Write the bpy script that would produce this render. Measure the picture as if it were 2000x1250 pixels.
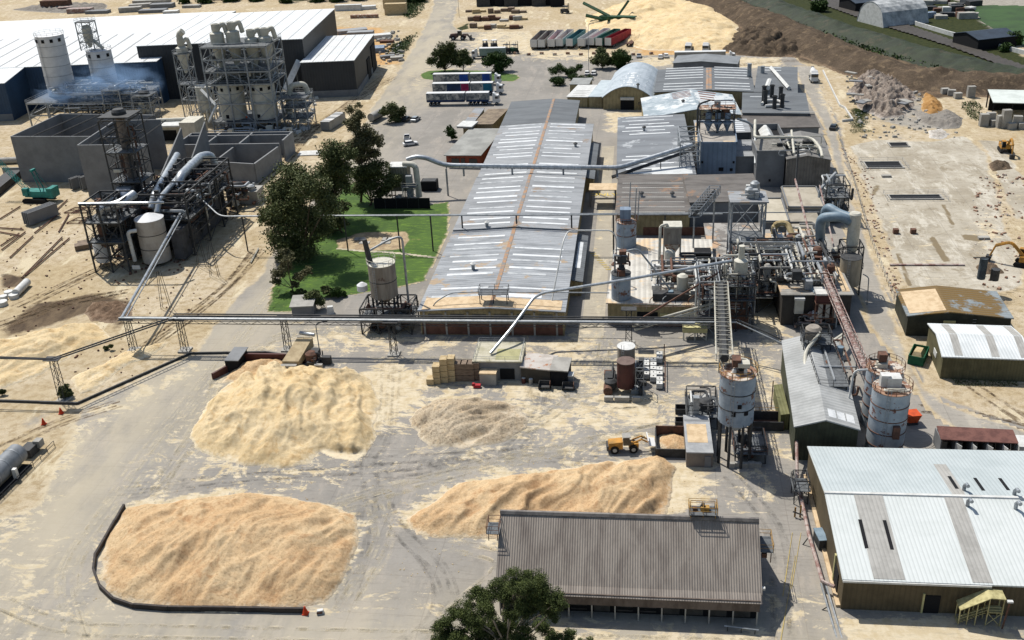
import bpy, bmesh, math, random
import numpy as np
from mathutils import Vector, Matrix
random.seed(7); rng=np.random.default_rng(11)
for o in list(bpy.data.objects): bpy.data.objects.remove(o)
SC=bpy.context.scene; COL=SC.collection
# ---------------- camera (calibrated from vanishing points of the walls and silos)
PP=np.array([1000.,625.]); VV=np.array([1210.,4670.]); V1=np.array([1250.,-360.]); CH=85.0
_u=(VV-PP)/np.linalg.norm(VV-PP); FL=math.sqrt(np.linalg.norm(VV-PP)*-np.dot(V1-PP,_u))
def _ray(p): return np.array([p[0]-PP[0],p[1]-PP[1],FL])
_dn=_ray(VV); _dn/=np.linalg.norm(_dn)
_Y=_ray(V1); _Y-=_Y.dot(_dn)*_dn; _Y/=np.linalg.norm(_Y); _X=np.cross(_Y,-_dn)
if _X[0]<0: _X=-_X
ROT=np.array([_X,_Y,-_dn])
def G(px,py,z=0.0):
    r=ROT@_ray((px,py)); t=(z-CH)/r[2]; return Vector((r[0]*t,r[1]*t,z))
def PL(px,py,Y):
    r=ROT@_ray((px,py)); t=Y/r[1]; return Vector((r[0]*t,Y,CH+r[2]*t))
def PRJ(P):
    q=ROT.T@(np.array(P)-np.array([0,0,CH])); return PP+FL*q[:2]/q[2]
def DEP(P): return float((ROT.T@(np.array(P)-np.array([0,0,CH])))[2])
def HT(bx,by,ty):
    b=G(bx,by); lo,hi=0.,120.
    for _ in range(40):
        m=(lo+hi)/2
        if PRJ((b[0],b[1],m))[1]>ty: lo=m
        else: hi=m
    return lo
cam=bpy.data.cameras.new('camera'); co=bpy.data.objects.new('camera',cam); COL.objects.link(co)
cam.sensor_width=36; cam.lens=FL/2000*36; cam.clip_end=4000; cam.clip_start=1
M3=Matrix([[ROT[i][0],-ROT[i][1],-ROT[i][2]] for i in range(3)])  # placeholder, set below
cx=Vector((ROT[0][0],ROT[1][0],ROT[2][0])); cy=Vector((ROT[0][1],ROT[1][1],ROT[2][1])); cz=Vector((ROT[0][2],ROT[1][2],ROT[2][2]))
mm=Matrix(((cx[0],-cy[0],-cz[0],0),(cx[1],-cy[1],-cz[1],0),(cx[2],-cy[2],-cz[2],CH),(0,0,0,1)))
co.matrix_world=mm; SC.camera=co
# ---------------- light
SUNV=Vector((0.44,-0.43,-1.0)).normalized()    # direction the light travels
elev=math.asin(-SUNV.z); src=-SUNV
W=bpy.data.worlds.new('World'); SC.world=W; W.use_nodes=True
nt=W.node_tree; sky=nt.nodes.new('ShaderNodeTexSky'); sky.sky_type='NISHITA'; sky.sun_disc=False
sky.sun_elevation=elev; sky.sun_rotation=math.atan2(src.x,src.y); sky.air_density=1.3; sky.dust_density=1.5
nt.links.new(sky.outputs[0],nt.nodes['Background'].inputs[0]); nt.nodes['Background'].inputs[1].default_value=0.095
sl=bpy.data.lights.new('sun','SUN'); sl.energy=4.7; sl.angle=math.radians(0.5); sl.color=(1,0.955,0.88)
so=bpy.data.objects.new('sun',sl); COL.objects.link(so); so.rotation_euler=SUNV.to_track_quat('-Z','Y').to_euler()
SC.view_settings.view_transform='Standard'; SC.view_settings.look='None'; SC.view_settings.exposure=0.31; SC.view_settings.gamma=1
SC.render.resolution_x=1024; SC.render.resolution_y=640
try: SC.cycles.max_bounces=6; SC.cycles.transparent_max_bounces=12
except Exception: pass
# ---------------- materials
ALB=0.66   # hex colours are the sunlit look; this turns them into base colours
def lin(c):
    if isinstance(c,str):
        c=[int(c[i:i+2],16)/255 for i in (0,2,4)]
        c=[(x/12.92 if x<=.04045 else ((x+.055)/1.055)**2.4)*ALB for x in c]
    return (c[0],c[1],c[2],1)
class NT:
    def __init__(s,m): s.m=m; m.use_nodes=True; s.t=m.node_tree; s.b=s.t.nodes['Principled BSDF']; s.pos=s.t.nodes.new('ShaderNodeNewGeometry').outputs['Position']
    def n(s,k,**kw):
        x=s.t.nodes.new('ShaderNode'+k)
        for a,v in kw.items():
            if a.startswith('i_'): x.inputs[a[2:].replace('_',' ')].default_value=v
            else: setattr(x,a,v)
        return x
    def l(s,a,b): s.t.links.new(a,b)
    def mapv(s,scale=(1,1,1),rot=0):
        m=s.n('Mapping'); m.inputs['Scale'].default_value=scale; m.inputs['Rotation'].default_value=(0,0,rot); s.l(s.pos,m.inputs[0]); return m.outputs[0]
    def noise(s,scale,detail=4,rough=.6,vec=None,dist=0):
        x=s.n('TexNoise'); x.inputs['Scale'].default_value=scale; x.inputs['Detail'].default_value=detail; x.inputs['Roughness'].default_value=rough; x.inputs['Distortion'].default_value=dist
        s.l(vec if vec is not None else s.pos,x.inputs['Vector']); return x.outputs[0]
    def ramp(s,fac,lo,hi,a=0,b=1):
        x=s.n('MapRange'); x.interpolation_type='SMOOTHSTEP'; s.l(fac,x.inputs[0]); 
        for i,v in ((1,lo),(2,hi),(3,a),(4,b)): x.inputs[i].default_value=v
        return x.outputs[0]
    def math(s,op,a,b=None):
        x=s.n('Math',operation=op)
        for i,v in ((0,a),(1,b)):
            if v is None: continue
            if isinstance(v,(int,float)): x.inputs[i].default_value=v
            else: s.l(v,x.inputs[i])
        return x.outputs[0]
    def mix(s,f,a,b):
        x=s.n('Mix',data_type='RGBA')
        if isinstance(f,(int,float)): x.inputs[0].default_value=f
        else: s.l(f,x.inputs[0])
        for i,v in ((6,a),(7,b)):
            if isinstance(v,(tuple,list,str)): x.inputs[i].default_value=lin(v)
            else: s.l(v,x.inputs[i])
        return x.outputs[2]
    def bump(s,h,st,dist=.1,prev=None):
        x=s.n('Bump'); x.inputs['Strength'].default_value=st; x.inputs['Distance'].default_value=dist; s.l(h,x.inputs['Height'])
        if prev is not None: s.l(prev,x.inputs['Normal'])
        return x.outputs[0]
    def attr(s,name): return s.n('Attribute',attribute_name=name)
def mat(name,c,c2=None,sc=.6,lo=.4,hi=.65,rough=.75,metal=0,bump=0,bsc=6,corr=None,c3=None,sc3=.25,lo3=.55,hi3=.62,streak=None,spec=.3):
    """colour c blotched with c2 (noise) and patches of c3; corr=(angle,spacing,strength) ribbing along world dir"""
    m=bpy.data.materials.new(name); q=NT(m); b=q.b
    b.inputs['Roughness'].default_value=rough; b.inputs['Metallic'].default_value=metal; b.inputs['Specular IOR Level'].default_value=spec
    col=q.mix(0,c,c)
    if c2 is not None:
        v=q.mapv(streak) if streak else None
        col=q.mix(q.ramp(q.noise(sc,5,.65,v),lo,hi),col,c2)
        fine=q.noise(sc*9,3,.6,v); col=q.mix(q.math('MULTIPLY',q.ramp(fine,.45,.75),.35),col,c2)
    if c3 is not None: col=q.mix(q.ramp(q.noise(sc3,6,.7),lo3,hi3),col,c3)
    nrm=None
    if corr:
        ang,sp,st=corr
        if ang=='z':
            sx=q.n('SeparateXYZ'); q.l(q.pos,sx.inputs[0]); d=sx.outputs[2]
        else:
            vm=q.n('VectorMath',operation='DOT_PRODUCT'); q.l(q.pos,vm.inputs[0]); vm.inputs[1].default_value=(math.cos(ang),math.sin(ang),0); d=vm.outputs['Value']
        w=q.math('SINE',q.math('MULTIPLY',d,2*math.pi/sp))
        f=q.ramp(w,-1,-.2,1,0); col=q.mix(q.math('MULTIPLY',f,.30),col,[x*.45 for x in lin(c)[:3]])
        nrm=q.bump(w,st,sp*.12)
    if bump: nrm=q.bump(q.noise(bsc,5,.7),bump,.25,nrm)
    if nrm is not None: q.l(nrm,b.inputs['Normal'])
    q.l(col,b.inputs['Base Color']); return m
# ---------------- mesh builder
ORG={}
class MB:
    def __init__(s): s.v=[]; s.f=[]; s.mi=[]; s.cm=0; s.sm=False
    def add(s,vs,fs):
        n=len(s.v); s.v+=[tuple(v) for v in vs]; s.f+=[tuple(i+n for i in f) for f in fs]; s.mi+=[s.cm]*len(fs); return s
    def hexa(s,b,t):  # 4 bottom, 4 top points, ccw
        return s.add(list(b)+list(t),[(3,2,1,0),(4,5,6,7),(0,1,5,4),(1,2,6,5),(2,3,7,6),(3,0,4,7)])
    def box(s,c,sz,rz=0,tap=1.0):
        ca,sa=math.cos(rz),math.sin(rz); hx,hy,hz=sz[0]/2,sz[1]/2,sz[2]/2
        def P(x,y,z): return (c[0]+x*ca-y*sa,c[1]+x*sa+y*ca,c[2]+z)
        q=[(-hx,-hy),(hx,-hy),(hx,hy),(-hx,hy)]
        return s.hexa([P(x,y,-hz) for x,y in q],[P(x*tap,y*tap,hz) for x,y in q])
    def prism(s,poly,z0,z1):
        n=len(poly); a=[(p[0],p[1],z0) for p in poly]+[(p[0],p[1],z1) for p in poly]
        return s.add(a,[tuple(range(n-1,-1,-1)),tuple(range(n,2*n))]+[(i,(i+1)%n,n+(i+1)%n,n+i) for i in range(n)])
    def ext(s,prof,p,ux,uy,uz,L):   # profile [(a,b)] in plane (ux,uz) extruded along uy by L from p
        n=len(prof); p=Vector(p); a=[p+ux*x+uz*z for x,z in prof]; b=[q+uy*L for q in a]
        return s.add(a+b,[tuple(range(n)),tuple(range(2*n-1,n-1,-1))]+[(i,n+i,n+(i+1)%n,(i+1)%n) for i in range(n)])
    def cyl(s,p,q,r,r2=None,n=12,caps=True):
        p=Vector(p); q=Vector(q); r2=r if r2 is None else r2; d=(q-p).normalized()
        a=Vector((0,0,1)) if abs(d.z)<.9 else Vector((1,0,0)); x=d.cross(a).normalized(); y=d.cross(x)
        v=[]
        for c,rr in ((p,r),(q,r2)):
            for i in range(n):
                t=2*math.pi*i/n; v.append(c+x*math.cos(t)*rr+y*math.sin(t)*rr)
        f=[(i,(i+1)%n,n+(i+1)%n,n+i) for i in range(n)]
        if caps: f+=[tuple(range(n-1,-1,-1)),tuple(range(n,2*n))]
        return s.add(v,f)
    def bar(s,p,q,w=.15): return s.cyl(p,q,w*.6,None,4)
    def path(s,pts,r,n=8,ends=True):
        pts=[Vector(p) for p in pts]; rings=[]
        up=Vector((0,0,1))
        for i,p in enumerate(pts):
            a=pts[max(i-1,0)]; b=pts[min(i+1,len(pts)-1)]; d=(b-a).normalized()
            ref=up if abs(d.z)<.95 else Vector((0.3,1,0))
            x=d.cross(ref).normalized(); y=x.cross(d)
            if i and x.dot(rings[-1][1])<0: x=-x; y=-y
            rr=r[i] if isinstance(r,(list,tuple)) else r
            k=1.0
            rings.append(([p+x*math.cos(2*math.pi*j/n)*rr*k+y*math.sin(2*math.pi*j/n)*rr*k for j in range(n)],x))
        v=[q for R,_ in rings for q in R]; m=len(pts)
        f=[(i*n+j,i*n+(j+1)%n,(i+1)*n+(j+1)%n,(i+1)*n+j) for i in range(m-1) for j in range(n)]
        if ends: f+=[tuple(range(n-1,-1,-1)),tuple(range((m-1)*n,m*n))]
        return s.add(v,f)
    def lathe(s,c,prof,n=24):   # prof [(r,z)]
        v=[]; m=len(prof)
        for r,z in prof:
            for i in range(n): t=2*math.pi*i/n; v.append((c[0]+r*math.cos(t),c[1]+r*math.sin(t),z))
        f=[(i*n+j,i*n+(j+1)%n,(i+1)*n+(j+1)%n,(i+1)*n+j) for i in range(m-1) for j in range(n)]
        return s.add(v,f+[tuple(range(n-1,-1,-1)),tuple(range((m-1)*n,m*n))])
    def build(s,name,mats,parent=None,smooth=False):
        me=bpy.data.meshes.new(name)
        off=ORG.get(parent.name,Vector((0,0,0))) if parent else Vector((0,0,0))
        if off.length: s.v=[(v[0]-off.x,v[1]-off.y,v[2]-off.z) for v in s.v]
        me.from_pydata(s.v,[],s.f); 
        mats=mats if isinstance(mats,(list,tuple)) else [mats]
        for m in mats: me.materials.append(m)
        if len(mats)>1: me.polygons.foreach_set('material_index',s.mi)
        if smooth:
            me.polygons.foreach_set('use_smooth',[True]*len(me.polygons))
            try: me.set_sharp_from_angle(angle=math.radians(35))
            except Exception: pass
        o=bpy.data.objects.new(name,me); COL.objects.link(o)
        if parent: o.parent=parent; ORG[o.name]=off
        return o
def tag(o,label=None,cat=None,group=None,kind=None):
    if label: o['label']=label
    if cat: o['category']=cat
    if group: o['group']=group
    if kind: o['kind']=kind
    return o
def thing(name,loc,label,cat,group=None,rz=0):
    o=bpy.data.objects.new(name,None); COL.objects.link(o); o.location=loc; o.rotation_euler.z=rz; o.empty_display_size=.5
    ORG[o.name]=Vector(loc); return tag(o,label,cat,group)
def copytree(o,parent=None):
    c=o.copy(); COL.objects.link(c)
    if parent: c.parent=parent
    for ch in list(o.children): copytree(ch,c)
    return c
def put(o,loc,rz=None,label=None,group=None):
    o.location=loc
    if rz is not None: o.rotation_euler.z=rz
    if label: o['label']=label
    if group: o['group']=group
    return o
def rpts(pts,r=1.5,k=4):   # round the corners of a path
    pts=[Vector(p) for p in pts]; out=[pts[0]]
    for i in range(1,len(pts)-1):
        a,b,c=pts[i-1],pts[i],pts[i+1]; d=min(r,(a-b).length*.45,(c-b).length*.45)
        p=b+(a-b).normalized()*d; q=b+(c-b).normalized()*d
        for j in range(k+1): t=j/k; out.append(p*(1-t)**2+b*2*t*(1-t)+q*t*t)
    return out+[pts[-1]]
# numpy value noise
def vnoise(x,y,seed=0):
    def h(i,j):
        n=(i.astype(np.int64)*374761393+j.astype(np.int64)*668265263+seed*982451653)&0x7fffffff
        n=(n^(n>>13))*1274126177&0x7fffffff
        return ((n^(n>>16))&0xffff)/65535.
    i=np.floor(x); j=np.floor(y); u=x-i; v=y-j; u=u*u*(3-2*u); v=v*v*(3-2*v)
    return (h(i,j)*(1-u)+h(i+1,j)*u)*(1-v)+(h(i,j+1)*(1-u)+h(i+1,j+1)*u)*v
def fbm(x,y,oct=4,seed=0,gain=.5):
    s=0;a=1;t=0
    for k in range(oct): s=s+a*vnoise(x*2**k+17*k,y*2**k-9*k,seed+k); t+=a; a*=gain
    return s/t
def sdist(X,Y,poly):   # signed distance, positive inside
    P=np.array([(p[0],p[1]) for p in poly]); d=np.full(X.shape,1e9); ins=np.zeros(X.shape,bool); n=len(P)
    for i in range(n):
        a=P[i]; b=P[(i+1)%n]; e=b-a; wx=X-a[0]; wy=Y-a[1]
        t=np.clip((wx*e[0]+wy*e[1])/(e@e+1e-12),0,1); d=np.minimum(d,np.hypot(wx-e[0]*t,wy-e[1]*t))
        c=((a[1]>Y)!=(b[1]>Y)); 
        with np.errstate(divide='ignore',invalid='ignore'): xi=(b[0]-a[0])*(Y-a[1])/(b[1]-a[1]+1e-12)+a[0]
        ins^=(c&(X<xi))
    return np.where(ins,d,-d)
def gp(pts,z=0): return [G(p[0],p[1],z) for p in pts]
def gridmesh(name,xs,ys,Z,mats,mask=None,attrs={},smooth=True):
    nx,ny=len(xs),len(ys); X,Y=np.meshgrid(xs,ys); V=np.stack([X,Y,Z],-1).reshape(-1,3)
    I=np.arange(nx*ny).reshape(ny,nx); F=np.stack([I[:-1,:-1],I[:-1,1:],I[1:,1:],I[1:,:-1]],-1).reshape(-1,4)
    if mask is not None:
        mk=mask.reshape(-1); F=F[mk[F].all(1)]; used=np.zeros(len(V),bool); used[F.ravel()]=True; idx=np.cumsum(used)-1; F=idx[F]; V=V[used]
    else: used=np.ones(len(V),bool)
    me=bpy.data.meshes.new(name); me.vertices.add(len(V)); me.vertices.foreach_set('co',V.ravel()); me.loops.add(len(F)*4); me.loops.foreach_set('vertex_index',F.ravel().astype(np.int32))
    me.polygons.add(len(F)); me.polygons.foreach_set('loop_start',np.arange(0,len(F)*4,4,dtype=np.int32)); me.polygons.foreach_set('loop_total',np.full(len(F),4,dtype=np.int32))
    me.polygons.foreach_set('use_smooth',np.full(len(F),smooth)); me.update()
    for k,a in attrs.items():
        at=me.attributes.new(k,'FLOAT','POINT'); at.data.foreach_set('value',a.reshape(-1)[used].astype(np.float32))
    me.materials.append(mats); o=bpy.data.objects.new(name,me); COL.objects.link(o); return o
# ================= GROUND =================
def axis(pts):
    out=[]
    for (a,b,st) in pts: out+=list(np.arange(a,b,st))
    return np.array(out+[pts[-1][1]])
gx=axis([(-1500,-420,60),(-420,-180,4),(-180,110,1.0),(110,240,2.5),(240,1200,60)])
gy=axis([(-200,60,20),(60,330,1.0),(330,640,2.5),(640,2500,80)])
GX,GY=np.meshgrid(gx,gy)
def paint(X,Y,items):
    W_=np.zeros(X.shape)
    for pts,w,soft in items:
        P=gp(pts); d=sdist(X,Y,P); W_=np.maximum(W_,w*np.clip(d/soft*.5+.5,0,1))
    return W_
# channels: mud (dark brown), green (weeds), grey (gravel / old paving), tan (orange sand)
MUD=[([(0,640),(60,590),(180,570),(270,585),(250,605),(170,615),(100,640),(0,665)],.75,4),
 ([(0,530),(60,540),(40,560),(0,565)],.8,3),
 ([(1300,70),(1430,30),(1560,60),(1750,160),(1560,130),(1440,110)],.6,10),
 ([(1230,-5),(1400,25),(1600,110),(1790,195),(2010,190),(2010,140),(1800,120),(1500,0),(1400,-60)],.75,8),
 ([(1860,500),(1970,520),(2000,560),(2010,640),(1930,600),(1900,560)],.62,8),([(380,490),(440,480),(460,540),(400,560)],.5,4),
 ([(430,385),(520,350),(500,400)],.45,5),([(700,230),(780,140),(800,150),(740,230)],.45,5),([(170,600),(260,590),(290,640),(200,660)],.5,4),([(1890,300),(2010,310),(2010,360),(1910,350)],.5,6)]
GREEN=[([(760,85),(830,60),(800,110),(740,110)],.62,6),([(680,0),(840,0),(810,38),(790,42),(760,5)],.62,6),([(560,0),(900,-40),(900,-20),(560,6)],.75,10),
 ([(880,60),(920,40),(920,55),(900,62)],.7,3),([(1655,205),(1705,215),(1690,260),(1665,255)],.7,4),([(1880,180),(1920,190),(1930,240),(1880,235)],.62,5),
 ([(1900,740),(2010,745),(2010,760),(1900,755)],.6,2),([(1490,-60),(1800,-60),(2060,150),(2060,175),(1700,70),(1500,10)],.8,8),([(730,262),(762,255),(752,290),(728,285)],.75,2.5),
 ([(1840,255),(1880,258),(1850,266)],.5,3),([(640,360),(700,340),(720,380),(660,400)],.6,4),([(1640,0),(2060,-20),(2060,140),(1700,60)],.0,8),([(0,0),(330,0),(330,8),(200,6)],.45,10),([(1690,360),(1720,355),(1700,380)],.62,2)]
GREY=[([(0,620),(170,520),(190,460),(260,400),(330,430),(500,440),(440,520),(300,560),(160,560),(30,640)],.46,10),([(560,180),(700,190),(760,150),(740,130),(640,180)],.5,6),
 ([(0,170),(60,200),(330,260),(600,200),(560,260),(540,330),(430,350),(0,350)],.44,12),([(0,780),(150,790),(100,870),(0,880)],.5,5),
 ([(1640,150),(1800,150),(1920,260),(1800,270),(1660,240)],.55,10),([(1720,220),(1900,300),(2010,420),(2010,620),(1860,620),(1650,330)],.5,10),([(1800,770),(2010,780),(2010,850),(1830,850)],.35,6),([(1700,-40),(2100,-40),(2100,110),(1760,40)],.9,6),([(780,230),(880,235),(870,300),(760,300)],.5,8)]
TAN=[([(520,50),(760,50),(800,130),(700,130),(530,70)],.7,10),([(150,240),(60,170),(0,190),(0,320),(60,300)],.3,8),([(520,310),(560,330),(470,370),(430,380)],.4,8),([(0,640),(230,640),(250,700),(150,780),(0,770)],.35,6),([(1800,850),(2010,850),(2010,880),(1800,870)],.5,3),([(1130,30),(1440,20),(1440,110),(1250,110)],.75,8),([(0,1060),(120,1120),(200,1260),(0,1300)],.55,14),([(1950,250),(2010,260),(2010,330),(1960,320)],.5,5)]
mg=bpy.data.materials.new('sandy_ground'); q=NT(mg)
def sandcol(q):
    a=q.noise(.045,6,.65); b=q.noise(.6,6,.72); c=q.noise(5,3,.7)
    col=q.mix(q.ramp(a,.35,.65),'c9b693','d9cab0'); col=q.mix(q.ramp(b,.42,.68),col,'b19d7a'); col=q.mix(q.ramp(q.noise(.18,7,.7,q.mapv((1,.35,1),.6)),.55,.64),col,'e3d5b6')
    return q.mix(q.math('MULTIPLY',q.ramp(c,.45,.7),.35),col,'8c7a5c')
def sel(q,name,k=.55,lo=.42,hi=.56,nsc=.12):
    n=q.noise(nsc,7,.72); s=q.math('ADD',q.attr(name).outputs['Fac'],q.math('MULTIPLY',q.math('SUBTRACT',n,.5),k)); return q.ramp(s,lo,hi)
col=sandcol(q)
col=q.mix(sel(q,'tan'),col,q.mix(q.ramp(q.noise(.3,6,.7),.35,.65),'dcb784','c49a66'))
col=q.mix(sel(q,'grey'),col,q.mix(q.ramp(q.noise(.5,6,.7),.35,.65),'b5afa4','9b958a'))
col=q.mix(sel(q,'mud'),col,q.mix(q.ramp(q.noise(.35,7,.75,q.mapv((1,.4,1),.5)),.35,.65),'55483c','7c6b56'))
col=q.mix(sel(q,'green'),col,q.mix(q.ramp(q.noise(.7,6,.75),.35,.65),'2b351d','474a2a'))
q.l(col,q.b.inputs['Base Color']); q.b.inputs['Roughness'].default_value=.95; q.b.inputs['Specular IOR Level'].default_value=.1
q.l(q.bump(q.noise(1.3,8,.75),.6,.5),q.b.inputs['Normal'])
at={n:paint(GX,GY,L) for n,L in (('mud',MUD),('green',GREEN),('grey',GREY),('tan',TAN))}
o=gridmesh('ground',gx,gy,np.zeros(GX.shape),mg,attrs=at); tag(o,'pale sandy ground around the whole timber plant, muddy and weedy in places',kind='structure')
# ---- pavement sheets
def sheet(name,poly,z,m,cell=1.0,items={},jit=1.2,label=None,fade=True):
    P=gp(poly); xs0=min(p.x for p in P)-2; xs1=max(p.x for p in P)+2; ys0=min(p.y for p in P)-2; ys1=max(p.y for p in P)+2
    xs0=max(xs0,-440); xs1=min(xs1,240); ys0=max(ys0,62); ys1=min(ys1,660)
    xs=np.arange(xs0,xs1,cell); ys=np.arange(ys0,ys1,cell); X,Y=np.meshgrid(xs,ys)
    d=sdist(X,Y,P)+(fbm(X*.25,Y*.25,4,5)-.5)*jit*2
    A={k:paint(X,Y,v) for k,v in items.items()}; A['edge']=np.clip(d/3.0,0,1) if fade else np.ones(X.shape)
    o=gridmesh(name,xs,ys,np.full(X.shape,z),m,mask=d>0.0,attrs=A); return tag(o,label,kind='structure')
def pave(name,c1,c2,c3,dk=.5,streak=(1,.3,1),rot=.2,stain=.12,oilc='726e6b'):
    m=bpy.data.materials.new(name); q=NT(m)
    col=q.mix(q.ramp(q.noise(.06,6,.7),.35,.65),c1,c2); col=q.mix(q.ramp(q.noise(.22,7,.75,q.mapv(streak,rot)),.5,.62),col,c3); col=q.mix(q.math('MULTIPLY',q.ramp(q.noise(.35,8,.8,None,1),.5,.66),stain),col,'8f8168')
    col=q.mix(q.math('MULTIPLY',q.ramp(q.noise(2.5,6,.75),.5,.8),.4),col,'6f6a62')
    # thin cracks / slab joints
    br=q.n('TexBrick'); br.offset=0; br.inputs['Scale'].default_value=.1; br.inputs['Mortar Size'].default_value=.006; br.inputs['Color1'].default_value=br.inputs['Color2'].default_value=(0,0,0,1); br.inputs['Mortar'].default_value=(1,1,1,1); br.inputs['Brick Width'].default_value=.9; br.inputs['Row Height'].default_value=.7
    q.l(q.mapv((1,1,1),.02),br.inputs['Vector']); col=q.mix(q.math('MULTIPLY',br.outputs[0],.35),col,'77706a')
    # sawdust drifting over it: patchy where painted 'dust', more at the edges
    n1=q.noise(.16,9,.78,q.mapv((1,1,1)),1.2); n2=q.noise(.55,8,.8,q.mapv((.35,1.3,1),.12),.6)
    nn=q.math('ADD',q.math('MULTIPLY',n1,.6),q.math('MULTIPLY',n2,.4))
    s=q.math('ADD',q.attr('dust').outputs['Fac'],q.math('MULTIPLY',q.math('SUBTRACT',nn,.5),3.4)); f=q.ramp(s,.44,.56)
    sand=sandcol(q); dustc=q.mix(q.ramp(q.noise(.5,7,.75),.4,.62),'e9dabb','d3bf98')
    col=q.mix(q.math('MULTIPLY',f,.86),col,dustc)
    e=q.math('ADD',q.attr('edge').outputs['Fac'],q.math('MULTIPLY',q.math('SUBTRACT',nn,.5),.9)); col=q.mix(q.ramp(e,.3,.6),sand,col)
    col=q.mix(sel(q,'oil',.5,.45,.6,.3),col,oilc); col=q.mix(q.math('MULTIPLY',q.ramp(q.noise(1.1,7,.8,q.mapv((.25,1.6,1),rot+.1)),.52,.62),.3),col,'6a6560')
    col=q.mix(q.math('MULTIPLY',q.attr('warm').outputs['Fac'],q.ramp(q.noise(.1,7,.7,q.mapv((1,.3,1),.5)),.3,.6)),col,'cbbfa5')
    q.l(col,q.b.inputs['Base Color']); q.b.inputs['Roughness'].default_value=.85; q.b.inputs['Specular IOR Level'].default_value=.15
    q.l(q.bump(q.noise(1.6,8,.75),.25,.2),q.b.inputs['Normal']); return m
mp=pave('worn_paving','a49f97','938f88','aba49a')
mr=pave('road_surface','b0aaa0','a29d93','bcb5a8')
DUST=[([(420,740),(760,690),(1100,740),(1330,740),(1350,880),(1180,910),(760,900),(700,960),(250,990),(330,830)],.60,16),
 ([(780,690),(1170,690),(1180,730),(1350,760),(1330,850),(1180,860),(1100,800),(700,780),(700,700)],.68,8),
 ([(1100,800),(1250,790),(1200,900),(900,900),(880,880)],.42,10),
 ([(240,985),(460,955),(650,980),(720,1030),(690,1100),(640,1190),(250,1190),(180,1130),(190,1060)],.9,3),
 ([(740,690),(860,720),(840,790),(740,860),(700,880),(640,760)],.8,5),([(320,830),(430,740),(450,760),(370,860),(330,960),(250,980)],.62,6),
 ([(770,1000),(900,930),(1250,895),(1400,900),(1390,990),(1300,1010),(940,1055),(800,1040)],.88,4),
 ([(600,640),(1180,650),(1180,665),(1540,668),(1545,850),(1400,860),(1350,740),(1180,720),(1100,720),(860,700),(600,700)],.55,5),
 ([(1380,890),(1560,900),(1560,990),(1490,1000),(1400,1000)],.5,5),([(1500,1150),(1640,1140),(1640,1260),(1480,1260)],.58,5),([(1640,1200),(2010,1215),(2010,1300),(1640,1300)],.8,3),
 ([(1470,540),(1530,560),(1540,660),(1470,650)],.85,2),([(640,1180),(830,1130),(900,1200),(640,1210)],.5,6),([(1080,1205),(1500,1225),(1500,1300),(1000,1300)],.75,4),([(480,690),(600,640),(560,625),(640,635),(820,640),(830,650),(700,690)],.6,4),
 ([(0,850),(110,830),(130,800),(170,830),(110,960),(60,1040),(0,1060)],.85,5),([(0,1050),(90,1090),(180,1250),(230,1330),(0,1330)],.72,25),([(180,1240),(2010,1290),(2010,1340),(150,1340)],.6,6),
 ([(150,800),(380,700),(400,690),(400,720),(200,830)],.66,4),([(490,720),(430,760),(380,780),(440,700)],.7,3),
 ([(1180,220),(1270,210),(1260,260),(1180,260)],.72,3),([(780,140),(880,120),(860,60),(840,0),(910,0),(900,60),(1100,100),(1240,105),(1250,120),(1000,115),(830,180),(760,220)],.45,12),([(1040,0),(1140,0),(1240,100),(1240,125),(1050,120),(900,90),(930,60)],.66,8),
 ([(1240,110),(1540,110),(1540,140),(1300,130),(1240,140)],.66,5),([(1470,660),(1530,665),(1555,900),(1500,900),(1470,760)],.66,4)]
OIL=[([(790,1060),(880,1050),(900,1150),(800,1190),(760,1130)],.5,8),([(1400,930),(1540,930),(1580,1000),(1500,1100),(1490,1010),(1400,1010)],.5,6),([(480,930),(660,930),(760,960),(700,985),(500,955)],.5,5),([(1060,900),(1180,890),(1000,930)],.5,4),([(720,860),(770,830),(780,870),(720,890)],.5,3),([(1600,560),(1680,560),(1740,650),(1650,650)],.45,6)]
WARM=[([(0,860),(130,800),(400,690),(560,480),(700,230),(860,0),(910,0),(840,200),(760,220),(560,620),(430,730),(300,860),(190,1050),(200,1190),(600,1215),(900,1230),(2010,1250),(2010,1400),(0,1400)],.8,12)]
YARD=[(-200,1500),(-200,1045),(60,985),(100,905),(150,795),(250,745),(335,705),(368,690),(415,625),(470,565),(505,530),(520,500),(535,480),(560,450),(610,380),(680,290),(720,215),(765,150),(812,80),(840,20),(850,-25),(905,-25),(890,50),(900,62),(1040,60),(1060,95),(1250,108),(1540,100),(1600,140),(1650,250),(1690,420),(1790,690),(1840,770),(2080,850),(2200,900),(2400,1500)]
sheet('yard_pavement',YARD,.02,mp,.9,{'dust':DUST,'oil':OIL,'warm':WARM},label='grey worn yard pavement dusted with sawdust')
# roads on top
R1=[([(700,230),(850,30),(850,0)],.5,4)]
sheet('site_road',[(1545,128),(1590,128),(1618,190),(1645,270),(1668,370),(1712,500),(1762,640),(1800,735),(1850,785),(2080,862),(2080,920),(1950,890),(1850,835),(1790,790),(1755,720),(1690,640),(1660,560),(1640,420),(1625,330),(1600,240),(1560,170)],.04,mr,.8,{'dust':[([(1640,270),(1700,300),(1800,735),(1760,640)],.55,3),([(1590,128),(1620,190),(1650,270),(1636,270),(1600,200),(1575,150)],.5,2),([(1670,650),(1760,650),(1830,770),(1990,830),(1990,850),(1820,800)],.35,4)],'oil':[([(1590,400),(1650,500),(1700,640),(1660,640)],.45,4)]},jit=.6,label='grey service road along the right side of the plant')
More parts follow.
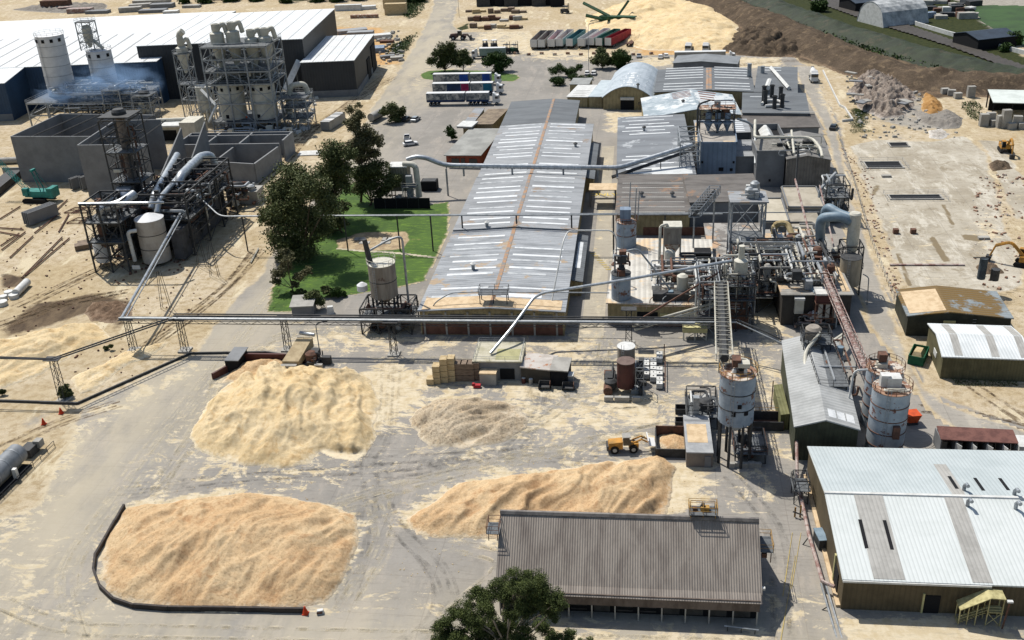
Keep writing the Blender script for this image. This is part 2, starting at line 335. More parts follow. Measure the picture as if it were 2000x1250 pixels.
# alley & lighter strip
sheet('plant_alley',[(1172,285),(1204,285),(1200,340),(1200,480),(1190,560),(1180,660),(1125,660),(1140,560),(1160,460),(1165,380)],.04,pave('alley_concrete','bdb5a4','b0a898','c9c0ac'),.7,{'dust':[([(1172,285),(1204,285),(1180,660),(1125,660)],.35,2)],'oil':[]},jit=.2,label='pale concrete alley between the two long factory blocks',fade=False)
# demolished concrete slab
ms=pave('slab_concrete','c9c1b0','aba18e','d6cfbf',stain=.7,oilc='8b7c62'); 
SL=[(1650,285),(1700,272),(1815,274),(1885,262),(1935,300),(1962,400),(1992,480),(2020,560),(1905,590),(1765,572),(1738,510),(1692,390)]
sheet('concrete_slab',SL,.05,ms,.8,{'dust':[([(1800,560),(1780,500),(1720,430),(1760,420),(1850,480),(1880,560)],.4,5),([(1690,300),(1720,300),(1760,420),(1735,430)],.4,3),([(1880,430),(1960,410),(1990,480),(1960,560),(1900,500)],.4,4)],'oil':[([(1690,300),(1960,290),(1990,560),(1770,560)],.33,8),([(1812,462),(1826,462),(1856,512),(1840,512)],.9,.8),([(1748,495),(1758,495),(1784,560),(1772,560)],.9,.8),([(1838,400),(1848,400),(1866,440),(1856,440)],.9,.8),([(1700,360),(1730,358),(1720,385),(1690,385)],.6,1.5),([(1660,290),(1668,290),(1700,380),(1690,380)],.7,1),([(1870,455),(1930,460),(1920,475),(1880,470)],.7,1)]},jit=1.2,label='bare pale concrete floor slab of a demolished building')
sheet('concrete_slab',[(1900,270),(1965,275),(1998,330),(2040,420),(1975,440),(1955,380),(1925,310)],.035,ms,.9,{'dust':[([(1900,270),(2040,420),(1990,430)],.42,6)],'oil':[]},label='second pale slab strip beside the excavators')
# lawns
mlawn=bpy.data.materials.new('mown_grass'); q=NT(mlawn)
col=q.mix(q.ramp(q.noise(.12,5,.6),.35,.65),'4a6a1b','395812'); col=q.mix(q.ramp(q.noise(1.2,6,.75,q.mapv((.3,1,1),.2)),.5,.68),col,'6d8f22'); col=q.mix(q.ramp(q.noise(.25,6,.7),.60,.7),col,'7f8440')
col=q.mix(q.ramp(q.math('ADD',q.attr('edge').outputs['Fac'],q.math('MULTIPLY',q.math('SUBTRACT',q.noise(.5,6,.7),.5),.8)),.05,.35),sandcol(q),col)
col=q.mix(sel(q,'soil',.6,.42,.55,.25),col,q.mix(q.ramp(q.noise(.6,6,.7),.4,.6),'a08a6c','c2ad88'))
q.l(col,q.b.inputs['Base Color']); q.b.inputs['Roughness'].default_value=.95; q.l(q.bump(q.noise(6,6,.7),.7,.1),q.b.inputs['Normal'])
sheet('lawn',[(518,610),(524,572),(545,535),(590,470),(640,400),(668,366),(700,350),(735,395),(845,398),(880,392),(880,448),(835,550),(792,560),(725,572),(677,580),(640,585),(600,585),(572,612)],.06,mlawn,.6,{'soil':[([(655,470),(700,455),(795,452),(800,470),(785,488),(720,492),(660,488)],.9,2),([(560,520),(600,470),(650,420),(660,480),(600,560)],.35,3)]},jit=.5,label='bright green mown lawn under the gum trees')
sheet('lawn',[(818,145),(835,138),(880,136),(960,138),(1012,146),(1018,152),(1005,160),(940,158),(850,158),(822,154)],.06,mlawn,.7,{'soil':[]},jit=.3,label='rounded lawn island beside the parked trucks')
sheet('footpath',[(655,484),(710,489),(740,490),(790,494),(856,502),(857,507),(790,499),(740,494),(705,493),(655,488)],.10,pave('path_concrete','cfc6ae','c2b99f','d8d0ba'),.35,{'dust':[],'oil':[]},jit=.05,label='narrow pale footpath curving across the lawn',fade=False)
sheet('lawn',[(1880,10),(2100,10),(2100,110),(1990,90),(1920,50)],.06,mlawn,2,{'soil':[]},label='dark green field beyond the railway').data.materials[0]=mat('dark_field','3b5a26','2f491f',sc=.1)
mtrk=mat('railway_ballast','4f4a45','403c38',sc=.8,bump=.4,bsc=2)
sheet('railway_bed',[(1500,-45),(1530,-45),(1700,25),(1850,75),(2100,165),(2100,185),(1850,92),(1690,42),(1520,-20)],.5,mtrk,1,{},jit=.2,label='long dark railway bed crossing the distance')
# bright painted marks
white=mat('white_line_paint','dedad0','c4beb0',sc=2); yel=mat('yellow_line_paint','c9b26a','a8976a',sc=2)
def marks(name,polys,m,z,label):
    b=MB()
    for P in polys: p=gp(P,z); b.add(p,[tuple(range(len(p)))])
    return tag(b.build(name,m),label,kind='structure')
marks('road_marking',[[(1152+i*4.3,494+i*4.4),(1163+i*4.3,494+i*4.4),(1165+i*4.3,496+i*4.4),(1154+i*4.3,496+i*4.4)] for i in range(8)]+[[(1556,1250),(1568,1250),(1620,1060),(1622,1020),(1620,1020),(1616,1060)][:0] or [(1523,1255),(1525,1255),(1554,1085),(1553,1085)]]+[[(1545,1150),(1546.5,1150),(1565,1040),(1564,1040)],[(1528,1165),(1530,1165),(1548,1040),(1547,1040)]],yel,.09,'faded yellow painted markings on the paving')
b=MB()
for k,ch in enumerate([0,1,2,3]):
    pass
def text(s,px,py,z,size,m,rz=0,parent=None,flat=True,name='lettering'):
    c=bpy.data.curves.new(name,'FONT'); c.body=s; c.size=size; c.align_x='CENTER'; c.align_y='CENTER'; c.extrude=.005
    o=bpy.data.objects.new('tmp',c); COL.objects.link(o); dg=bpy.context.evaluated_depsgraph_get(); dg.update(); me=bpy.data.meshes.new_from_object(o.evaluated_get(dg)); COL.objects.unlink(o); bpy.data.objects.remove(o)
    me.materials.clear(); me.materials.append(m); n=bpy.data.objects.new(name,me); COL.objects.link(n); n.location=G(px,py,z) if parent is None else (px,py,z)
    n.rotation_euler=(0,0,rz) if flat else (math.pi/2,0,rz)
    if parent is not None: n.parent=parent
    return n
tag(text('ONLY',1179,380,.12,2.6,mat('bright_yellow_paint','f0d468'),name='lettering'),'yellow ONLY painted on the alley',kind='structure')

# tyre tracks: pairs of thin dark and pale strips following the traffic
def tracks(name,lines,m,z,label,w=.5,gap=1.9):
    b=MB()
    for L in lines:
        P=rpts([G(*p) for p in L],14,10)
        for sgn in (-1,1):
            A=[];
            for i,p in enumerate(P):
                d=(P[min(i+1,len(P)-1)]-P[max(i-1,0)]).normalized(); n=Vector((-d.y,d.x,0)); A.append((p+n*(sgn*gap/2-w/2),p+n*(sgn*gap/2+w/2)))
            v=[(q_.x,q_.y,z) for pr in A for q_ in pr]; b.add(v,[(2*i,2*i+1,2*i+3,2*i+2) for i in range(len(A)-1)])
    return tag(b.build(name,m),label,kind='structure')
def trackmat(name,c,lo,hi,a):
    m=bpy.data.materials.new(name); q=NT(m); q.b.inputs['Base Color'].default_value=lin(c); q.b.inputs['Roughness'].default_value=.95
    n=q.noise(.5,7,.8); q.l(q.ramp(n,lo,hi,0,a),q.b.inputs['Alpha']); return m
TA=trackmat('tyre_track_dark','5c5852',.40,.72,.28); TB=trackmat('tyre_track_pale','efe2c4',.42,.66,.5); TC=trackmat('rut_brown','7b6548',.4,.6,.6)
R=random.Random(3)
def jl(L,k,j): return [[(x+R.uniform(-j,j),y+R.uniform(-j,j)*.5) for x,y in L] for _ in range(k)]
tracks('tyre_marks',jl([(240,960),(480,930),(740,925),(1000,885),(1180,905)],4,18)+jl([(720,960),(760,1030),(860,1120),(870,1200),(780,1260)],3,26)+jl([(760,700),(760,850),(720,900),(720,960),(680,1180)],3,16)+jl([(1060,700),(1050,800),(1000,890),(760,930)],4,18)+jl([(1430,930),(1520,1040),(1530,1250)],3,12)+jl([(700,905),(960,890),(1180,870)],3,10)+jl([(1120,650),(1140,700),(1300,720),(1420,700)],2,8),TA,.055,'dark curving tyre marks across the yard')
tracks('tyre_marks',jl([(300,960),(420,800),(430,740),(560,640),(800,660)],6,16)+jl([(640,1000),(760,960),(980,900),(1320,830)],6,16)+jl([(740,980),(760,1060),(660,1190)],4,12)+jl([(820,700),(1000,720),(1160,800),(1320,780)],5,14)+jl([(150,1250),(130,1120),(260,940),(400,760),(560,560)],3,26)+jl([(1180,650),(1170,740),(1060,830),(900,870)],4,14)+jl([(0,1180),(120,1230),(400,1235),(900,1245),(1500,1262)],3,8)+jl([(880,1060),(1000,1100),(880,1200)],3,16),TB,.06,'pale sawdust tracks pressed along the driving lines')
tracks('tyre_marks',jl([(0,640),(120,590),(240,575)],7,14)+jl([(0,880),(120,820),(230,790)],2,8)+jl([(40,600),(200,520),(330,470)],4,14)+jl([(560,290),(660,210),(760,150)],4,12)+jl([(440,430),(500,370),(560,320),(620,240)],4,10)+jl([(1800,800),(1900,810),(2010,840)],3,8)+jl([(1440,130),(1560,115),(1700,160)],3,8)+jl([(0,230),(120,200),(300,200)],2,8)+jl([(540,80),(650,95),(760,75)],3,6)+jl([(250,700),(340,640),(440,560),(500,490)],4,10)+jl([(1880,740),(1960,790),(2010,830)],2,8),TC,.03,'brown wheel ruts in the sandy ground')
# ================= BUILDINGS =================
class Fr:
    def __init__(s,O,u,w,d,z0=0): s.O=Vector((O[0],O[1],z0)); s.u=Vector((u[0],u[1],0)).normalized(); s.v=Vector((-s.u.y,s.u.x,0)); s.w=w; s.d=d; s.z0=z0
    def P(s,a,b,z=0): q=s.O+s.u*a+s.v*b; return Vector((q.x,q.y,z))
    def rz(s): return math.atan2(s.u.y,s.u.x)
def frame(pA,pB,z,pC=None,d=None):   # front-left, front-right and a back point, as seen at height z
    A=G(*pA,z); B=G(*pB,z); u=(B-A); w=u.length; u.normalize(); v=Vector((-u.y,u.x,0))
    if d is None: d=(G(*pC,z)-A).dot(v)
    return Fr(A,u,w,d)
def bldg(name,label,F,prof,axis,wm,rm,over=.35,cat='building',group=None,roof=True,parapet=0,fascia=None,z0=0):
    t=thing(name,F.P(F.w/2,F.d/2,z0),label,cat,group)
    L=F.w if axis=='v' else F.d; E_=F.d if axis=='v' else F.w
    pts=[(s*L,z) for s,z in prof]
    def Q(c,e,z): return F.P(c,e,z) if axis=='v' else F.P(e,c,z)
    b=MB(); n=len(pts)
    ring=[(0,z0)]+[(c,z-.12) for c,z in pts]+[(L,z0)]; m=len(ring)
    A=[Q(c,0,z) for c,z in ring]; B=[Q(c,E_,z) for c,z in ring]
    b.add(A+B,[tuple(range(m)),tuple(range(2*m-1,m-1,-1))]+[(i,m+i,m+(i+1)%m,(i+1)%m) for i in range(m)])
    b.build('wall',wm,t)
    if roof:
        b=MB()
        for i in range(n-1):
            (c0,z0_),(c1,z1)=pts[i],pts[i+1]; sl=(z1-z0_)/max(c1-c0,1e-6)
            a0=c0-(over if i==0 else 0); a1=c1+(over if i==n-2 else 0); y0=z0_+sl*(a0-c0); y1=z1+sl*(a1-c1)
            b.hexa([Q(a0,-over,y0-.1),Q(a1,-over,y1-.1),Q(a1,E_+over,y1-.1),Q(a0,E_+over,y0-.1)],[Q(a0,-over,y0+.1),Q(a1,-over,y1+.1),Q(a1,E_+over,y1+.1),Q(a0,E_+over,y0+.1)])
        r=b.build('roof',rm,t)
    if parapet:
        b=MB(); zz=max(z for _,z in pts)
        for (p,q_) in (((0,0),(F.w,0)),((F.w,0),(F.w,F.d)),((F.w,F.d),(0,F.d)),((0,F.d),(0,0))):
            P1,P2=F.P(*p,zz+parapet/2),F.P(*q_,zz+parapet/2); b.box((P1+P2)/2,((P2-P1).length+.25,.25,parapet+.2),math.atan2(P2.y-P1.y,P2.x-P1.x))
        b.build('parapet',wm,t)
    t_=dict(t=t,F=F,pts=pts,axis=axis,E=E_,Q=Q,L=L); return t_
def rz_at(B,c):
    p=B['pts']
    for i in range(len(p)-1):
        if p[i][0]<=c<=p[i+1][0]: return p[i][1]+(p[i+1][1]-p[i][1])*(c-p[i][0])/(p[i+1][0]-p[i][0])
    return p[-1][1]
def panel(B,c0,c1,e0,e1,m,name='skylight',dz=.13,th=.05,label=None):
    Q=B['Q']; z0,z1=rz_at(B,c0)+dz,rz_at(B,c1)+dz
    b=MB(); b.hexa([Q(c0,e0,z0-th),Q(c1,e0,z1-th),Q(c1,e1,z1-th),Q(c0,e1,z0-th)],[Q(c0,e0,z0),Q(c1,e0,z1),Q(c1,e1,z1),Q(c0,e1,z0)])
    return tag(b.build(name,m,B['t']),label)
def wallbox(B,side,a0,a1,z0,z1,m,name='door',th=.12,label=None):
    F=B['F']; b=MB()
    if side=='front': P1,P2,n=F.P(a0,0),F.P(a1,0),-F.v
    elif side=='back': P1,P2,n=F.P(a0,F.d),F.P(a1,F.d),F.v
    elif side=='right': P1,P2,n=F.P(F.w,a0),F.P(F.w,a1),F.u
    else: P1,P2,n=F.P(0,a0),F.P(0,a1),-F.u
    c=(P1+P2)/2+n*th*.5; b.box((c.x,c.y,(z0+z1)/2),((P2-P1).length,th,z1-z0),math.atan2(P2.y-P1.y,P2.x-P1.x)); return tag(b.build(name,m,B['t']),label)
A90=math.pi/2
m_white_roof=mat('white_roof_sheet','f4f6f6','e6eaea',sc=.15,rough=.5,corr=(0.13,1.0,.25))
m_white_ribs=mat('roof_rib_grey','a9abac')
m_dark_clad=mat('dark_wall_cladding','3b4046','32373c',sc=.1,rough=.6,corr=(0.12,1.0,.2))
m_blue_clad=mat('haze_tinted_cladding','34506e','2c4560',sc=.1,rough=.6,corr=(0.12,1.0,.2))  # blue is the smoke's haze, painted into the wall colour
m_concgrey=mat('precast_concrete','8c8e90','7a7c7e',sc=.3,lo=.35,hi=.7)
m_concl=mat('pale_concrete','b5b2aa','9d9a93',sc=.4)
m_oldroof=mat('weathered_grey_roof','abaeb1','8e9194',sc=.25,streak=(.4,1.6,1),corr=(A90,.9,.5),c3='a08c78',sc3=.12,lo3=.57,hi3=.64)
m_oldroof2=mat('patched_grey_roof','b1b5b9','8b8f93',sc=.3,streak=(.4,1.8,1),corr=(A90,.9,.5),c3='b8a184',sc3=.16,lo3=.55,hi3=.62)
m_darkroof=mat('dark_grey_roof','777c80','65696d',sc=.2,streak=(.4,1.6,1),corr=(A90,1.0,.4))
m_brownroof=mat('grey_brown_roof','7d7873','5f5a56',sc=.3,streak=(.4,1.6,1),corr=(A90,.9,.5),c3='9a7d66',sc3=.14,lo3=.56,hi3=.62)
m_sky=mat('translucent_roof_sheet','eff1f1','c3c8ca',sc=.5,lo=.45,hi=.7,rough=.45,spec=.4)
m_sky2=mat('dirty_roof_sheet','d0d3d4','a3a8ab',sc=.5,rough=.6)
m_ridge=mat('rusty_ridge_cap','b98e68','8d8a86',sc=.5,lo=.42,hi=.6)
m_yel=mat('faded_yellow_wall','b0a27c','948664',sc=.4,corr=(0,1.1,.3)); m_maroon=mat('brown_brick_base','7d5749','644438',sc=.8)
m_brick=mat('red_brick','a8573f','8a4432',sc=1.5); m_glassdk=mat('dark_glass','1c2226',rough=.15,spec=.6)
m_black=mat('black_and_opening_shade','15161a',rough=.9); m_olive=mat('olive_cladding','7c7b52','66663f',sc=.4,corr=(0.03,.45,.4))  # flat black; on doors and bays it paints the shade inside
m_olive2=mat('dark_olive_cladding','6b5f48','584e3a',sc=.3,corr=(0.03,.6,.4)); m_palegreen=mat('pale_green_roof','e0e5e3','d3d9d6',sc=.12,corr=(0.04,.5,.1)); m_greystrip=mat('grey_translucent_strip','bab8b2','a8a6a0',sc=.4,corr=(0.04,.5,.12))
m_whitemet=mat('white_painted_metal','e8e8e4','cfcfca',sc=.8,rough=.5)
# --- three long blocks of the main factory hall
xL,xR,xRid=-39.7,-13.0,-26.4
def hall(y0,y1,label,rm,n,left=xL,right=xR,z=5.0,rz=5.7,sky=True,cut=1.0,seed=1):
    F=Fr((left,y0),(1,0),right-left,y1-y0); B=bldg('factory_hall',label,F,[(0,z),((xRid-left)/(right-left),rz),(1,z)],'v',m_yel,rm,group=None)
    b=MB(); c=xRid-left; R_=rz+.15
    b.hexa([F.P(c-.45,0,R_-.12),F.P(c+.45,0,R_-.12),F.P(c+.45,F.d,R_-.12),F.P(c-.45,F.d,R_-.12)],[F.P(c-.35,0,R_),F.P(c+.35,0,R_),F.P(c+.35,F.d,R_),F.P(c-.35,F.d,R_)]); b.build('ridge_cap',m_ridge,B['t'])
    if sky:
        r=random.Random(seed); st=(y1-y0)/n
        for i in range(n):
            for e in (i*st+.3*st,i*st+.72*st):
                if r.random()<.06: continue
                w=r.choice([.7,.8,.85,.9,1.2]); a0=1.3+r.choice([0,0,.2,1.2]); panel(B,a0,c-1.3-r.choice([0,0,.3]),e,e+w,m_sky if r.random()<.8 else m_sky2)
                if r.random()<.06: continue
                b1=(right-left)-2.0-r.choice([0,0,.3,2.5]); panel(B,c+1.3,b1,e,e+w*r.choice([.8,1,1,1.3]),m_sky if r.random()<.75 else m_sky2)
    return B
yS=165.6; ySM=G(1001,440,6.3).y; yMN=G(1030,338,6.3).y; yN1=G(1160,243,5).y; yN2=G(1130,197,5).y
HS=hall(yS,ySM-.4,'south block of the long low factory hall, grey roof striped with white sheets',m_oldroof2,6,seed=3)
HM=hall(ySM,yMN-.5,'middle block of the long factory hall under its striped grey roof',m_oldroof,5,z=5.3,rz=6.0,seed=5)
HN=hall(yMN,yN1,'north block of the long factory hall beyond the big duct',m_oldroof,7,z=5.0,rz=5.7,seed=8)
HX=hall(yN1+.1,yN2,'plain dark-roofed end bay at the far end of the long hall',m_darkroof,1,right=-18.5,sky=False)
# front wall detail of the south block
wallbox(HS,'front',.3,26.4,.2,2.3,m_maroon,'wall_base')
for i in range(7): wallbox(HS,'front',.6+i*4.1,.95+i*4.1,0,4.75,m_concl,'pilaster',.25)
for i in range(6): wallbox(HS,'front',1.6+i*4.1,4.2+i*4.1,3.0,4.3,m_brownroof,'window',.16)
m_dustroof=mat('sawdust_layer','e4cba6','cbb08a',sc=.8,bump=.3)
panel(HS,.4,13.2,.1,5.0,m_dustroof,'dust_cover',.15,.03); panel(HS,13.4,26.2,.1,4.2,m_dustroof,'dust_cover',.15,.03)
# wall facing the alley: side annexes
F=Fr((-13.0,183),(1,0),2.2,24); B=bldg('lean_to',"low lean-to along the hall's alley side with a white sheet on top",F,[(0,3.6),(1,3.2)],'v',m_yel,m_darkroof,cat='lean-to'); panel(B,.7,1.7,6,20,m_sky)
F=Fr((-13.0,246),(1,0),2.0,30); bldg('lean_to','narrow dark lean-to on the north block beside the alley',F,[(0,3.8),(1,3.4)],'v',m_yel,m_darkroof,cat='lean-to')
# --- brick office
F=frame((871,303),(937,304.5),3.4,(894,252)); B=bldg('office_building','flat-roofed red brick office against the west side of the long hall',F,[(0,3.4),(1,3.6)],'v',m_brick,mat('grey_flat_roof','a8a8a2','8f8f8a',sc=.2,lo=.35,hi=.6),.5)
for k in (1.5,6.6): wallbox(B,'front',k,k+2.2,1.2,2.5,m_glassdk,'window')
wallbox(B,'front',4.3,5.3,.1,2.6,m_glassdk,'door')
F=frame((892,247),(921,248),4.2,(893,236)); bldg('porch_roof','small white canopy roof above the brick office',F,[(0,4.2),(1,4.2)],'v',m_concl,m_whitemet,.1,cat='canopy',z0=3.7)
F=frame((904,243),(922,243),3.6,(910,212)); bldg('office_annex','narrow grey-roofed annex behind the brick office',F,[(0,3.6),(1,3.6)],'v',m_yel,m_oldroof,.2)
F=frame((923,243),(962,244),3.3,(930,213)); bldg('office_annex','annex with a rusty brown roof behind the brick office',F,[(0,3.3),(1,3.5)],'v',m_yel,mat('rusty_roof','94836c','6e5f4e',sc=.5),.2)
# --- barrel vault store and its flat neighbours
z=4.2; F=frame((1178,189),(1273,189.5),z,(1189,141)); N=12
prof=[(i/N, z+3.4*(1-((i/N-.5)*2)**2)) for i in range(N+1)]
B=bldg('arched_store','yellow-walled store with a pale barrel-vaulted roof',F,prof,'v',m_yel,mat('pale_curved_roof','c6d0d8','aab6bf',sc=.3,corr=(A90,1.0,.3)),.4)
for i in range(7):
    panel(B,F.w*.12,F.w*.3,2+i*2.6,2.5+i*2.6,m_darkroof if i%2 else m_sky); panel(B,F.w*.66,F.w*.84,2+i*2.6,2.5+i*2.6,m_darkroof if i%2 else m_sky)
for i in (0,1,2,3,4,5): panel(B,F.w*.36+(i%2)*.4,F.w*.5,1+i*3.2,3.0+i*3.2,m_sky,'roof_patch'); panel(B,F.w*.5,F.w*.62-(i%2)*.8,1+i*3.2,3.4+i*3.2,m_sky,'roof_patch')
wallbox(B,'front',F.w*.36,F.w*.64,.0,3.2,m_black,'door'); wallbox(B,'front',F.w*.36,F.w*.64,3.3,4.1,m_whitemet,'fascia',.6); wallbox(B,'front',F.w*.72,F.w*.92,1.6,2.6,m_glassdk,'window')
F=frame((1108,189),(1147,190),3.4,(1114,166)); B=bldg('flat_store','low white-roofed store at the west end of the arched store',F,[(0,3.4),(1,3.5)],'v',m_yel,m_whitemet,.3)
for i in range(4): panel(B,1,F.w-1,1.5+i*2.2,2+i*2.2,m_greystrip)
F=frame((1150,189),(1177,189.5),3.6,(1153,157)); bldg('flat_store','pale blue-grey flat roof joining the arched store',F,[(0,3.6),(1,3.7)],'v',m_yel,mat('pale_blue_roof','c9d4d9','b3bfc5',sc=.3),.2)
F=frame((1113,165),(1150,165),3.3,(1116,153)); bldg('flat_store','small grey flat roof behind the white one, by the hedge',F,[(0,3.3),(1,3.4)],'v',m_yel,mat('grey_store_roof','a3a5a2','8c8e8b',sc=.3),.2)
F=frame((1138,189.8),(1211,190.5),3.3,d=.9); B=bldg('boundary_wall','yellow rendered wall under the flat stores, facing the hall',F,[(0,3.3),(1,3.3)],'u',mat('ochre_wall','b09f68','978753',sc=.5),m_concl,.05,cat='wall')
# --- north-east sheds
F=frame((1279,180),(1472,179),5.2,(1279,137)); B=bldg('factory_hall','dark striped shed in the north-east, split by a dusty ridge',F,[(0,5.2),(.55,5.8),(1,5.2)],'v',m_yel,m_darkroof)
for i in range(9):
    if i in (3,): continue
    panel(B,F.w*.08,F.w*.49,2+i*3.8,2.8+i*3.8,m_sky); panel(B,F.w*.61,F.w*.97,2+i*3.8,2.8+i*3.8,m_sky)
panel(B,F.w*.52,F.w*.548,.2,F.d-.5,m_ridge,'ridge_cap',.2); panel(B,F.w*.552,F.w*.58,.2,F.d-.5,m_ridge,'ridge_cap',.2)
F=frame((1475,180),(1556,181),5.6,(1462,130)); B=bldg('factory_hall','plain dark flat roof shed at the north-east corner of the plant',F,[(0,5.6),(1,5.4)],'v',m_concgrey,m_darkroof)
for i in (F.d-2,F.d-6): panel(B,1,F.w*.6,i,i+.8,m_sky)
F=frame((1451,220.5),(1579,221.5),6.0,(1452,182)); B=bldg('factory_hall','dark flat-roofed block carrying the row of short black stacks',F,[(0,6.0),(1,6.0)],'v',m_concgrey,m_darkroof)
panel(B,2,9,F.d-5,F.d-4.5,m_sky); panel(B,11,21,1,1.6,m_greystrip); STK=B
F=frame((1260,228),(1447,223),5.0,(1284,189)); B=bldg('factory_hall','shed with a patched pale blue and rust gable roof',F,[(0,4.6),(.55,6.9),(1,4.9)],'v',m_yel,mat('patched_blue_roof','bfcad0','9fadb5',sc=.2,lo=.45,hi=.55,corr=(A90,1.0,.3),c3='e4e8e8',sc3=.12,lo3=.5,hi3=.53))
m_rustpatch=mat('rusty_sheet','8a5f52','6e4a40',sc=1)
for i in range(5): panel(B,F.w*.33,F.w*.53,F.d-1.5-i*1.6,F.d-.9-i*1.6,m_rustpatch,'rusty_sheet')
for i in range(4): panel(B,F.w*.62,F.w*(.82-.02*i),F.d-2-i*3,F.d-.8-i*3,m_rustpatch,'rusty_sheet')
F=frame((1315,122),(1439,124),5.0,(1316,108)); bldg('loading_shed','grey shed with a white roof at the far north edge, beside the parked truck',F,[(0,4.8),(.45,5.6),(1,4.8)],'v',m_concgrey,mat('grey_shed_roof','8d9194','7b7f82',sc=.3))
# --- east of the alley, going south
F=frame((1206.5,347),(1357,345),5.0,(1215,230)); B=bldg('press_hall','grey striped monopitch hall on the east side of the alley, under the big duct',F,[(0,5.0),(1,5.6)],'v',m_yel,mat('grey_roof_bands','8c9196','777b80',sc=.2,streak=(.2,1.2,1),corr=(A90,1.0,.4),c3='b9bdc0',sc3=.1,lo3=.56,hi3=.6))
for k,(e,w_) in enumerate([(.04,1),(.10,.8),(.17,.8),(.24,.8),(.29,.8),(.66,.8),(.72,.7),(.78,1),(.84,.8),(.91,.7),(.97,.7)]): panel(B,1+k%3,F.w-2-(k*1.3)%4,F.d*e,F.d*e+w_,m_sky)
panel(B,F.w*.45,F.w-.5,.4,6.5,mat('pale_new_sheet','dfe2e2','cdd1d1',sc=.3),'roof_patch',.14)
F=frame((1204,419),(1347,419),5.0,(1206.5,349)); B=bldg('press_hall','yellow-walled hall with a weathered brown-grey roof behind the rusty tank',F,[(0,5.0),(1,5.9)],'u',m_yel,m_brownroof)
wallbox(B,'front',6,20,.1,2.0,m_maroon,'wall_base')
for k in range(7): panel(B,F.d*.12*k+1,F.d*.12*k+1.35,.8,F.w-1,m_greystrip,'roof_lap',.14)
F=frame((1349,395),(1490,392),5.8,(1352,347)); B=bldg('press_hall','rust-stained brown roof hall beside the lattice conveyor',F,[(0,5.8),(1,6.3)],'u',m_concgrey,m_brownroof)
F=frame((1187,591),(1393,596),4.6,(1203,470)); B=bldg('dryer_building','equipment-covered low block with a cream front wall and sawdust on its white roof',F,[(0,4.6),(1,5.0)],'u',m_yel,mat('dusty_white_roof','dcd8ce','bdb8ae',sc=.3,corr=(0,1.0,.3),c3='e6cba6',sc3=.12,lo3=.52,hi3=.6)); DRY=B
wallbox(B,'front',.3,F.w-.5,.1,.9,m_maroon,'wall_base'); wallbox(B,'front',5.4,9.2,0,2.9,m_black,'door')
m_cream=mat('cream_panel','d6cf9a','bfb884',sc=1)
for i in range(5): wallbox(B,'front',9.6+i*1.35,10.85+i*1.35,.9,2.7,m_cream if i<2 else m_whitemet,'wall_panel',.16)
F=frame((1529,575),(1664,575),6.2,(1508,450)); B=bldg('press_building','long equipment-covered block beside the service road, roof thick with sawdust',F,[(0,6.2),(1,6.2)],'v',mat('dark_steel_wall','4b4742','3d3935',sc=.5),mat('dusty_grey_roof','a8a59e','8d8a84',sc=.3,corr=(A90,1.0,.3),c3='dcbd95',sc3=.09,lo3=.5,hi3=.56)); PRS=B
panel(B,F.w*.88,F.w-.1,1,F.d*.5,m_dustroof,'dust_cover'); panel(B,.2,F.w*.2,5,F.d*.55,mat('rust_roof_sheet','8f7466','77604f',sc=.7),'rusty_sheet')
F=frame((1395,540),(1515,540),3.0,(1393,440)); bldg('process_roof','low mixed roof crowded by pipework between the two equipment blocks',F,[(0,3.0),(1,3.3)],'u',m_concgrey,mat('pale_mixed_roof','b0aca5','827d77',sc=.4,lo=.45,hi=.52,c3='c9a888',sc3=.2,lo3=.55,hi3=.6),cat='building')
F=frame((1492,434),(1541,434),5.4,(1497,389)); bldg('flat_store','flat cream roof between the pipe racks',F,[(0,5.4),(1,5.4)],'v',m_concgrey,mat('cream_flat_roof','cfc6b2','b9b09b',sc=.3),.2,parapet=.3)
F=frame((1540,406),(1610,406),5.2,(1532,366)); bldg('flat_store','flat buff roof right below the corrugated end block',F,[(0,5.2),(1,5.2)],'v',m_concgrey,mat('buff_flat_roof','bdb4a2','a49b89',sc=.3),.2,parapet=.3)
F=frame((1546,446),(1606,446),4.2,(1542,410)); B=bldg('flat_store','lower buff roof with dark openings beside the blue ducts',F,[(0,4.2),(1,4.2)],'v',m_concgrey,mat('buff_flat_roof','b3ab9b','9a9282',sc=.3),.2)
F=frame((1440,385),(1480,384),5.3,(1437,347)); bldg('flat_store','buff roof crossed by dark pipes south of the tall mill building',F,[(0,5.3),(1,5.3)],'v',m_concgrey,mat('buff_flat_roof','b7ad9c','9a9282',sc=.3),.2)
# tall mill building
hM=HT(1365,356,282); m_bluew=mat('blue_grey_wall','8fa0b4','7d8ea2',sc=.2,corr=(0,1.2,.15))
F=frame((1363,281.6),(1439,281.6),hM,(1361,240)); B=bldg('mill_building','tall pale blue-grey block with cyclones on its flat roof',F,[(0,hM),(1,hM)],'v',m_bluew,mat('mill_roof','b5aea4','9b958d',sc=.3),.05,parapet=.5); MILL=B
wallbox(B,'front',5.4,6.6,3.0,3.9,m_black,'window'); wallbox(B,'front',8.2,8.9,3,3.7,m_black,'window'); wallbox(B,'front',1,1.5,5,5.6,m_black,'window'); wallbox(B,'front',8.8,9.3,5,5.6,m_black,'window')
panel(B,F.w*.66,F.w*.95,.4,2.6,m_dustroof,'dust_cover'); wallbox(B,'left',.5,F.d-.5,hM-.8,hM+.2,m_dustroof,'duct',.6)
F=Fr(MILL['F'].P(0,MILL['F'].d+.1),(1,0),14,13); B=bldg('mill_annex','striped grey roof behind the tall mill building',F,[(0,7.0),(1,7.2)],'v',m_concgrey,m_oldroof)
for k in range(6): panel(B,.8,12.8,1+k*2.0,1.8+k*2.0,m_sky)
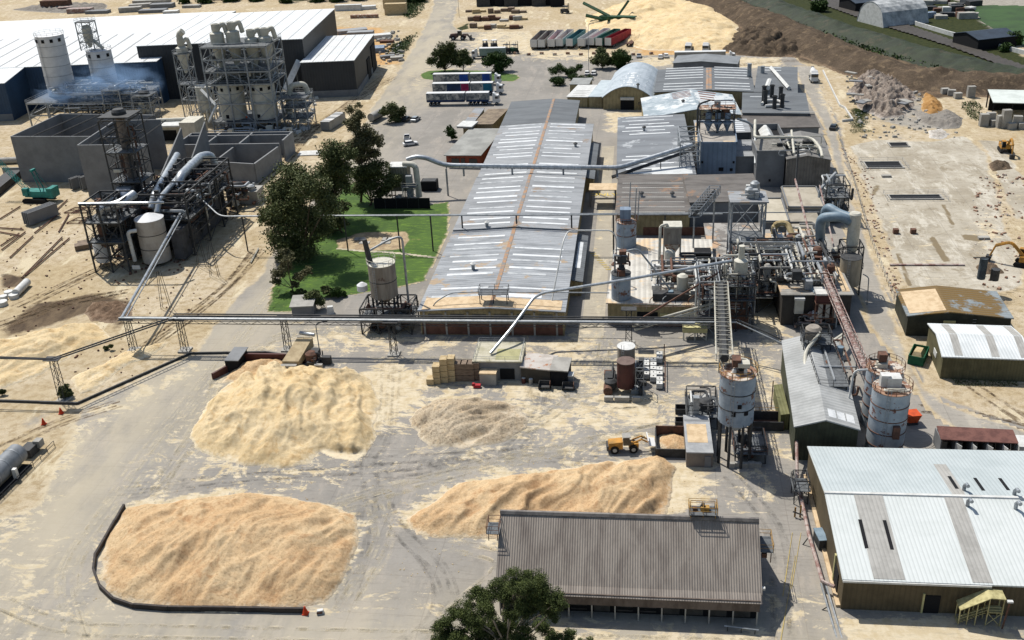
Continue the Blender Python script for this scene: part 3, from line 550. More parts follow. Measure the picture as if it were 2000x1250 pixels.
F=Fr(MILL['F'].P(MILL['F'].w+.1,1.5),(1,0),4.8,14); bldg('mill_annex','recess block between the mill and the dark grey tower, roof striped white',F,[(0,6.4),(1,6.4)],'v',m_concgrey,m_oldroof)
hD=HT(1480,366,297)
F=frame((1479,297),(1534,296),hD,(1478,272)); B=bldg('dryer_tower','square dark grey concrete block next to the tall mill',F,[(0,hD),(1,hD)],'v',m_concgrey,mat('gravel_roof','8f8c85','6f6c66',sc=1,bump=.5),.05,parapet=.25); wallbox(B,'front',3.2,3.7,1.5,2.1,m_black,'vent')
hA=HT(1477,300,268)+.5
F=frame((1477,266),(1531,265),hD,(1477,243)); B=bldg('open_topped_bin','open-topped grey bin with a white tent roof inside',F,[(0,hD-1.6),(1,hD-1.6)],'v',m_concgrey,m_black,0,parapet=1.6,cat='bin')
b=MB(); w_,d_=F.w,F.d
b.hexa([F.P(1.8,.6,hD-1.4),F.P(w_-1.8,.6,hD-1.4),F.P(w_-1.8,d_-.8,hD-1.4),F.P(1.8,d_-.8,hD-1.4)],[F.P(w_*.5-.3,.7,hD+.1),F.P(w_*.5+.3,.7,hD+.1),F.P(w_*.5+.3,d_-1,hD+.1),F.P(w_*.5-.3,d_-1,hD+.1)]); b.build('tent_cover',m_whitemet,B['t'])
hC=HT(1537,372,310)
F=frame((1537.5,310),(1623,310.5),hC,(1533,262)); B=bldg('corrugated_tower','tall grey-brown corrugated end block with a shallow gable roof and pipes',F,[(0,hC-.2),(.46,hC+.8),(1,hC-.2)],'v',mat('grey_brown_cladding','8a847c','6f6a63',sc=.4,corr=(0,.7,.4)),mat('worn_grey_roof','8e8c89','767470',sc=.3,streak=(.4,1.5,1),corr=(A90,1.0,.4)),.2)
for k in (1.5,5,8.5): panel(B,F.w*.2,F.w*.44,k,k+.5,m_sky)
F=frame((1455,300),(1477,300),4,(1455,225)); 
F=Fr((STK['F'].P(1,-11)),(1,0),20,10.9); bldg('rear_shed','brown low-pitched roof sunk behind the open bin, below the black stacks',F,[(0,4.6),(1,5.3)],'u',m_concgrey,mat('brown_grey_roof','736d68','5f5a56',sc=.3,corr=(A90,1.0,.3)))
# alley bridge
zb=4.5; F=Fr((G(1150,371,zb).x,G(1150,371,zb).y),(1,0),G(1204,371,zb).x-G(1150,371,zb).x,5); t=thing('alley_canopy',F.P(F.w/2,2.5,0),'dusty canopy roof spanning the alley with a lettered sign below','canopy')
b=MB(); b.hexa([F.P(0,0,zb-.2),F.P(F.w,0,zb-.2),F.P(F.w,5,zb-.2),F.P(0,5,zb-.2)],[F.P(0,0,zb),F.P(F.w,0,zb),F.P(F.w,5,zb),F.P(0,5,zb)]); b.build('roof',m_dustroof,t)
for a in (.3,F.w-.3):
    for e in (.3,4.7): MB().bar(F.P(a,e,0),F.P(a,e,zb-.2),.3).build('post',m_concgrey,t)
# --- foreground shed
eh=HT(1481,1209,1158); rh=9.2; xa=G(973,1138,eh).x; yf=93.6; wd=14.4-xa
F=Fr((xa,yf),(1,0),wd,(G(1478,1016,rh).y-yf)*2)
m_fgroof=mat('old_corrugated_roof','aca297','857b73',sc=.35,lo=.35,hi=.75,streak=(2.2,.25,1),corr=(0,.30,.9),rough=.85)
m_fgf=mat('brown_fascia','7a6d64','5d5149',sc=.5,streak=(1,1,.4))
B=bldg('bulk_store','big foreground shed with a worn brown-grey corrugated roof and open bays',F,[(0,eh),(.5,rh),(1,eh)],'u',m_fgf,m_fgroof,.3,roof=True); FG=B
# fascia overhanging the open bays
fh=HT(1481,1209,1182)
# bays stay uncut: a black sheet paints their shade, posts in front
wallbox(B,'front',.1,wd-.1,.05,fh-.1,m_black,'bay_shade',.06)
for i in range(12):
    a=wd-.25-i*(wd-.5)/11.; 
    b=MB(); P=F.P(a,-1.1); b.box((P.x,P.y,fh/2),(.16,.3,fh)); b.build('post',m_concl,B['t'])
b=MB(); P1=F.P(wd/2,-1.15); b.box((P1.x,P1.y,(eh-.25+fh)/2),(wd,.14,eh-.25-fh)); b.build('fascia',m_fgf,B['t'])
b=MB(); b.hexa([F.P(0,-1.2,eh-.35),F.P(wd,-1.2,eh-.35),F.P(wd,0,eh-.15),F.P(0,0,eh-.15)],[F.P(-.2,-1.4,eh-.75+.25),F.P(wd+.2,-1.4,eh-.75+.25),F.P(wd+.2,-.2,eh+.06),F.P(-.2,-.2,eh+.06)]); b.build('eave',m_fgroof,B['t'])
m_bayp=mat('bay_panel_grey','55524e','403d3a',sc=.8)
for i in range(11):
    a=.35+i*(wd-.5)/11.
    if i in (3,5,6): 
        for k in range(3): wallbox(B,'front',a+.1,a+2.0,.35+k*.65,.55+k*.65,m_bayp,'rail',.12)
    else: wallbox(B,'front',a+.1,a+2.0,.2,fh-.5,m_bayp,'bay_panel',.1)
b=MB(); b.hexa([F.P(-.3,F.d/2-.35,rh-.0),F.P(wd+.3,F.d/2-.35,rh-.0),F.P(wd+.3,F.d/2+.35,rh-.0),F.P(-.3,F.d/2+.35,rh-.0)],[F.P(-.3,F.d/2-.15,rh+.32),F.P(wd+.3,F.d/2-.15,rh+.32),F.P(wd+.3,F.d/2+.15,rh+.32),F.P(-.3,F.d/2+.15,rh+.32)]); b.build('ridge_cap',mat('ridge_grey','8f8983','6f6a66',sc=1),B['t'])
MB().box((14.75,yf+.6,eh+.1),(.7,.35,.3)).build('roof_lamp',m_whitemet,B['t'])
# --- big right shed
X0=24.2; F=Fr((X0,95.8),(1,0),46,27.4); B=bldg('warehouse','large pale sheet-roofed warehouse with olive walls in the lower right corner',F,[(0,4.6),(.5,6.7),(1,4.6)],'u',m_olive2,m_palegreen,.25); BR=B
panel(B,.0,13.6,1.9+1.4,1.9+4.9,m_greystrip,'grey_sheet_strip',.14); panel(B,.0,13.6,14.2,16.4,m_greystrip,'grey_sheet_strip',.14); panel(B,13.8,27.3,14.2+1.2,16.0+1.0,m_greystrip,'grey_sheet_strip',.14)
def slit(pc,pd):   # dark ventilator strip on the roof between two picture points
    a=G(pc[0],pc[1],5.7); c=G(pd[0],pd[1],5.2); return a,c
m_farroof=mat('far_blue_grey_sheet','c6cfd0','b9c3c4',sc=.15,corr=(0.04,.5,.1))  # far slope sheeted in a darker blue-grey than the near one
panel(B,13.8,27.55,-.2,46.2,m_farroof,'roof_sheet',.125,.02)
for (e,c0,c1) in ((3.1,4.6,9.2),(6.0,4.5,9.2),(16.2,15.7,19.2),(19.3,15.4,18.9),(22.4,15.7,19)): panel(B,c0,c1,e,e+.42,m_black,'skylight',.17,label='dark slot')
b=MB(); b.hexa([F.P(-.3,13.4,6.72),F.P(46.3,13.4,6.72),F.P(46.3,14.0,6.72),F.P(-.3,14.0,6.72)],[F.P(-.3,13.5,6.95),F.P(46.3,13.5,6.95),F.P(46.3,13.9,6.95),F.P(-.3,13.9,6.95)]); b.build('ridge_cap',m_whitemet,B['t'])
for (px,py) in ((1890,985),(1883,955),(1981,965),(1984,990)):
    p=G(px,py,6.8); b=MB(); b.path([(p.x,p.y,6.3),(p.x,p.y,7.3),(p.x+.1,p.y-.25,7.7),(p.x+.15,p.y-.8,7.75)],.24,8); b.build('roof_vent',mat('galvanised','b9bfc4','8e959b',sc=2,metal=.6,rough=.4),B['t'],True)
wallbox(B,'front',9.2,11.0,.05,2.6,m_black,'door'); wallbox(B,'front',9.0,9.2,.05,2.9,m_cream,'door_frame',.2)
wallbox(B,'front',21.5,24,.3,1.3,m_whitemet,'window'); wallbox(B,'front',20.5,22.3,3.2,3.9,m_greystrip,'window'); wallbox(B,'left',2.5,4.5,0,3,m_black,'door')
b=MB(); b.box((X0+8,95.5,4.45),(16.4,.25,.25)); b.build('gutter',m_whitemet,B['t'])
wallbox(B,'left',4.6,5,.2,4.2,m_cream,'downpipe',.2); wallbox(B,'left',.3,27,.0,.35,m_dustroof,'kerb',.5)
# covered stair
sx0=G(1863,1205).x; sx1=G(1945,1205).x; t=thing('covered_staircase',(sx0,94.3,0),'cream timber staircase with a sloping roof against the warehouse wall','staircase')
m_crt=mat('cream_timber','cdc38f','a89f70',sc=1.5)
ys=(94.0,95.2)
b=MB(); L=sx1-sx0
b.hexa([(sx0,ys[0]-.2,2.2),(sx1-1.6,ys[0]-.2,4.1),(sx1-1.6,ys[1]+.3,4.1),(sx0,ys[1]+.3,2.2)],[(sx0,ys[0]-.2,2.3),(sx1-1.6,ys[0]-.2,4.22),(sx1-1.6,ys[1]+.3,4.22),(sx0,ys[1]+.3,2.3)])
b.hexa([(sx1-1.6,ys[0]-.2,4.1),(sx1,ys[0]-.2,4.0),(sx1,ys[1]+.3,4.0),(sx1-1.6,ys[1]+.3,4.1)],[(sx1-1.6,ys[0]-.2,4.22),(sx1,ys[0]-.2,4.12),(sx1,ys[1]+.3,4.12),(sx1-1.6,ys[1]+.3,4.22)]); b.build('roof',m_crt,t)
b=MB()
for i in range(9):
    x=sx0+i*(L-1.8)/9; b.box((x+.15,(ys[0]+ys[1])/2,.15+i*.2),(.3,1.0,.06))
b.box((sx1-.8,(ys[0]+ys[1])/2,1.95),(1.7,1.2,.1)); b.build('stair_tread',m_crt,t)
for x,zt in ((sx0+.1,2.2),(sx0+1.0,2.7),(sx0+1.9,3.2),(sx1-1.65,4.1),(sx1-.1,4.0)):
    for y in ys: MB().box((x,y,zt/2),(.1,.1,zt)).build('post',m_crt,t)
b=MB(); b.bar((sx1-1.65,ys[0],.1),(sx1-.1,ys[0],1.9),.08).bar((sx1-.1,ys[0],.1),(sx1-1.65,ys[0],1.9),.08)
for k in (.4,.8): b.bar((sx0,ys[0],.1+k+.3),(sx1-1.65,ys[0],1.95+k),.07).bar((sx1-1.65,ys[0],1.95+k),(sx1,ys[0],1.95+k),.07)
b.build('railing',m_crt,t)
# --- green shed right, mossy shed, dark-green mill shed
F=frame((1843,693),(2010,699),4.4,(1812,631)); B=bldg('workshop','olive workshop with a white and grey striped gable roof on the right edge',F,[(0,4.2),(.48,5.4),(1,4.2)],'u',mat('olive_green_wall','706c50','5c583f',sc=.4,corr=(0.05,.5,.3)),mat('bright_white_sheet','eef2f2','dde2e2',sc=.3,corr=(0.05,.5,.3)),.3)
for k in (4.0,9.6,14.0,18.6): panel(B,.1,F.d*.48-.1,k-2.2,k-1.0,m_greystrip,'grey_sheet_strip'); panel(B,F.d*.49,F.d-.2,k-2.2,k-1.0,m_greystrip,'grey_sheet_strip')
wallbox(B,'left',4,6,1.6,2.6,m_whitemet,'window')
F=frame((1774,616),(1976,621),4.0,(1757,567)); B=bldg('workshop','dark shed with a mossy, rust-stained roof behind the olive workshop',F,[(0,4.0),(.4,4.9),(1,4.0)],'v',mat('dark_green_wall','44463a','33352c',sc=.5),mat('mossy_roof','9aa3a6','838c90',sc=.3,c3='7c6232',sc3=.09,lo3=.49,hi3=.55,corr=(A90,.9,.3)),.3)
panel(B,.3,F.w*.37,.5,F.d*.9,m_dustroof,'dust_cover',.14,.03)
wallbox(B,'front',6,8,.1,3.2,m_cream,'door'); b=MB()
for k in range(7): P=F.P(11+.0*k,-.35,.4+k*.55); b.box(P,(.6,.06,.06))
b.build('ladder',m_concl,B['t'])
F=frame((1554,832),(1677,838),5.0,(1520,666)); zz=HT(1554,898,832); F=frame((1554,832),(1677,838),zz,(1521,666)); B=bldg('chip_shed','long dark green shed with a pale grey gable roof beside the twin silos',F,[(0,zz),(.47,zz+1.3),(1,zz)],'v',mat('dark_green_cladding','4e5240','3c4032',sc=.4,corr=(0,.6,.4)),mat('pale_grey_roof','b9bbba','a3a5a4',sc=.3,corr=(A90,.8,.3)),.25); CHS=B
for k in range(3): panel(B,F.w*.53+k*1.3,F.w*.53+1.1+k*1.3,1.0,3.2,m_sky)
F=Fr((F.P(-1.3,8)),(1,0),1.2,9); bldg('meter_box','olive box built against the dark green shed',F,[(0,2.6),(1,2.8)],'v',m_olive,m_olive,.05,cat='box')
# container row with open doors
F=frame((1838,858),(1990,866),2.7,(1832,834)); t=thing('storage_units',F.P(F.w/2,F.d/2,0),'row of rusty-roofed storage units standing with their white doors open','storage units')
b=MB(); b.hexa([F.P(0,0,2.55),F.P(F.w,0,2.55),F.P(F.w,F.d,2.75),F.P(0,F.d,2.75)],[F.P(0,0,2.7),F.P(F.w,0,2.7),F.P(F.w,F.d,2.9),F.P(0,F.d,2.9)]); b.build('roof',mat('rust_brown_roof','7d544a','633f38',sc=.8),t)
b=MB(); C0=F.P(F.w/2,F.d-.1); b.box((C0.x,C0.y,1.3),(F.w,.12,2.5)); 
for k in range(6): C0=F.P(k*F.w/5,F.d/2); b.box((C0.x,C0.y,1.27),(.15,F.d,2.54))
b.build('wall',m_concgrey,t)
for k in range(1,5):
    C0=F.P(k*F.w/5+.3,-.5,1.2); MB().box(C0,(.08,1.1,2.2),.35+.2*(k%2)).build('door',m_whitemet,t)
    C0=F.P(k*F.w/5-1.4,F.d*.6,.7); MB().box(C0,(1.3,.8,1.2)).build('cabinet',m_concl,t)
F=frame((1992,872),(2030,874),2.7,(1990,850)); bldg('storage_units','white storage unit on the end of the rusty row',F,[(0,2.6),(1,2.6)],'v',m_whitemet,m_whitemet,.05,cat='storage units')
# --- top-right
F=frame((1940,200),(2060,203),5.2,(1914,176)); t=thing('open_shelter',F.P(F.w/2,F.d/2,0),'open-sided white-roofed shelter over stacked materials on the right edge','shelter')
b=MB(); b.hexa([F.P(0,0,5.0),F.P(F.w,0,5.0),F.P(F.w,F.d,5.3),F.P(0,F.d,5.3)],[F.P(0,0,5.2),F.P(F.w,0,5.2),F.P(F.w,F.d,5.5),F.P(0,F.d,5.5)]); b.build('roof',mat('off_white_roof','dfe6e0','cbd2cc',sc=.3),t)
for a in (.3,F.w*.33,F.w*.66,F.w-.3):
    for e in (.3,F.d-.3): MB().bar(F.P(a,e,0),F.P(a,e,5),.35).build('post',m_black,t)
b=MB(); C0=F.P(F.w/2,F.d*.85,1.9); b.box(C0,(F.w*.96,.3,3.8)); b.build('back_wall',m_black,t)
F=frame((1676,18),(1728,31),5.0,d=22); u=F.u; N=10
B=bldg('arched_hangar','white ribbed half-round hangar beyond the railway',F,[(i/N,.5+9*math.sqrt(max(0,1-(i/N*2-1)**2))) for i in range(N+1)],'v',m_whitemet,mat('ribbed_white','cfd2d2','8f9496',sc=.2,corr=(1.3,3,.3)),.1)
F=frame((1863,62),(1912,75),4.5,d=17); B=bldg('dark_shed','dark blue-roofed shed among parked machines beyond the railway',F,[(0,4),(.5,5.6),(1,4)],'v',m_black,mat('navy_roof','3a4858','303c4a',sc=.3),.3)
F=frame((1640,-6),(1672,2),5,d=14); bldg('dark_shed','dark blue shed half out of frame beside the arched hangar',F,[(0,4),(.5,5.6),(1,4)],'v',m_black,mat('navy_roof','3a4858','303c4a',sc=.3),.3)
# --- top-left new halls
def vproj(P): return P
hCf=HT(705,182,117); A0=G(705,182); A1=G(735.5,134.5)
vdir=Vector((A1.x-A0.x,A1.y-A0.y,0)).normalized(); udir=Vector((vdir.y,-vdir.x,0))
def frN(pR,z,w,d,back=None):   # front-right roof corner seen at height z; new halls share one orientation
    R_=G(*pR,z); O=R_-udir*w; return Fr(O,udir,w,d)
hC2=12.6
R_=G(691,118,hC2); wC=(R_-G(597,117,hC2)).dot(udir); dC=(G(725,67,hC2)-R_).dot(vdir)
F=Fr(R_-udir*(wC+1),udir,wC+1,dC); B=bldg('new_hall','lowest of the new dark halls, white roof and open doorway facing the road',F,[(0,hC2),(1,hC2)],'v',m_dark_clad,m_white_roof,.15)
for k in range(4): panel(B,F.w*(.22+.2*k),F.w*(.235+.2*k),.5,F.d-.5,m_white_ribs,'roof_rib',.16)
wallbox(B,'front',.0,F.w,.0,2.4,m_concgrey,'wall_base',.2); wallbox(B,'right',0,F.d,.0,2.2,m_concgrey,'wall_base',.2)
wallbox(B,'right',F.d*.52,F.d*.66,0.1,7.5,m_black,'door',.35); wallbox(B,'right',F.d*.76,F.d*.95,.1,10,m_black,'door',.35)
hB=19.5; R_=G(590,76,hB); wB=(R_-G(295,74,hB)).dot(udir); dB=(G(632,18,hB)-R_).dot(vdir)
F=Fr(R_-udir*wB,udir,wB,dB); B=bldg('new_hall','tallest new hall with dark front walls and a white ribbed roof',F,[(0,hB),(1,hB)],'v',m_dark_clad,m_white_roof,.15)
for k in range(10): panel(B,F.w*(.06+.095*k),F.w*(.064+.095*k),.5,F.d-.5,m_white_ribs,'roof_rib',.16)
BB=B
hA_=15.; R_=G(305,120,hA_); wA=150; dA=(G(340,27,hA_)-R_).dot(vdir)
F=Fr(R_-udir*wA,udir,wA,dA); B=bldg('new_hall','wide new hall on the left with haze-tinted walls and a white ribbed roof',F,[(0,hA_),(.45,hA_+2),(1,hA_)],'u',m_blue_clad,m_white_roof,.15)
for k in range(22): panel(B,.5,dA*.44,wA-5-k*6.6,wA-4.3-k*6.6,m_white_ribs,'roof_rib',.16)
F=Fr(R_-udir*(wA)-vdir*16,udir,wA-wA+ (G(52,141,13)-(R_-udir*wA)).dot(udir),16); B=bldg('new_hall','low haze-tinted front annex of the wide hall at the left edge',F,[(0,13),(1,14.9)],'u',m_blue_clad,m_white_roof,.15)
wallbox(B,'front',F.w-22,F.w-11,6.0,10.5,m_concl,'window',.2); wallbox(B,'front',0,F.w,0,2.4,m_concgrey,'wall_base',.25)
# ================= PILES =================
def chipmat(name,c1,c2,c3,dark='8a6a48',sc=1.0,grain=.55,pc='efd3a0',chip=2.6):
    m=bpy.data.materials.new(name); q=NT(m)
    col=q.mix(q.ramp(q.noise(.12*sc,6,.65),.35,.65),c1,c2); col=q.mix(q.ramp(q.noise(.35*sc,7,.72,None,.8),.5,.66),col,c3)
    v=q.n('TexVoronoi'); v.inputs['Scale'].default_value=chip; q.l(q.pos,v.inputs['Vector'])
    f=q.noise(chip*1.2,6,.8); col=q.mix(q.math('MULTIPLY',q.ramp(f,.47,.66),grain),col,dark); col=q.mix(q.math('MULTIPLY',q.ramp(f,.32,.5,1,0),grain*.5),col,pc)
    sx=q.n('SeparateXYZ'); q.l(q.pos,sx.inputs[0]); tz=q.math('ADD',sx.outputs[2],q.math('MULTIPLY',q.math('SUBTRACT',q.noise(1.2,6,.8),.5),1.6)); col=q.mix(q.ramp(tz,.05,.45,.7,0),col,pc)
    q.l(col,q.b.inputs['Base Color']); q.b.inputs['Roughness'].default_value=1; q.b.inputs['Specular IOR Level'].default_value=.05
    b1=q.bump(q.noise(.9,7,.72),.5,.7); b2=q.bump(q.noise(chip*1.3,7,.88),.9,.2,b1); q.l(b2,q.b.inputs['Normal']); return m
ALB0=ALB; ALB=.66
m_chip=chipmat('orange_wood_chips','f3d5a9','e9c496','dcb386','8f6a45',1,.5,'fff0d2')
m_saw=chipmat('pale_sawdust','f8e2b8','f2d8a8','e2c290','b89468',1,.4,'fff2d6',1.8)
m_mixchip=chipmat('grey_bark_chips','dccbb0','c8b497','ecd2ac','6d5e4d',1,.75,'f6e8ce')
ALB=ALB0
m_soil=chipmat('dark_brown_soil','6a5d4f','544a3f','85745f','3b3029',1,.5,'96806a',1.5)
m_rubble=chipmat('grey_rubble','a3968a','8b7f76','bdb0a2','5c534c',1.5,.7,'d5cbc0',1.2)
m_gravel=chipmat('grey_gravel','a09a92','8c867e','aaa49a','6d6862',1,.5,'bdb7ad',3)
m_clay=chipmat('orange_clay','c0955f','a97d4b','cda574','7d5b38',1,.5,'d9b888',2)
def pile(name,label,poly,h,m,cell=.35,slope=.62,rid=.35,rsc=.16,seed=1,cat='pile',group=None,lobes=(),cuts=(),dirn=None,rough=.12,jit=.8):
    P=gp(poly); x0=min(p.x for p in P)-.5; x1=max(p.x for p in P)+.5; y0=min(p.y for p in P)-.5; y1=max(p.y for p in P)+.5
    xs=np.arange(x0,x1,cell); ys=np.arange(y0,y1,cell); X,Y=np.meshgrid(xs,ys)
    d=sdist(X,Y,P)+(fbm(X*.5,Y*.5,3,seed)-.5)*jit+(fbm(X*.12,Y*.12,2,seed+2)-.5)*jit*2.4
    H=np.full(X.shape,h*.62)
    for px,py,r,hh in lobes:
        c=G(px,py); H=np.maximum(H,hh*np.exp(-(((X-c.x)**2+(Y-c.y)**2)/(r*r)))+h*.0)
    H=H*(.75+.5*fbm(X*.09,Y*.09,3,seed+3))
    Z=H*(1-np.exp(-np.maximum(d,0)*slope/np.maximum(H,.3)))
    a=.35 if dirn is None else dirn
    xr=X*math.cos(a)-Y*math.sin(a); yr=X*math.sin(a)+Y*math.cos(a)
    wx=fbm(X*.12,Y*.12,3,seed+9)*5
    rd=1-np.abs(fbm(xr*rsc*1.7+wx*.3,yr*rsc*.55+wx*.2,4,seed+5)*2-1)*2.2
    Z=Z+np.clip(d/3,0,1)*(rid*h*(rd-.4)*.75+rid*h*(fbm(X*.3,Y*.3,4,seed+6)-.5)*.9)+np.clip(d,0,1)*rough*(fbm(X*1.6,Y*1.6,3,seed+7)-.5)*2
    for cp,dep in cuts:
        cd=sdist(X,Y,gp(cp)); Z=np.where(cd>0,Z*(1-dep*np.clip(cd/.5,0,1)),Z)
    Z=np.where(d>0,np.maximum(Z,.03),-.3)
    o=gridmesh(name,xs,ys,Z,m,mask=d>-cell*1.6); cen=sum(P,Vector())/len(P)
    return tag(o,label,cat,group)
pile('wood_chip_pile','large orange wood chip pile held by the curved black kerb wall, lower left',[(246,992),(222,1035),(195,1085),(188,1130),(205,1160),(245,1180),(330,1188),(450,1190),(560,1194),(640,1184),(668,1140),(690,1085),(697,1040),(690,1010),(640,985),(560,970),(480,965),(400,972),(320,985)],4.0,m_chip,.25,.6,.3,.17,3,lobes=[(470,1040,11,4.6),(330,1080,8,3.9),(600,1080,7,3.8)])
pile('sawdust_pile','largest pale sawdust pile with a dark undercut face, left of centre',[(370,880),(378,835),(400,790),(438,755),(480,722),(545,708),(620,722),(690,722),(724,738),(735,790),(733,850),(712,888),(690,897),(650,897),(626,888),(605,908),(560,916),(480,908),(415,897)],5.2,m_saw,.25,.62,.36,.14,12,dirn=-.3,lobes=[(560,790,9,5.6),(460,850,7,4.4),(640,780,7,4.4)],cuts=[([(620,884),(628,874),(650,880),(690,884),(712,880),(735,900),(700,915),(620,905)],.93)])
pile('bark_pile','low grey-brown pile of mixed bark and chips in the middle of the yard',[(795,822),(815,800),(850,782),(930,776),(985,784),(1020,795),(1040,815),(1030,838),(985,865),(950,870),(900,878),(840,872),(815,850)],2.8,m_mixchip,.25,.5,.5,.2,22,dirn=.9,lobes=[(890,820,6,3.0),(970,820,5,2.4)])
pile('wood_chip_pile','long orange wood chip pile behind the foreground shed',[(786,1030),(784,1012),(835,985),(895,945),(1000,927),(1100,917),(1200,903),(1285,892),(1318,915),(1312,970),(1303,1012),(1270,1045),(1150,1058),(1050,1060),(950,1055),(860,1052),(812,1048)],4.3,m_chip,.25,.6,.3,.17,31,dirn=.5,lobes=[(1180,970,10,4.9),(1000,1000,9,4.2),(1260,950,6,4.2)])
pile('wood_chip_pile','small orange chip pile spilling out of the low concrete bunker',[(425,752),(445,722),(478,706),(520,700),(560,704),(575,716),(548,730),(490,745)],2.6,m_chip,.3,.6,.3,.3,41,lobes=[(520,712,4,2.6)])
pile('wood_chip_pile','little chip heap in the steel bin in front of the yellow loader',[(1290,850),(1322,848),(1345,858),(1342,884),(1300,882),(1288,868)],1.4,m_chip,.2,.8,.2,.5,44)
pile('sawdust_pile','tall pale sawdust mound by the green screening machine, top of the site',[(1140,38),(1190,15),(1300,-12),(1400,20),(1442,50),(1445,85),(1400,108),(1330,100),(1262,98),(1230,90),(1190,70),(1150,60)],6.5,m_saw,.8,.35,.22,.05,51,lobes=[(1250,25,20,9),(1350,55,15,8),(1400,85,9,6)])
pile('soil_pile','dark brown soil heaps behind the white-roofed shed, top right of centre',[(1412,98),(1425,70),(1470,52),(1530,62),(1578,95),(1560,112),(1490,112),(1440,108)],5,m_soil,.6,.5,.6,.12,55,lobes=[(1450,85,9,5.5),(1520,92,8,4)])
pile('rubble_pile','wide heap of grey demolition rubble right of the service road',[(1655,178),(1680,150),(1740,148),(1785,180),(1790,205),(1770,228),(1720,232),(1680,212)],3.2,m_rubble,.4,.6,.8,.3,61,rough=.7,lobes=[(1700,165,8,4),(1740,200,7,3)])
pile('rubble_pile','loose scatter of white rubble beside the grey gravel heap',[(1812,255),(1840,250),(1858,262),(1840,274),(1815,270)],.7,chipmat('white_rubble','cfc9bf','bdb5aa','e0dad0','8a827a',1.5,.6,'efeae2',1.2),.35,.5,.8,.5,63,rough=.4)
pile('clay_pile','orange ridged clay heap between the rubble and the gravel',[(1797,212),(1798,185),(1808,178),(1828,190),(1845,205),(1842,222),(1815,226)],3.4,m_clay,.35,.7,.4,.4,65)
pile('gravel_pile','low grey gravel heap in front of the orange clay heap',[(1780,215),(1815,224),(1850,212),(1885,232),(1870,250),(1830,252),(1795,238)],2.2,m_gravel,.35,.6,.4,.4,67)
pile('sand_mound','rolling pale sand mounds left of the pipe rack towers',[(-60,700),(-40,668),(60,655),(120,640),(190,628),(225,660),(150,690),(80,735),(0,760),(-60,750)],2.8,m_saw,.5,.4,.7,.15,71,cat='sand mound')
pile('soil_pile','reddish brown dirt heap beside the bend of the elevated pipe',[(165,612),(180,592),(230,588),(262,598),(258,620),(215,632),(180,628)],1.8,chipmat('rough_brown_dirt','8f7763','75604e','a28a74','4a3c31',1,.6,'b8a38c',1.5),.4,.5,.8,.3,73,rough=.4)
pile('soil_pile','black soil heap on the far right beside the slab',[(1925,322),(1945,310),(1975,318),(1978,330),(1940,334)],1.4,m_soil,.4,.6,.8,.5,75,rough=.4)
pile('soil_pile','dark crumbly soil heap left of the yellow excavator',[(1905,522),(1918,508),(1945,518),(1965,534),(1940,540),(1915,535)],1.2,m_soil,.3,.6,.8,.5,76,rough=.4)
pile('gravel_pile','thin grey heap of ash against the far-left sand',[(20,20),(120,8),(210,10),(205,20),(120,26)],3,m_gravel,1.0,.5,.5,.2,77)
# earth bank along the railway
def bank(name,label,line,w,h,m,cell=1.2,seed=5,kind='structure'):
    P=gp(line); xs=np.arange(max(min(p.x for p in P)-w,-200),min(max(p.x for p in P)+w,330),cell); ys=np.arange(min(p.y for p in P)-w,max(p.y for p in P)+w,cell); X,Y=np.meshgrid(xs,ys)
    D=np.full(X.shape,1e9)
    for a,b in zip(P[:-1],P[1:]):
        ex,ey=b.x-a.x,b.y-a.y; t=np.clip(((X-a.x)*ex+(Y-a.y)*ey)/(ex*ex+ey*ey),0,1); D=np.minimum(D,np.hypot(X-a.x-ex*t,Y-a.y-ey*t))
    s=np.clip(1-D/w+(fbm(X*.08,Y*.08,3,seed)-.5)*.3,0,1); s=s*s*(3-2*s)
    Z=h*s*(.7+.6*fbm(X*.15,Y*.15,4,seed+1))+(fbm(X*.5,Y*.5,3,seed+2)-.5)*1.4*s-.25
    return tag(gridmesh(name,xs,ys,Z,m,mask=Z>-.2),label,kind=kind)
m_bankg=mat('bank_scrub','2f3a22','222b18',sc=.25,bump=1,bsc=1.2,c3='44422f',sc3=.15)
bank('earth_bank','long bank of dark turned earth running down to the right edge',[(1290,-25),(1400,8),(1500,48),(1600,92),(1700,135),(1800,160),(1900,170),(2060,178)],15,5,m_soil,1.2,5)
bank('scrub_bank','green scrubby bank below the railway',[(1380,-40),(1500,10),(1620,55),(1760,98),(1900,135),(2060,165)],13,3.5,m_bankg,1.3,15)

pile('sand_mound','small pale sand mound with soft humps just above the diagonal pipes',[(95,668),(120,650),(160,640),(190,648),(185,668),(140,680)],1.8,m_saw,.35,.5,.6,.3,81,cat='sand mound')
pile('sand_mound','low sand bank with a ragged dark lower edge beside the leftmost lattice tower',[(140,742),(175,722),(205,712),(240,690),(330,668),(300,690),(240,715),(190,760),(150,775)],1.3,m_saw,.35,.5,.6,.3,83,cat='sand mound')
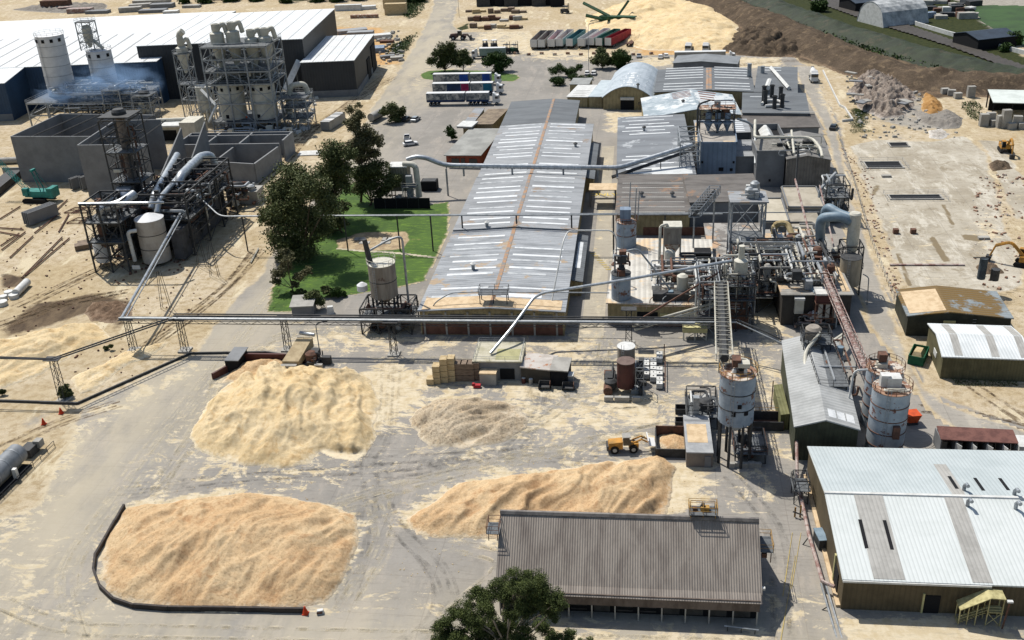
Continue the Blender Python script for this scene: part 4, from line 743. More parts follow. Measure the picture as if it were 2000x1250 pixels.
# ================= VEGETATION =================
def folmat(name,c1,c2,c3):
    m=bpy.data.materials.new(name); q=NT(m)
    col=q.mix(q.ramp(q.noise(.5,5,.7),.35,.65),c1,c2); col=q.mix(q.ramp(q.noise(2.2,3,.7),.55,.72),col,c3)
    q.l(col,q.b.inputs['Base Color']); q.b.inputs['Roughness'].default_value=.65; q.b.inputs['Specular IOR Level'].default_value=.15
    try: q.b.inputs['Subsurface Weight'].default_value=0
    except Exception: pass
    return m
ALB_=ALB; ALB=1.0
m_gum=folmat('gum_foliage','555c38','3d4526','858455'); m_gum2=folmat('dry_gum_foliage','5f5c3f','4a4a32','857f5b'); m_grn=folmat('green_foliage','364a20','2a3d1c','4f632a'); m_fg=folmat('near_gum_foliage','47512a','353f20','727a42')
m_bark=mat('pale_bark','9a8f80','6f6558',sc=1.5,streak=(1,1,.3)); m_barkd=mat('dark_bark','5a4c3e','43382e',sc=1.5)
ALB=ALB_
def leaves(clumps,n,size,seed,flat=.75):
    """n leaf cards spread through the given spheres (centre, radius)"""
    r=np.random.default_rng(seed); vol=np.array([c[1]**2.2 for c in clumps]); vol/=vol.sum(); V=[];
    for (c,R),p in zip(clumps,vol):
        k=max(8,int(n*p)); 
        # sub-clusters give gaps and uneven outline
        ns=max(8,int(16*min(R,3))); d=r.normal(size=(ns,3)); d/=np.linalg.norm(d,axis=1)[:,None]; rad=R*(.25+.7*r.random(ns))[:,None]; sc=np.array(c)+d*rad*np.array([1,1,flat])
        sr=R*(.3+.24*r.random(ns)); w=r.integers(0,ns,k); e=r.normal(size=(k,3)); e/=np.linalg.norm(e,axis=1)[:,None]; pos=sc[w]+e*(sr[w]*r.random(k)**.45)[:,None]*np.array([1,1,.7])
        V.append(pos)
    Pn=np.concatenate(V); k=len(Pn); a=r.normal(size=(k,3)); a[:,2]*=.6; a/=np.linalg.norm(a,axis=1)[:,None]; b=r.normal(size=(k,3)); b-=(b*a).sum(1)[:,None]*a; b/=np.linalg.norm(b,axis=1)[:,None]
    s=(size*(.6+.8*r.random(k)))[:,None]; q=np.stack([Pn-a*s,Pn-b*s*.55,Pn+a*s,Pn+b*s*.55],1).reshape(-1,3)
    return q
def leafmesh(name,q,m,parent,off):
    n=len(q)//4; me=bpy.data.meshes.new(name); me.vertices.add(4*n); me.vertices.foreach_set('co',(q-np.array(off)).ravel()); me.loops.add(4*n); me.loops.foreach_set('vertex_index',np.arange(4*n,dtype=np.int32)); me.polygons.add(n)
    me.polygons.foreach_set('loop_start',np.arange(0,4*n,4,dtype=np.int32)); me.polygons.foreach_set('loop_total',np.full(n,4,dtype=np.int32)); me.update(); me.materials.append(m)
    o=bpy.data.objects.new(name,me); COL.objects.link(o); o.parent=parent; return o
def tree(base,clumps,label,m=None,bark=None,n=5000,size=.35,seed=1,group=None,name='gum_tree',cat='tree',trunkr=.25,ypos=None,spread=3.0,flat=.75):
    B=G(*base) if ypos is None else PL(base[0],base[1],ypos); B.z=max(B.z,0) if ypos is None else 0
    rr=random.Random(seed); cl=[]
    dist=math.hypot(B.y,CH)
    for c in clumps:
        px,py,rp=c[:3]; off=c[3] if len(c)>3 else rr.uniform(-spread,spread)*.5
        p=PL(px,py,B.y+off); R=rp*1.12*p.y*.89/FL*(1+.0*rp) if 0 else rp*1.2*DEP(p)/FL; p.z=max(p.z,R*.45); cl.append((p,R))
    t=thing(name,B,label,cat,group); q=leaves(cl,int(n*2.9),size*.72,seed,flat); q[:,2]=np.maximum(q[:,2],.05); leafmesh('crown',q,m or m_gum,t,B)
    b=MB(); hz=max(p.z for p,_ in cl); C0=sum((p for p,_ in cl),Vector())/len(cl)
    fork=Vector((B.x*.6+C0.x*.4,B.y*.6+C0.y*.4,max(min(p.z-R for p,R in cl),.6)*.8+.3))
    b.path([B,B.lerp(fork,.5)+Vector((.15,0,0)),fork],[trunkr*1.25,trunkr,trunkr*.85],8)
    for p,R in cl:
        mid=fork.lerp(p,.5)+Vector((rr.uniform(-.5,.5),rr.uniform(-.5,.5),-.1*R)); b.path([fork,mid,p,p+Vector((rr.uniform(-.4,.4)*R,0,R*.5))],[trunkr*.6,trunkr*.42,trunkr*.25,trunkr*.08],6)
    b.build('trunk',bark or m_barkd,t); return t
GT='gum trees in front of the energy plant'
tree((590,508),[(575,345,34),(545,375,30),(610,365,32),(640,400,26),(530,420,26),(580,420,42),(620,440,32),(545,465,30),(590,480,34),(555,395,36),(560,500,20)],'dense dark gum tree, the biggest in the clump left of the lawn',m_gum,n=15000,size=.34,seed=2,group=GT,trunkr=.4,spread=8)
tree((632,430),[(650,300,26),(640,335,24),(665,330,24),(655,365,26),(635,385,20),(680,300,16)],'gum tree rising behind the biggest one, olive-brown crown',m_gum,n=7000,size=.34,seed=3,group=GT,spread=6,trunkr=.3)
tree((705,395),[(700,225,12),(690,245,16),(715,262,20),(700,285,24),(735,275,15),(725,300,16),(705,310,14)],'tall thin dry-looking gum tree standing above the others',m_gum2,n=6000,size=.32,seed=4,group=GT,spread=5,trunkr=.28)
tree((722,402),[(705,335,20),(735,330,22),(760,355,20),(720,360,24),(745,375,16),(700,368,16)],'gum tree leaning over the black fenced enclosure',m_gum,n=6500,size=.33,seed=5,group=GT,spread=5,trunkr=.28)
tree((572,575),[(545,535,13),(560,515,15),(540,550,9),(585,540,12),(560,495,12),(600,530,10),(575,555,8)],'small crooked sparse gum tree at the lawn corner',m_gum2,n=2600,size=.26,seed=6,group=GT,spread=3,trunkr=.15)
tree((668,455),[(650,420,22),(665,435,14),(640,440,18),(672,400,12)],'low gum tree filling the gap at the right of the clump',m_gum,n=3000,size=.3,seed=7,group=GT,spread=3,trunkr=.2)
tree((762,238),[(765,212,14),(778,225,12),(750,218,9),(785,215,8),(770,232,10)],'small round tree beside the parked dark cars',m_gum,n=2500,size=.35,seed=8,trunkr=.22)
tree((682,255),[(685,215,12),(690,235,12),(700,205,8)],'wispy brown sapling beside the white shed on the sand',m_gum2,n=700,size=.3,seed=9,trunkr=.12)
IS='trees on the lawn island'
tree((868,140),[(868,95,13),(855,105,12),(885,105,13),(845,118,10),(870,112,15),(890,120,10),(862,125,10),(880,90,10)],'largest tree on the left end of the lawn island',m_gum,n=5000,size=.38,seed=10,group=IS,trunkr=.3)
tree((904,142),[(905,112,12),(915,120,10),(897,122,9),(906,105,9)],'smaller tree right of the big one on the lawn island',m_gum,n=2500,size=.35,seed=11,group=IS,trunkr=.2)
tree((972,140),[(970,115,16),(952,120,11),(988,122,12),(975,130,12),(962,108,9)],'dark round tree by the parked truck, right end of the island',m_grn,n=4500,size=.36,seed=12,group=IS,trunkr=.3)
HG='bushes and trees by the arched store'
tree((1176,134),[(1175,112,13),(1165,118,11),(1184,120,11),(1174,100,9)],'round tree left of its twin behind the arched roof',m_gum,n=3500,size=.36,seed=13,group=HG)
tree((1210,134),[(1210,110,14),(1198,118,11),(1222,115,12),(1212,126,10)],'bushy green tree right of its twin behind the arched roof',m_grn,n=3800,size=.36,seed=14,group=HG)
for i,(b,cl,lb,mm_) in enumerate([((1090,150),[(1090,134,12),(1080,138,9),(1102,138,9)],'rounded dark bush, leftmost behind the hedge',m_grn),((1122,150),[(1120,138,10),(1130,132,8),(1112,142,8)],'bush in the middle of the hedge group',m_grn),
    ((1094,166),[(1094,158,11),(1082,158,8)],'low hedge bush at the driveway corner',m_grn),((1122,157),[(1120,152,9),(1135,152,8),(1150,153,7)],'long low hedge bush by the white cars',m_grn),((881,275),[(880,258,9),(884,265,8),(878,250,6)],'green shrub at the corner of the brick office',m_grn),
    ((612,605),[(612,580,14),(625,588,12),(600,592,10)],'dark shrub behind the small concrete shelter',m_gum),((660,582),[(656,570,10),(668,573,8)],'clipped round shrub on the lawn edge',m_grn),((585,578),[(583,570,8),(592,572,7),(575,580,7)],'low shrub left of the clipped one',m_gum),((638,580),[(636,566,9),(646,570,8)],'shrub between the low shrub and the clipped one',m_gum),
    ((128,775),[(125,760,9),(132,768,10),(122,772,8)],'dark shrub growing round the foot of the leftmost lattice tower',m_gum),((4,772),[(3,765,6)],'little shrub cut by the left edge of the photo',m_gum),((211,682),[(208,679,4),(217,676,4)],'two tufts of dark scrub on the sand',m_gum)]):
    tree(b,cl,lb,mm_,n=1500,size=.26,seed=30+i,name='shrub',cat='shrub',trunkr=.07,spread=1.2)
# big foreground tree (its foot is below the frame)
tree((985,1262),[(1010,1135,24),(985,1150,26),(1040,1140,26),(1065,1160,26),(1090,1175,16),(940,1165,24),(905,1195,24),(870,1222,20),(925,1215,24),(1030,1185,26),(1000,1200,16),(1075,1195,18),(860,1250,18),(955,1195,20),(1060,1225,18),(1110,1245,16),(1085,1250,16),(900,1250,20),(1140,1262,14),(1000,1260,20),(960,1235,24),(990,1225,22),(1020,1245,22),(935,1255,22),(880,1240,20)],'big dark green gum tree in front of the foreground shed, cut by the bottom edge',m_fg,m_bark,n=60000,size=.1,seed=21,ypos=86.5,spread=3.0,trunkr=.22,flat=.85)
# distant trees by the railway & along the top
for i,(px,py,rp,lb) in enumerate([(1600,22,13,'dark tree on the railway verge, left of the arched hangar'),(1975,88,16,'dark round tree on the field at the far right'),(1965,100,9,'small tree in front of the round one by the field')]):
    tree((px,py),[(px,py-rp*.9,rp),(px-rp*.5,py-rp*.5,rp*.7),(px+rp*.5,py-rp*.5,rp*.7)],lb,m_grn,n=1600,size=.6,seed=60+i,name='dark_tree')
tree((830,2),[(800,-6,16),(820,-4,14),(780,-2,12)],'trees massed along the top edge left of the road',m_grn,n=2500,size=.7,seed=70,name='dark_tree')
tree((600,4),[(560,-2,13),(620,-4,14),(660,-4,16),(700,-5,16)],'line of dark scrub along the top edge above the pipes',m_grn,n=3000,size=.8,seed=71,name='dark_tree')
tree((440,4),[(400,-4,14),(360,-2,10),(450,-4,14),(500,-2,12)],'dark bushes along the top edge above the stacked slabs',m_grn,n=2500,size=.8,seed=72,name='dark_tree')
# weeds as ground cover
def weeds(label,poly,n,h,m,seed):
    P=gp(poly); x0=min(p.x for p in P); x1=max(p.x for p in P); y0=min(p.y for p in P); y1=max(p.y for p in P); r=np.random.default_rng(seed); X=r.uniform(x0,x1,n*3); Y=r.uniform(y0,y1,n*3)
    k=(sdist(X,Y,P)+(fbm(X*.3,Y*.3,3,seed)-.5)*6>0); X=X[k][:n]; Y=Y[k][:n]; k=len(X); c=np.stack([X,Y,r.random(k)*h],1)
    a=r.normal(size=(k,3)); a/=np.linalg.norm(a,axis=1)[:,None]; b=np.cross(a,r.normal(size=(k,3))); b/=np.linalg.norm(b,axis=1)[:,None]; s=h*.6
    q=np.stack([c-a*s,c-b*s*.6,c+a*s,c+b*s*.6],1).reshape(-1,3); q[:,2]=np.maximum(q[:,2],0)
    me=bpy.data.meshes.new('weeds'); me.from_pydata(q.tolist(),[],[(4*i,4*i+1,4*i+2,4*i+3) for i in range(k)]); me.materials.append(m); o=bpy.data.objects.new('weeds',me); COL.objects.link(o); tag(o,label,'weeds',kind='stuff')
weeds('green weeds beside the long kerb and rubble',[(1658,208),(1704,215),(1692,258),(1664,262)],2600,.22,m_grn,81)
weeds('weedy strip beside the construction debris',[(765,88),(815,65),(800,100),(755,108)],900,.6,m_grn,82)
weeds('weeds along the verge at the top of the road',[(765,10),(835,5),(812,38),(790,36)],1200,.7,m_grn,83)
weeds('weeds round the shelter on the right',[(1885,200),(1915,200),(1915,236),(1890,232)],700,.4,m_grn,84)
weeds('weeds along the foot of the olive workshop',[(1850,738),(1995,742),(1990,756),(1870,752)],900,.2,m_gum,85)
weeds('scrub covering the bank below the railway',[(1400,-20),(1500,12),(1620,55),(1760,98),(1900,130),(2040,160),(2040,178),(1850,140),(1600,80),(1420,10)],9000,1.0,m_grn,86)
# ================= PROCESS PLANT =================
m_galv=mat('galvanised_steel','b4b8bb','949a9d',sc=1,metal=.3,rough=.55); m_dks=mat('dark_steel','4a4b4c','38393a',sc=1,rough=.7); m_rsts=mat('rusty_steel','7d5a4a','5c473c',sc=1.5,rough=.9)
m_alu=mat('aluminium_cladding','cfd4d8','a9afb4',sc=1.2,metal=.55,rough=.38,corr=None); m_crm=mat('cream_steel','ddd9ca','c6c2b3',sc=.6,rough=.6); m_wsilo=mat('white_silo_paint','eeefef','dcdddf',sc=.4,rough=.6)
m_grate=mat('steel_grating','6f7376','585c5f',sc=2); m_blusilo=mat('old_blue_grey_silo','abb8c4','8e9dac',sc=.35,rough=.7,c3='7a5648',sc3=.5,lo3=.56,hi3=.62)
m_rustsilo=mat('rust_streaked_silo','b9c2c9','9da8b2',sc=.35,rough=.7,c3='74483a',sc3=.55,lo3=.57,hi3=.63); m_rusttop=mat('rusty_silo_top','b08f78','8a6350',sc=.8,rough=.9,c3='d8cfc2',sc3=.6,lo3=.52,hi3=.58); m_redtank=mat('dark_red_tank','5c3330','472724',sc=.6,rough=.6)
m_yelr=mat('ochre_handrail','c39a52','8f6c3c',sc=2); m_bluep=mat('blue_grey_duct','8ea2b0','738795',sc=.6,rough=.5); m_teal=mat('teal_paint','1f8f86','16716b',sc=1,rough=.5); m_tank=mat('stained_tank','a39b90','8a8176',sc=.5,rough=.8,streak=(2,2,.3),c3='6d5a50',sc3=.6,lo3=.58,hi3=.66)
m_rpipe=mat('rust_red_pipe','8f6c64','bdaea6',sc=.8,lo=.42,hi=.58,rough=.7)
def steel(t,x0,y0,x1,y1,lv,nx=2,ny=2,m=None,w=.28,plat=(),rail=True,brace=1,z0=0,inset=0,mrail=None,mp_=None):
    m=m or m_galv; X=[x0+(x1-x0)*i/(nx-1) for i in range(nx)]; Y=[y0+(y1-y0)*i/(ny-1) for i in range(ny)]; zt=lv[-1]
    for x in X:
        for y in Y:
            if nx>2 and ny>2 and x not in (X[0],X[-1]) and y not in (Y[0],Y[-1]): continue
            MB().box((x,y,(z0+zt)/2),(w,w,zt-z0)).build('column',m,t)
    b=MB()
    for z in lv:
        for y in Y: b.box(((x0+x1)/2,y,z),(x1-x0-w*.9,w*.7,w))
        for x in X: b.box((x,(y0+y1)/2,z-.01),(w*.7,y1-y0-w*.9,w*.98))
    b.build('beam',m,t)
    if brace:
        b=MB(); zs=[z0]+list(lv)
        for k in range(len(zs)-1):
            a,c=zs[k],zs[k+1]
            for y in (Y[0],Y[-1]):
                for i in range(nx-1):
                    if (k+i)%2 or brace>1: b.bar((X[i],y,a),(X[i+1],y,c),w*.45)
                    if not (k+i)%2 or brace>1: b.bar((X[i+1],y,a),(X[i],y,c),w*.45)
            for x in (X[0],X[-1]):
                for i in range(ny-1):
                    b.bar((x,Y[i],a),(x,Y[i+1],c),w*.45)
                    if brace>1: b.bar((x,Y[i+1],a),(x,Y[i],c),w*.45)
        b.build('bracing',m,t)
    for k in plat:
        z=lv[k]+w*.62; MB().box(((x0+x1)/2,(y0+y1)/2,z),(x1-x0+.5,y1-y0+.5,.08)).build('platform',mp_ or m_grate,t)
        if rail: railing(t,[(x0-.2,y0-.2),(x1+.2,y0-.2),(x1+.2,y1+.2),(x0-.2,y1+.2)],z,mrail or m)
def railing(t,pts,z,m,h=1.1,w=.07,step=2.2,closed=True):
    b=MB(); P=[Vector((p[0],p[1],z)) for p in pts]; n=len(P)
    for i in range(n if closed else n-1):
        a,c=P[i],P[(i+1)%n]
        for hh in (h*.5,h): b.bar(a+Vector((0,0,hh)),c+Vector((0,0,hh)),w)
        L=(c-a).length; k=max(1,int(L/step))
        for j in range(k): q_=a.lerp(c,j/k); b.bar(q_,q_+Vector((0,0,h)),w)
    return b.build('handrail',m,t)
def ring(c,r,z,n=16): return [(c[0]+r*math.cos(2*math.pi*i/n),c[1]+r*math.sin(2*math.pi*i/n)) for i in range(n)]
def silo(name,label,c,r,z0,z1,m,mtop=None,cap=.4,cone=0,legs=0,rail=None,bands=0,ladder=True,cat='silo',group=None,windows=0,t=None,legm=None,mb=None):
    t=t or thing(name,(c[0],c[1],0),label,cat,group)
    b=MB(); prof=[(r,z0),(r,z1)]
    if cone: prof=[(.35,z0-cone)]+prof
    b.lathe(c,prof,28); b.build('shell',m,t,True)
    b=MB(); b.lathe(c,[(r+.06,z1-.02),(r+.06,z1+.08),(.3,z1+.08+cap)],28); b.build('roof',mtop or m,t)
    for k in range(bands):
        z=z0+(z1-z0)*(k+1)/(bands+1); b=MB(); b.lathe(c,[(r+.01,z-.08),(r+.07,z-.06),(r+.07,z+.06),(r+.01,z+.08)],28); b.build('band',mb or m_galv,t)
    for k in range(legs):
        a=2*math.pi*(k+.5)/legs; MB().bar((c[0]+r*.93*math.cos(a),c[1]+r*.93*math.sin(a),0),(c[0]+r*.93*math.cos(a),c[1]+r*.93*math.sin(a),z0+.3),.35).build('leg',legm or m_dks,t)
    if rail: railing(t,ring(c,r+.15,z1),z1+.05,rail,step=1.6)
    for k in range(windows):
        a=-math.pi*(.12+.76*k/(windows-1)); p=(c[0]+(r+.02)*math.cos(a),c[1]+(r+.02)*math.sin(a),z1-1.4); MB().box(p,(.18,1.0,1.1),a).build('hatch',m_black,t)
    if ladder:
        b=MB(); a=-1.9; dx,dy=math.cos(a),math.sin(a); tx,ty=-dy,dx
        for s in (-.22,.22): b.bar((c[0]+dx*(r+.25)+tx*s,c[1]+dy*(r+.25)+ty*s,max(z0-cone,0)),(c[0]+dx*(r+.25)+tx*s,c[1]+dy*(r+.25)+ty*s,z1+1),.06)
        z=z0+.3
        while z<z1: b.bar((c[0]+dx*(r+.25)-tx*.22,c[1]+dy*(r+.25)-ty*.22,z),(c[0]+dx*(r+.25)+tx*.22,c[1]+dy*(r+.25)+ty*.22,z),.05); z+=.5
        b.build('ladder',m_galv,t)
    return t
def clutter(t,x0,y0,x1,y1,z0,z1,n,seed,mats,r=(.1,.28),boxes=4,vess=2):
    R=random.Random(seed)
    for i in range(n):
        p=Vector((R.uniform(x0,x1),R.uniform(y0,y1),R.uniform(z0,z1))); pts=[p]; ax=R.randrange(3)
        for k in range(R.randint(2,4)):
            q_=pts[-1].copy(); ax=(ax+R.randint(1,2))%3
            q_[ax]=R.uniform((x0,y0,z0)[ax],(x1,y1,z1)[ax]); pts.append(q_)
        if min((a-b_).length for a,b_ in zip(pts[:-1],pts[1:]))<.3: continue
        MB().path(rpts(pts,.6,3),R.uniform(*r),6).build('pipe',R.choice(mats),t,True)
    for i in range(boxes):
        s=(R.uniform(.6,2),R.uniform(.6,2),R.uniform(.6,1.8)); MB().box((R.uniform(x0+1,x1-1),R.uniform(y0+1,y1-1),z0+s[2]/2+R.choice([0,0,(z1-z0)*.5])),s).build('machine_box',R.choice(mats),t)
    for i in range(vess):
        c=(R.uniform(x0+1,x1-1),R.uniform(y0+1,y1-1)); rr=R.uniform(.5,1.1); h=R.uniform(1.5,(z1-z0)*.6+1.6); MB().lathe(c,[(rr*.3,z0),(rr,z0+.6),(rr,z0+h),(rr*.5,z0+h+.4)],14).build('vessel',R.choice(mats),t,True)
def cyclone(t,c,r,z0,z1,m,duct=True):
    b=MB(); H=z1-z0; b.lathe(c,[(.25*r,z0),(.35*r,z0+H*.12),(r,z0+H*.52),(r,z1-2.8),(r*.5,z1-2.3),(r*.62,z1-1.9),(r*.62,z1),(r*.45,z1),(r*.45,z1-.5)],18); o=b.build('cyclone',m,t,True)
    if duct:
        b=MB(); b.path(rpts([(c[0]+r*.4,c[1]+.2,z1-1.1),(c[0]+r*1.15,c[1]+.6,z1+.2),(c[0]+r*1.35,c[1]+1.2,z1-3.4)],r*.6,5),r*.34,10); b.build('outlet_duct',m,o,True)
# ---- P1 twin white silos
t=thing('steel_deck',(-182,318,0),'cluttered elevated steel deck carrying the two tall white silos','steel structure')
steel(t,-203,316,-166,338,[4,8],6,3,m_galv,.4,plat=(1,)); clutter(t,-196,316,-160,326,9,13.5,60,3,[m_galv,m_crm,m_alu,m_galv],(.12,.35),9,4); clutter(t,-188,312,-160,322,1,8,44,5,[m_galv,m_dks,m_galv],(.12,.3),6,3)
s1=silo('silo','tall white silo on the steel deck, the left one of the pair',(-196.2,327.8),4.6,8.6,28.3,m_wsilo,m_wsilo,.3,rail=m_galv,bands=5,windows=5)
s2=silo('silo','white silo with a lattice head frame on top, right of the pair on the deck',(-182.2,332.0),4.1,8.6,22.1,m_wsilo,m_wsilo,.3,rail=m_galv,bands=4,windows=4)
t=thing('head_frame',(-184,332,22.3),'white lattice frame with hopper standing on the right-hand white silo','steel structure')
steel(t,-187.5,330.5,-182.5,334.5,[25,28,31.5],2,2,m_galv,.28,plat=(2,),z0=22.3,brace=2)
MB().lathe((-185,332.5),[(.5,23),(1.6,26),(1.6,29.5),(1.0,30.3)],14).build('hopper',m_crm,t,True); MB().cyl((-184,332,26),(-180,331.5,22.8),.6).build('chute',m_crm,t)
for i,(x,lb) in enumerate(((-172,'small light steel tower with a round fan on its top, right of the white silos'),(-162,'second light steel tower with a fan top, nearer the single cyclone'))):
    t=thing('steel_tower',(x,318,0),lb,'steel structure'); steel(t,x-3,315,x+3,321,[4,8,12-2*i],2,2,m_galv,.3,plat=(1,2)); MB().lathe((x,318),[(1.7,12.5-2*i),(1.9,13-2*i),(1.5,13.3-2*i)],18).build('fan',m_dks,t); clutter(t,x-2.5,315.5,x+2.5,320.5,4,11-2*i,7,20+i,[m_galv,m_crm],(.1,.25),2,1)
# ---- P2 single cyclone tower + bin
t=thing('cyclone_tower',(-148,324,0),'slender lattice tower with one cream cyclone at the top','cyclone tower')
steel(t,-151,321.5,-146.5,326,[7,12,17,22],2,2,m_galv,.3,plat=(1,3),brace=2); cyclone(t,(-148.7,323.7),1.9,15.5,26.6,m_crm); MB().path(rpts([(-148.7,323.7,26.4),(-148.7,323.7,28.0),(-147.2,323.7,29.0)],.5,3),1.05,12).build('spout',m_crm,t,True)
t=silo('dust_bin','cream bin in a steel cage under the single cyclone tower',(-141,318),2.9,4.6,12.4,m_crm,m_crm,.2,cone=2.5,legs=4,rail=m_galv,windows=2,cat='bin',bands=2); steel(t,-145,314.5,-137.5,322,[4.5,8.5,12.6],2,2,m_galv,.25); clutter(t,-144,312,-130,318,1,9,12,8,[m_galv,m_crm,m_alu],(.15,.35),3,1)
t=thing('plant_building',(-151,303,0),'low cream concrete building with a white slab roof behind the grey walls','building')
MB().box((-148,302,2.2),(22,9,4.4)).build('wall',m_crm,t); MB().box((-154,300.5,5.0),(26,9,.5)).build('roof',m_whitemet,t); MB().box((-155,296.2,2.0),(9,.6,3.6)).build('door',m_black,t); MB().box((-146,297.4,1.8),(5,.3,3.2)).build('door',m_black,t)
MB().box((-138.5,299,3.2),(5,8,6.4)).build('tower_block',m_crm,t); MB().cyl((-152,301,5.7),(-141,302,5.7),.6).build('pipe',m_crm,t)
# ---- P3 four cyclones over two bins
t=thing('cyclone_tower',(-122,312,0),'big steel frame holding four cream cyclones above two large bins','cyclone tower')
steel(t,-134,304.5,-113,319,[3.6,9.5,15.6,19.5,23.3,27],4,3,m_galv,.42,plat=(0,2,3,5),brace=1,mrail=m_galv)
for c,z in (((-130.2,310),33.3),((-125.4,310.8),33.6),((-119.6,311),31.2),((-115.4,311.6),31.4)): cyclone(t,c,2.15,18.5,z,m_crm)
for c,lb in (((-128.3,309),'left'),((-118,309),'right')):
    b=MB(); b.lathe(c,[(1,3.9),(4.1,4.2),(4.1,15.2),(3.2,15.6)],28); o=b.build('bin',m_crm,t,True)
    for k in range(4): a=-math.pi*(.2+.2*k); MB().box((c[0]+4.1*math.cos(a),c[1]+4.1*math.sin(a),13.9),(.25,.9,1.0),a).build('hatch',m_black,o)
    a=-1.75; MB().box((c[0]+4.1*math.cos(a),c[1]+4.1*math.sin(a),5.4),(.25,1,1.2),a).build('hatch',m_black,o)
    for z in (9.2,12.4): MB().lathe(c,[(4.1,z-.1),(4.18,z),(4.1,z+.1)],28).build('band',m_galv,o)
clutter(t,-133,304,-114,308,.3,3.4,34,11,[m_galv,m_dks],(.15,.3),6,2); clutter(t,-133,305,-114,318,16,23,44,12,[m_galv,m_crm,m_galv],(.15,.35),5,5)
t=thing('access_tower',(-107,312,0),'low steel stair tower with cream ducts right of the four cyclones','steel structure'); steel(t,-112,308,-104,316,[3.5,7,10],3,2,m_galv,.28,plat=(0,1,2),brace=2); clutter(t,-112,308,-105,315,2,11,14,13,[m_crm,m_galv,m_alu],(.2,.5),4,2)
MB().path(rpts([(-112,313,4),(-110,313,13),(-105.5,314,13.4),(-104.5,314,9)],1.5,5),.9,12).build('duct',m_crm,t,True)
t=thing('conveyor_chute',(-100,336,0),'white enclosed conveyor sloping up the dark wall of the new hall','conveyor')
P1=G(561,165,6); P2=G(577,118,11); b=MB(); d=Vector((0,0,1)); A_=Vector((P1.x-1.3,P1.y,3.5)); B_=Vector((P1.x+2.2,P1.y+9,12)); b.path([A_,B_],1.5,4); b.build('gallery',m_whitemet,t)
for k in (.15,.8): q_=A_.lerp(B_,k); MB().bar((q_.x,q_.y,0),(q_.x,q_.y,q_.z-1),.35).build('leg',m_galv,t)
# connecting ducts between P2 and P3
for i,(a,b_,lb) in enumerate((((-136,312,10),(-133.5,309,4),'white inclined conveyor between the caged bin and the four-cyclone frame'),)):
    t=thing('conveyor_chute',(-134,305,0),lb,'conveyor'); MB().path([(-137.5,308,13.5),(-131.5,303.5,9.5)],.55,4).build('gallery',m_whitemet,t); MB().path([(-131.5,303.5,9.4),(-134.5,302.5,4.5)],.45,4).build('chute',m_whitemet,t)
clt=thing('pipe_bundle',(-138,300,0),'low tangle of pipes and ducts at the foot of the four-cyclone frame','pipework'); clutter(clt,-142,297,-106,304,.3,3.5,22,15,[m_galv,m_dks,m_crm,m_alu],(.15,.35),10,3)
# ---- grey precast walls / pits
def walls(label,segs,z,th=.35,name='concrete_wall',m=None,cat='wall',z0=0,braces=()):
    P0=segs[0][0]; t=thing(name,(P0[0],P0[1],0),label,cat)
    for a,b_ in segs:
        a=Vector((a[0],a[1],0)); c=Vector((b_[0],b_[1],0)); q_=(a+c)/2; MB().box((q_.x,q_.y,(z+z0)/2),((c-a).length,th,z-z0),math.atan2(c.y-a.y,c.x-a.x)).build('wall_panel',m or m_concgrey,t)
    for a,b_ in braces: MB().bar((a[0],a[1],z-.15),(b_[0],b_[1],z-.15),.35).build('brace',m_dks,t)
    return t
def gxy(px,py,z=0): p=G(px,py,z); return (p.x,p.y)
W1=[gxy(45,355),gxy(172,344)]; z1=HT(45,355,262)
A=gxy(45,355); B_=(A[0]+31.5,A[1]-1.5); C_=(B_[0]+1.5,B_[1]+22); D_=(A[0]+1.5,A[1]+24)
walls('tall grey precast wall box, open on top, at the left edge of the new works',[(A,B_),(A,D_),(D_,C_)],13.2,braces=[((A[0]+6*k,A[1]-.3*k),(A[0]+6*k+3,D_[1])) for k in range(1,6)])
A=gxy(176,386); A=(A[0],A[1]); B_=(A[0]+19,A[1]); 
walls('higher grey precast wall box right behind the dark energy plant',[(A,B_),((A[0],A[1]),(A[0]-1.5,A[1]+24)),((A[0]-1.5,A[1]+24),(B_[0]-7,A[1]+24.5))],14.5,braces=[((A[0]+3*k,A[1]),(A[0]+3*k-1.2,A[1]+24)) for k in range(1,7,2)])
t=thing('concrete_wall',(B_[0]+2,A[1]+8,0),'grey concrete fin walls sloping down beside the aluminium ducts','wall')
for k,(dx,h0,h1) in enumerate(((0,13.5,10),(4.5,13.5,8),)):
    b=MB(); x=B_[0]+1+dx; y0=A[1]+2+6*k; y1=y0+17; b.hexa([(x,y0,0),(x+.35,y0,0),(x+.35,y1,0),(x,y1,0)],[(x,y0,h1*.55),(x+.35,y0,h1*.55),(x+.35,y1,h0),(x,y1,h0)]); b.build('wall_panel',m_concgrey,t)
P=[gxy(430,352),gxy(500,357),gxy(541,318),gxy(535,300)]; hh=5.6
a0=gxy(425,352); a1=gxy(502,357); a2=(a1[0]+1.5,a1[1]+17); a3=(a0[0]+.5,a0[1]+17)
walls('small grey concrete pit with pale rim, rightmost of the precast pits',[(a0,a1),(a1,a2),(a2,a3),(a3,a0)],5.4,th=.5)
b0=(a0[0]-17,a0[1]+9); b1=(a0[0]+14,a0[1]+26)
walls('wide grey concrete pit divided in four behind the aluminium ducts',[((b0[0],b0[1]+5),(b1[0],b0[1]+5)) ,((b1[0],b0[1]+5+3),(b1[0],b1[1])),((b1[0],b1[1]),(b0[0],b1[1])),((b0[0],b1[1]),(b0[0],b0[1]+5)),((b0[0]+9,b0[1]+5),(b0[0]+9,b1[1])),((b0[0]+19,b0[1]+5),(b0[0]+19,b1[1])),((b0[0],b0[1]+14),(b1[0],b0[1]+14))],6.2,th=.5)
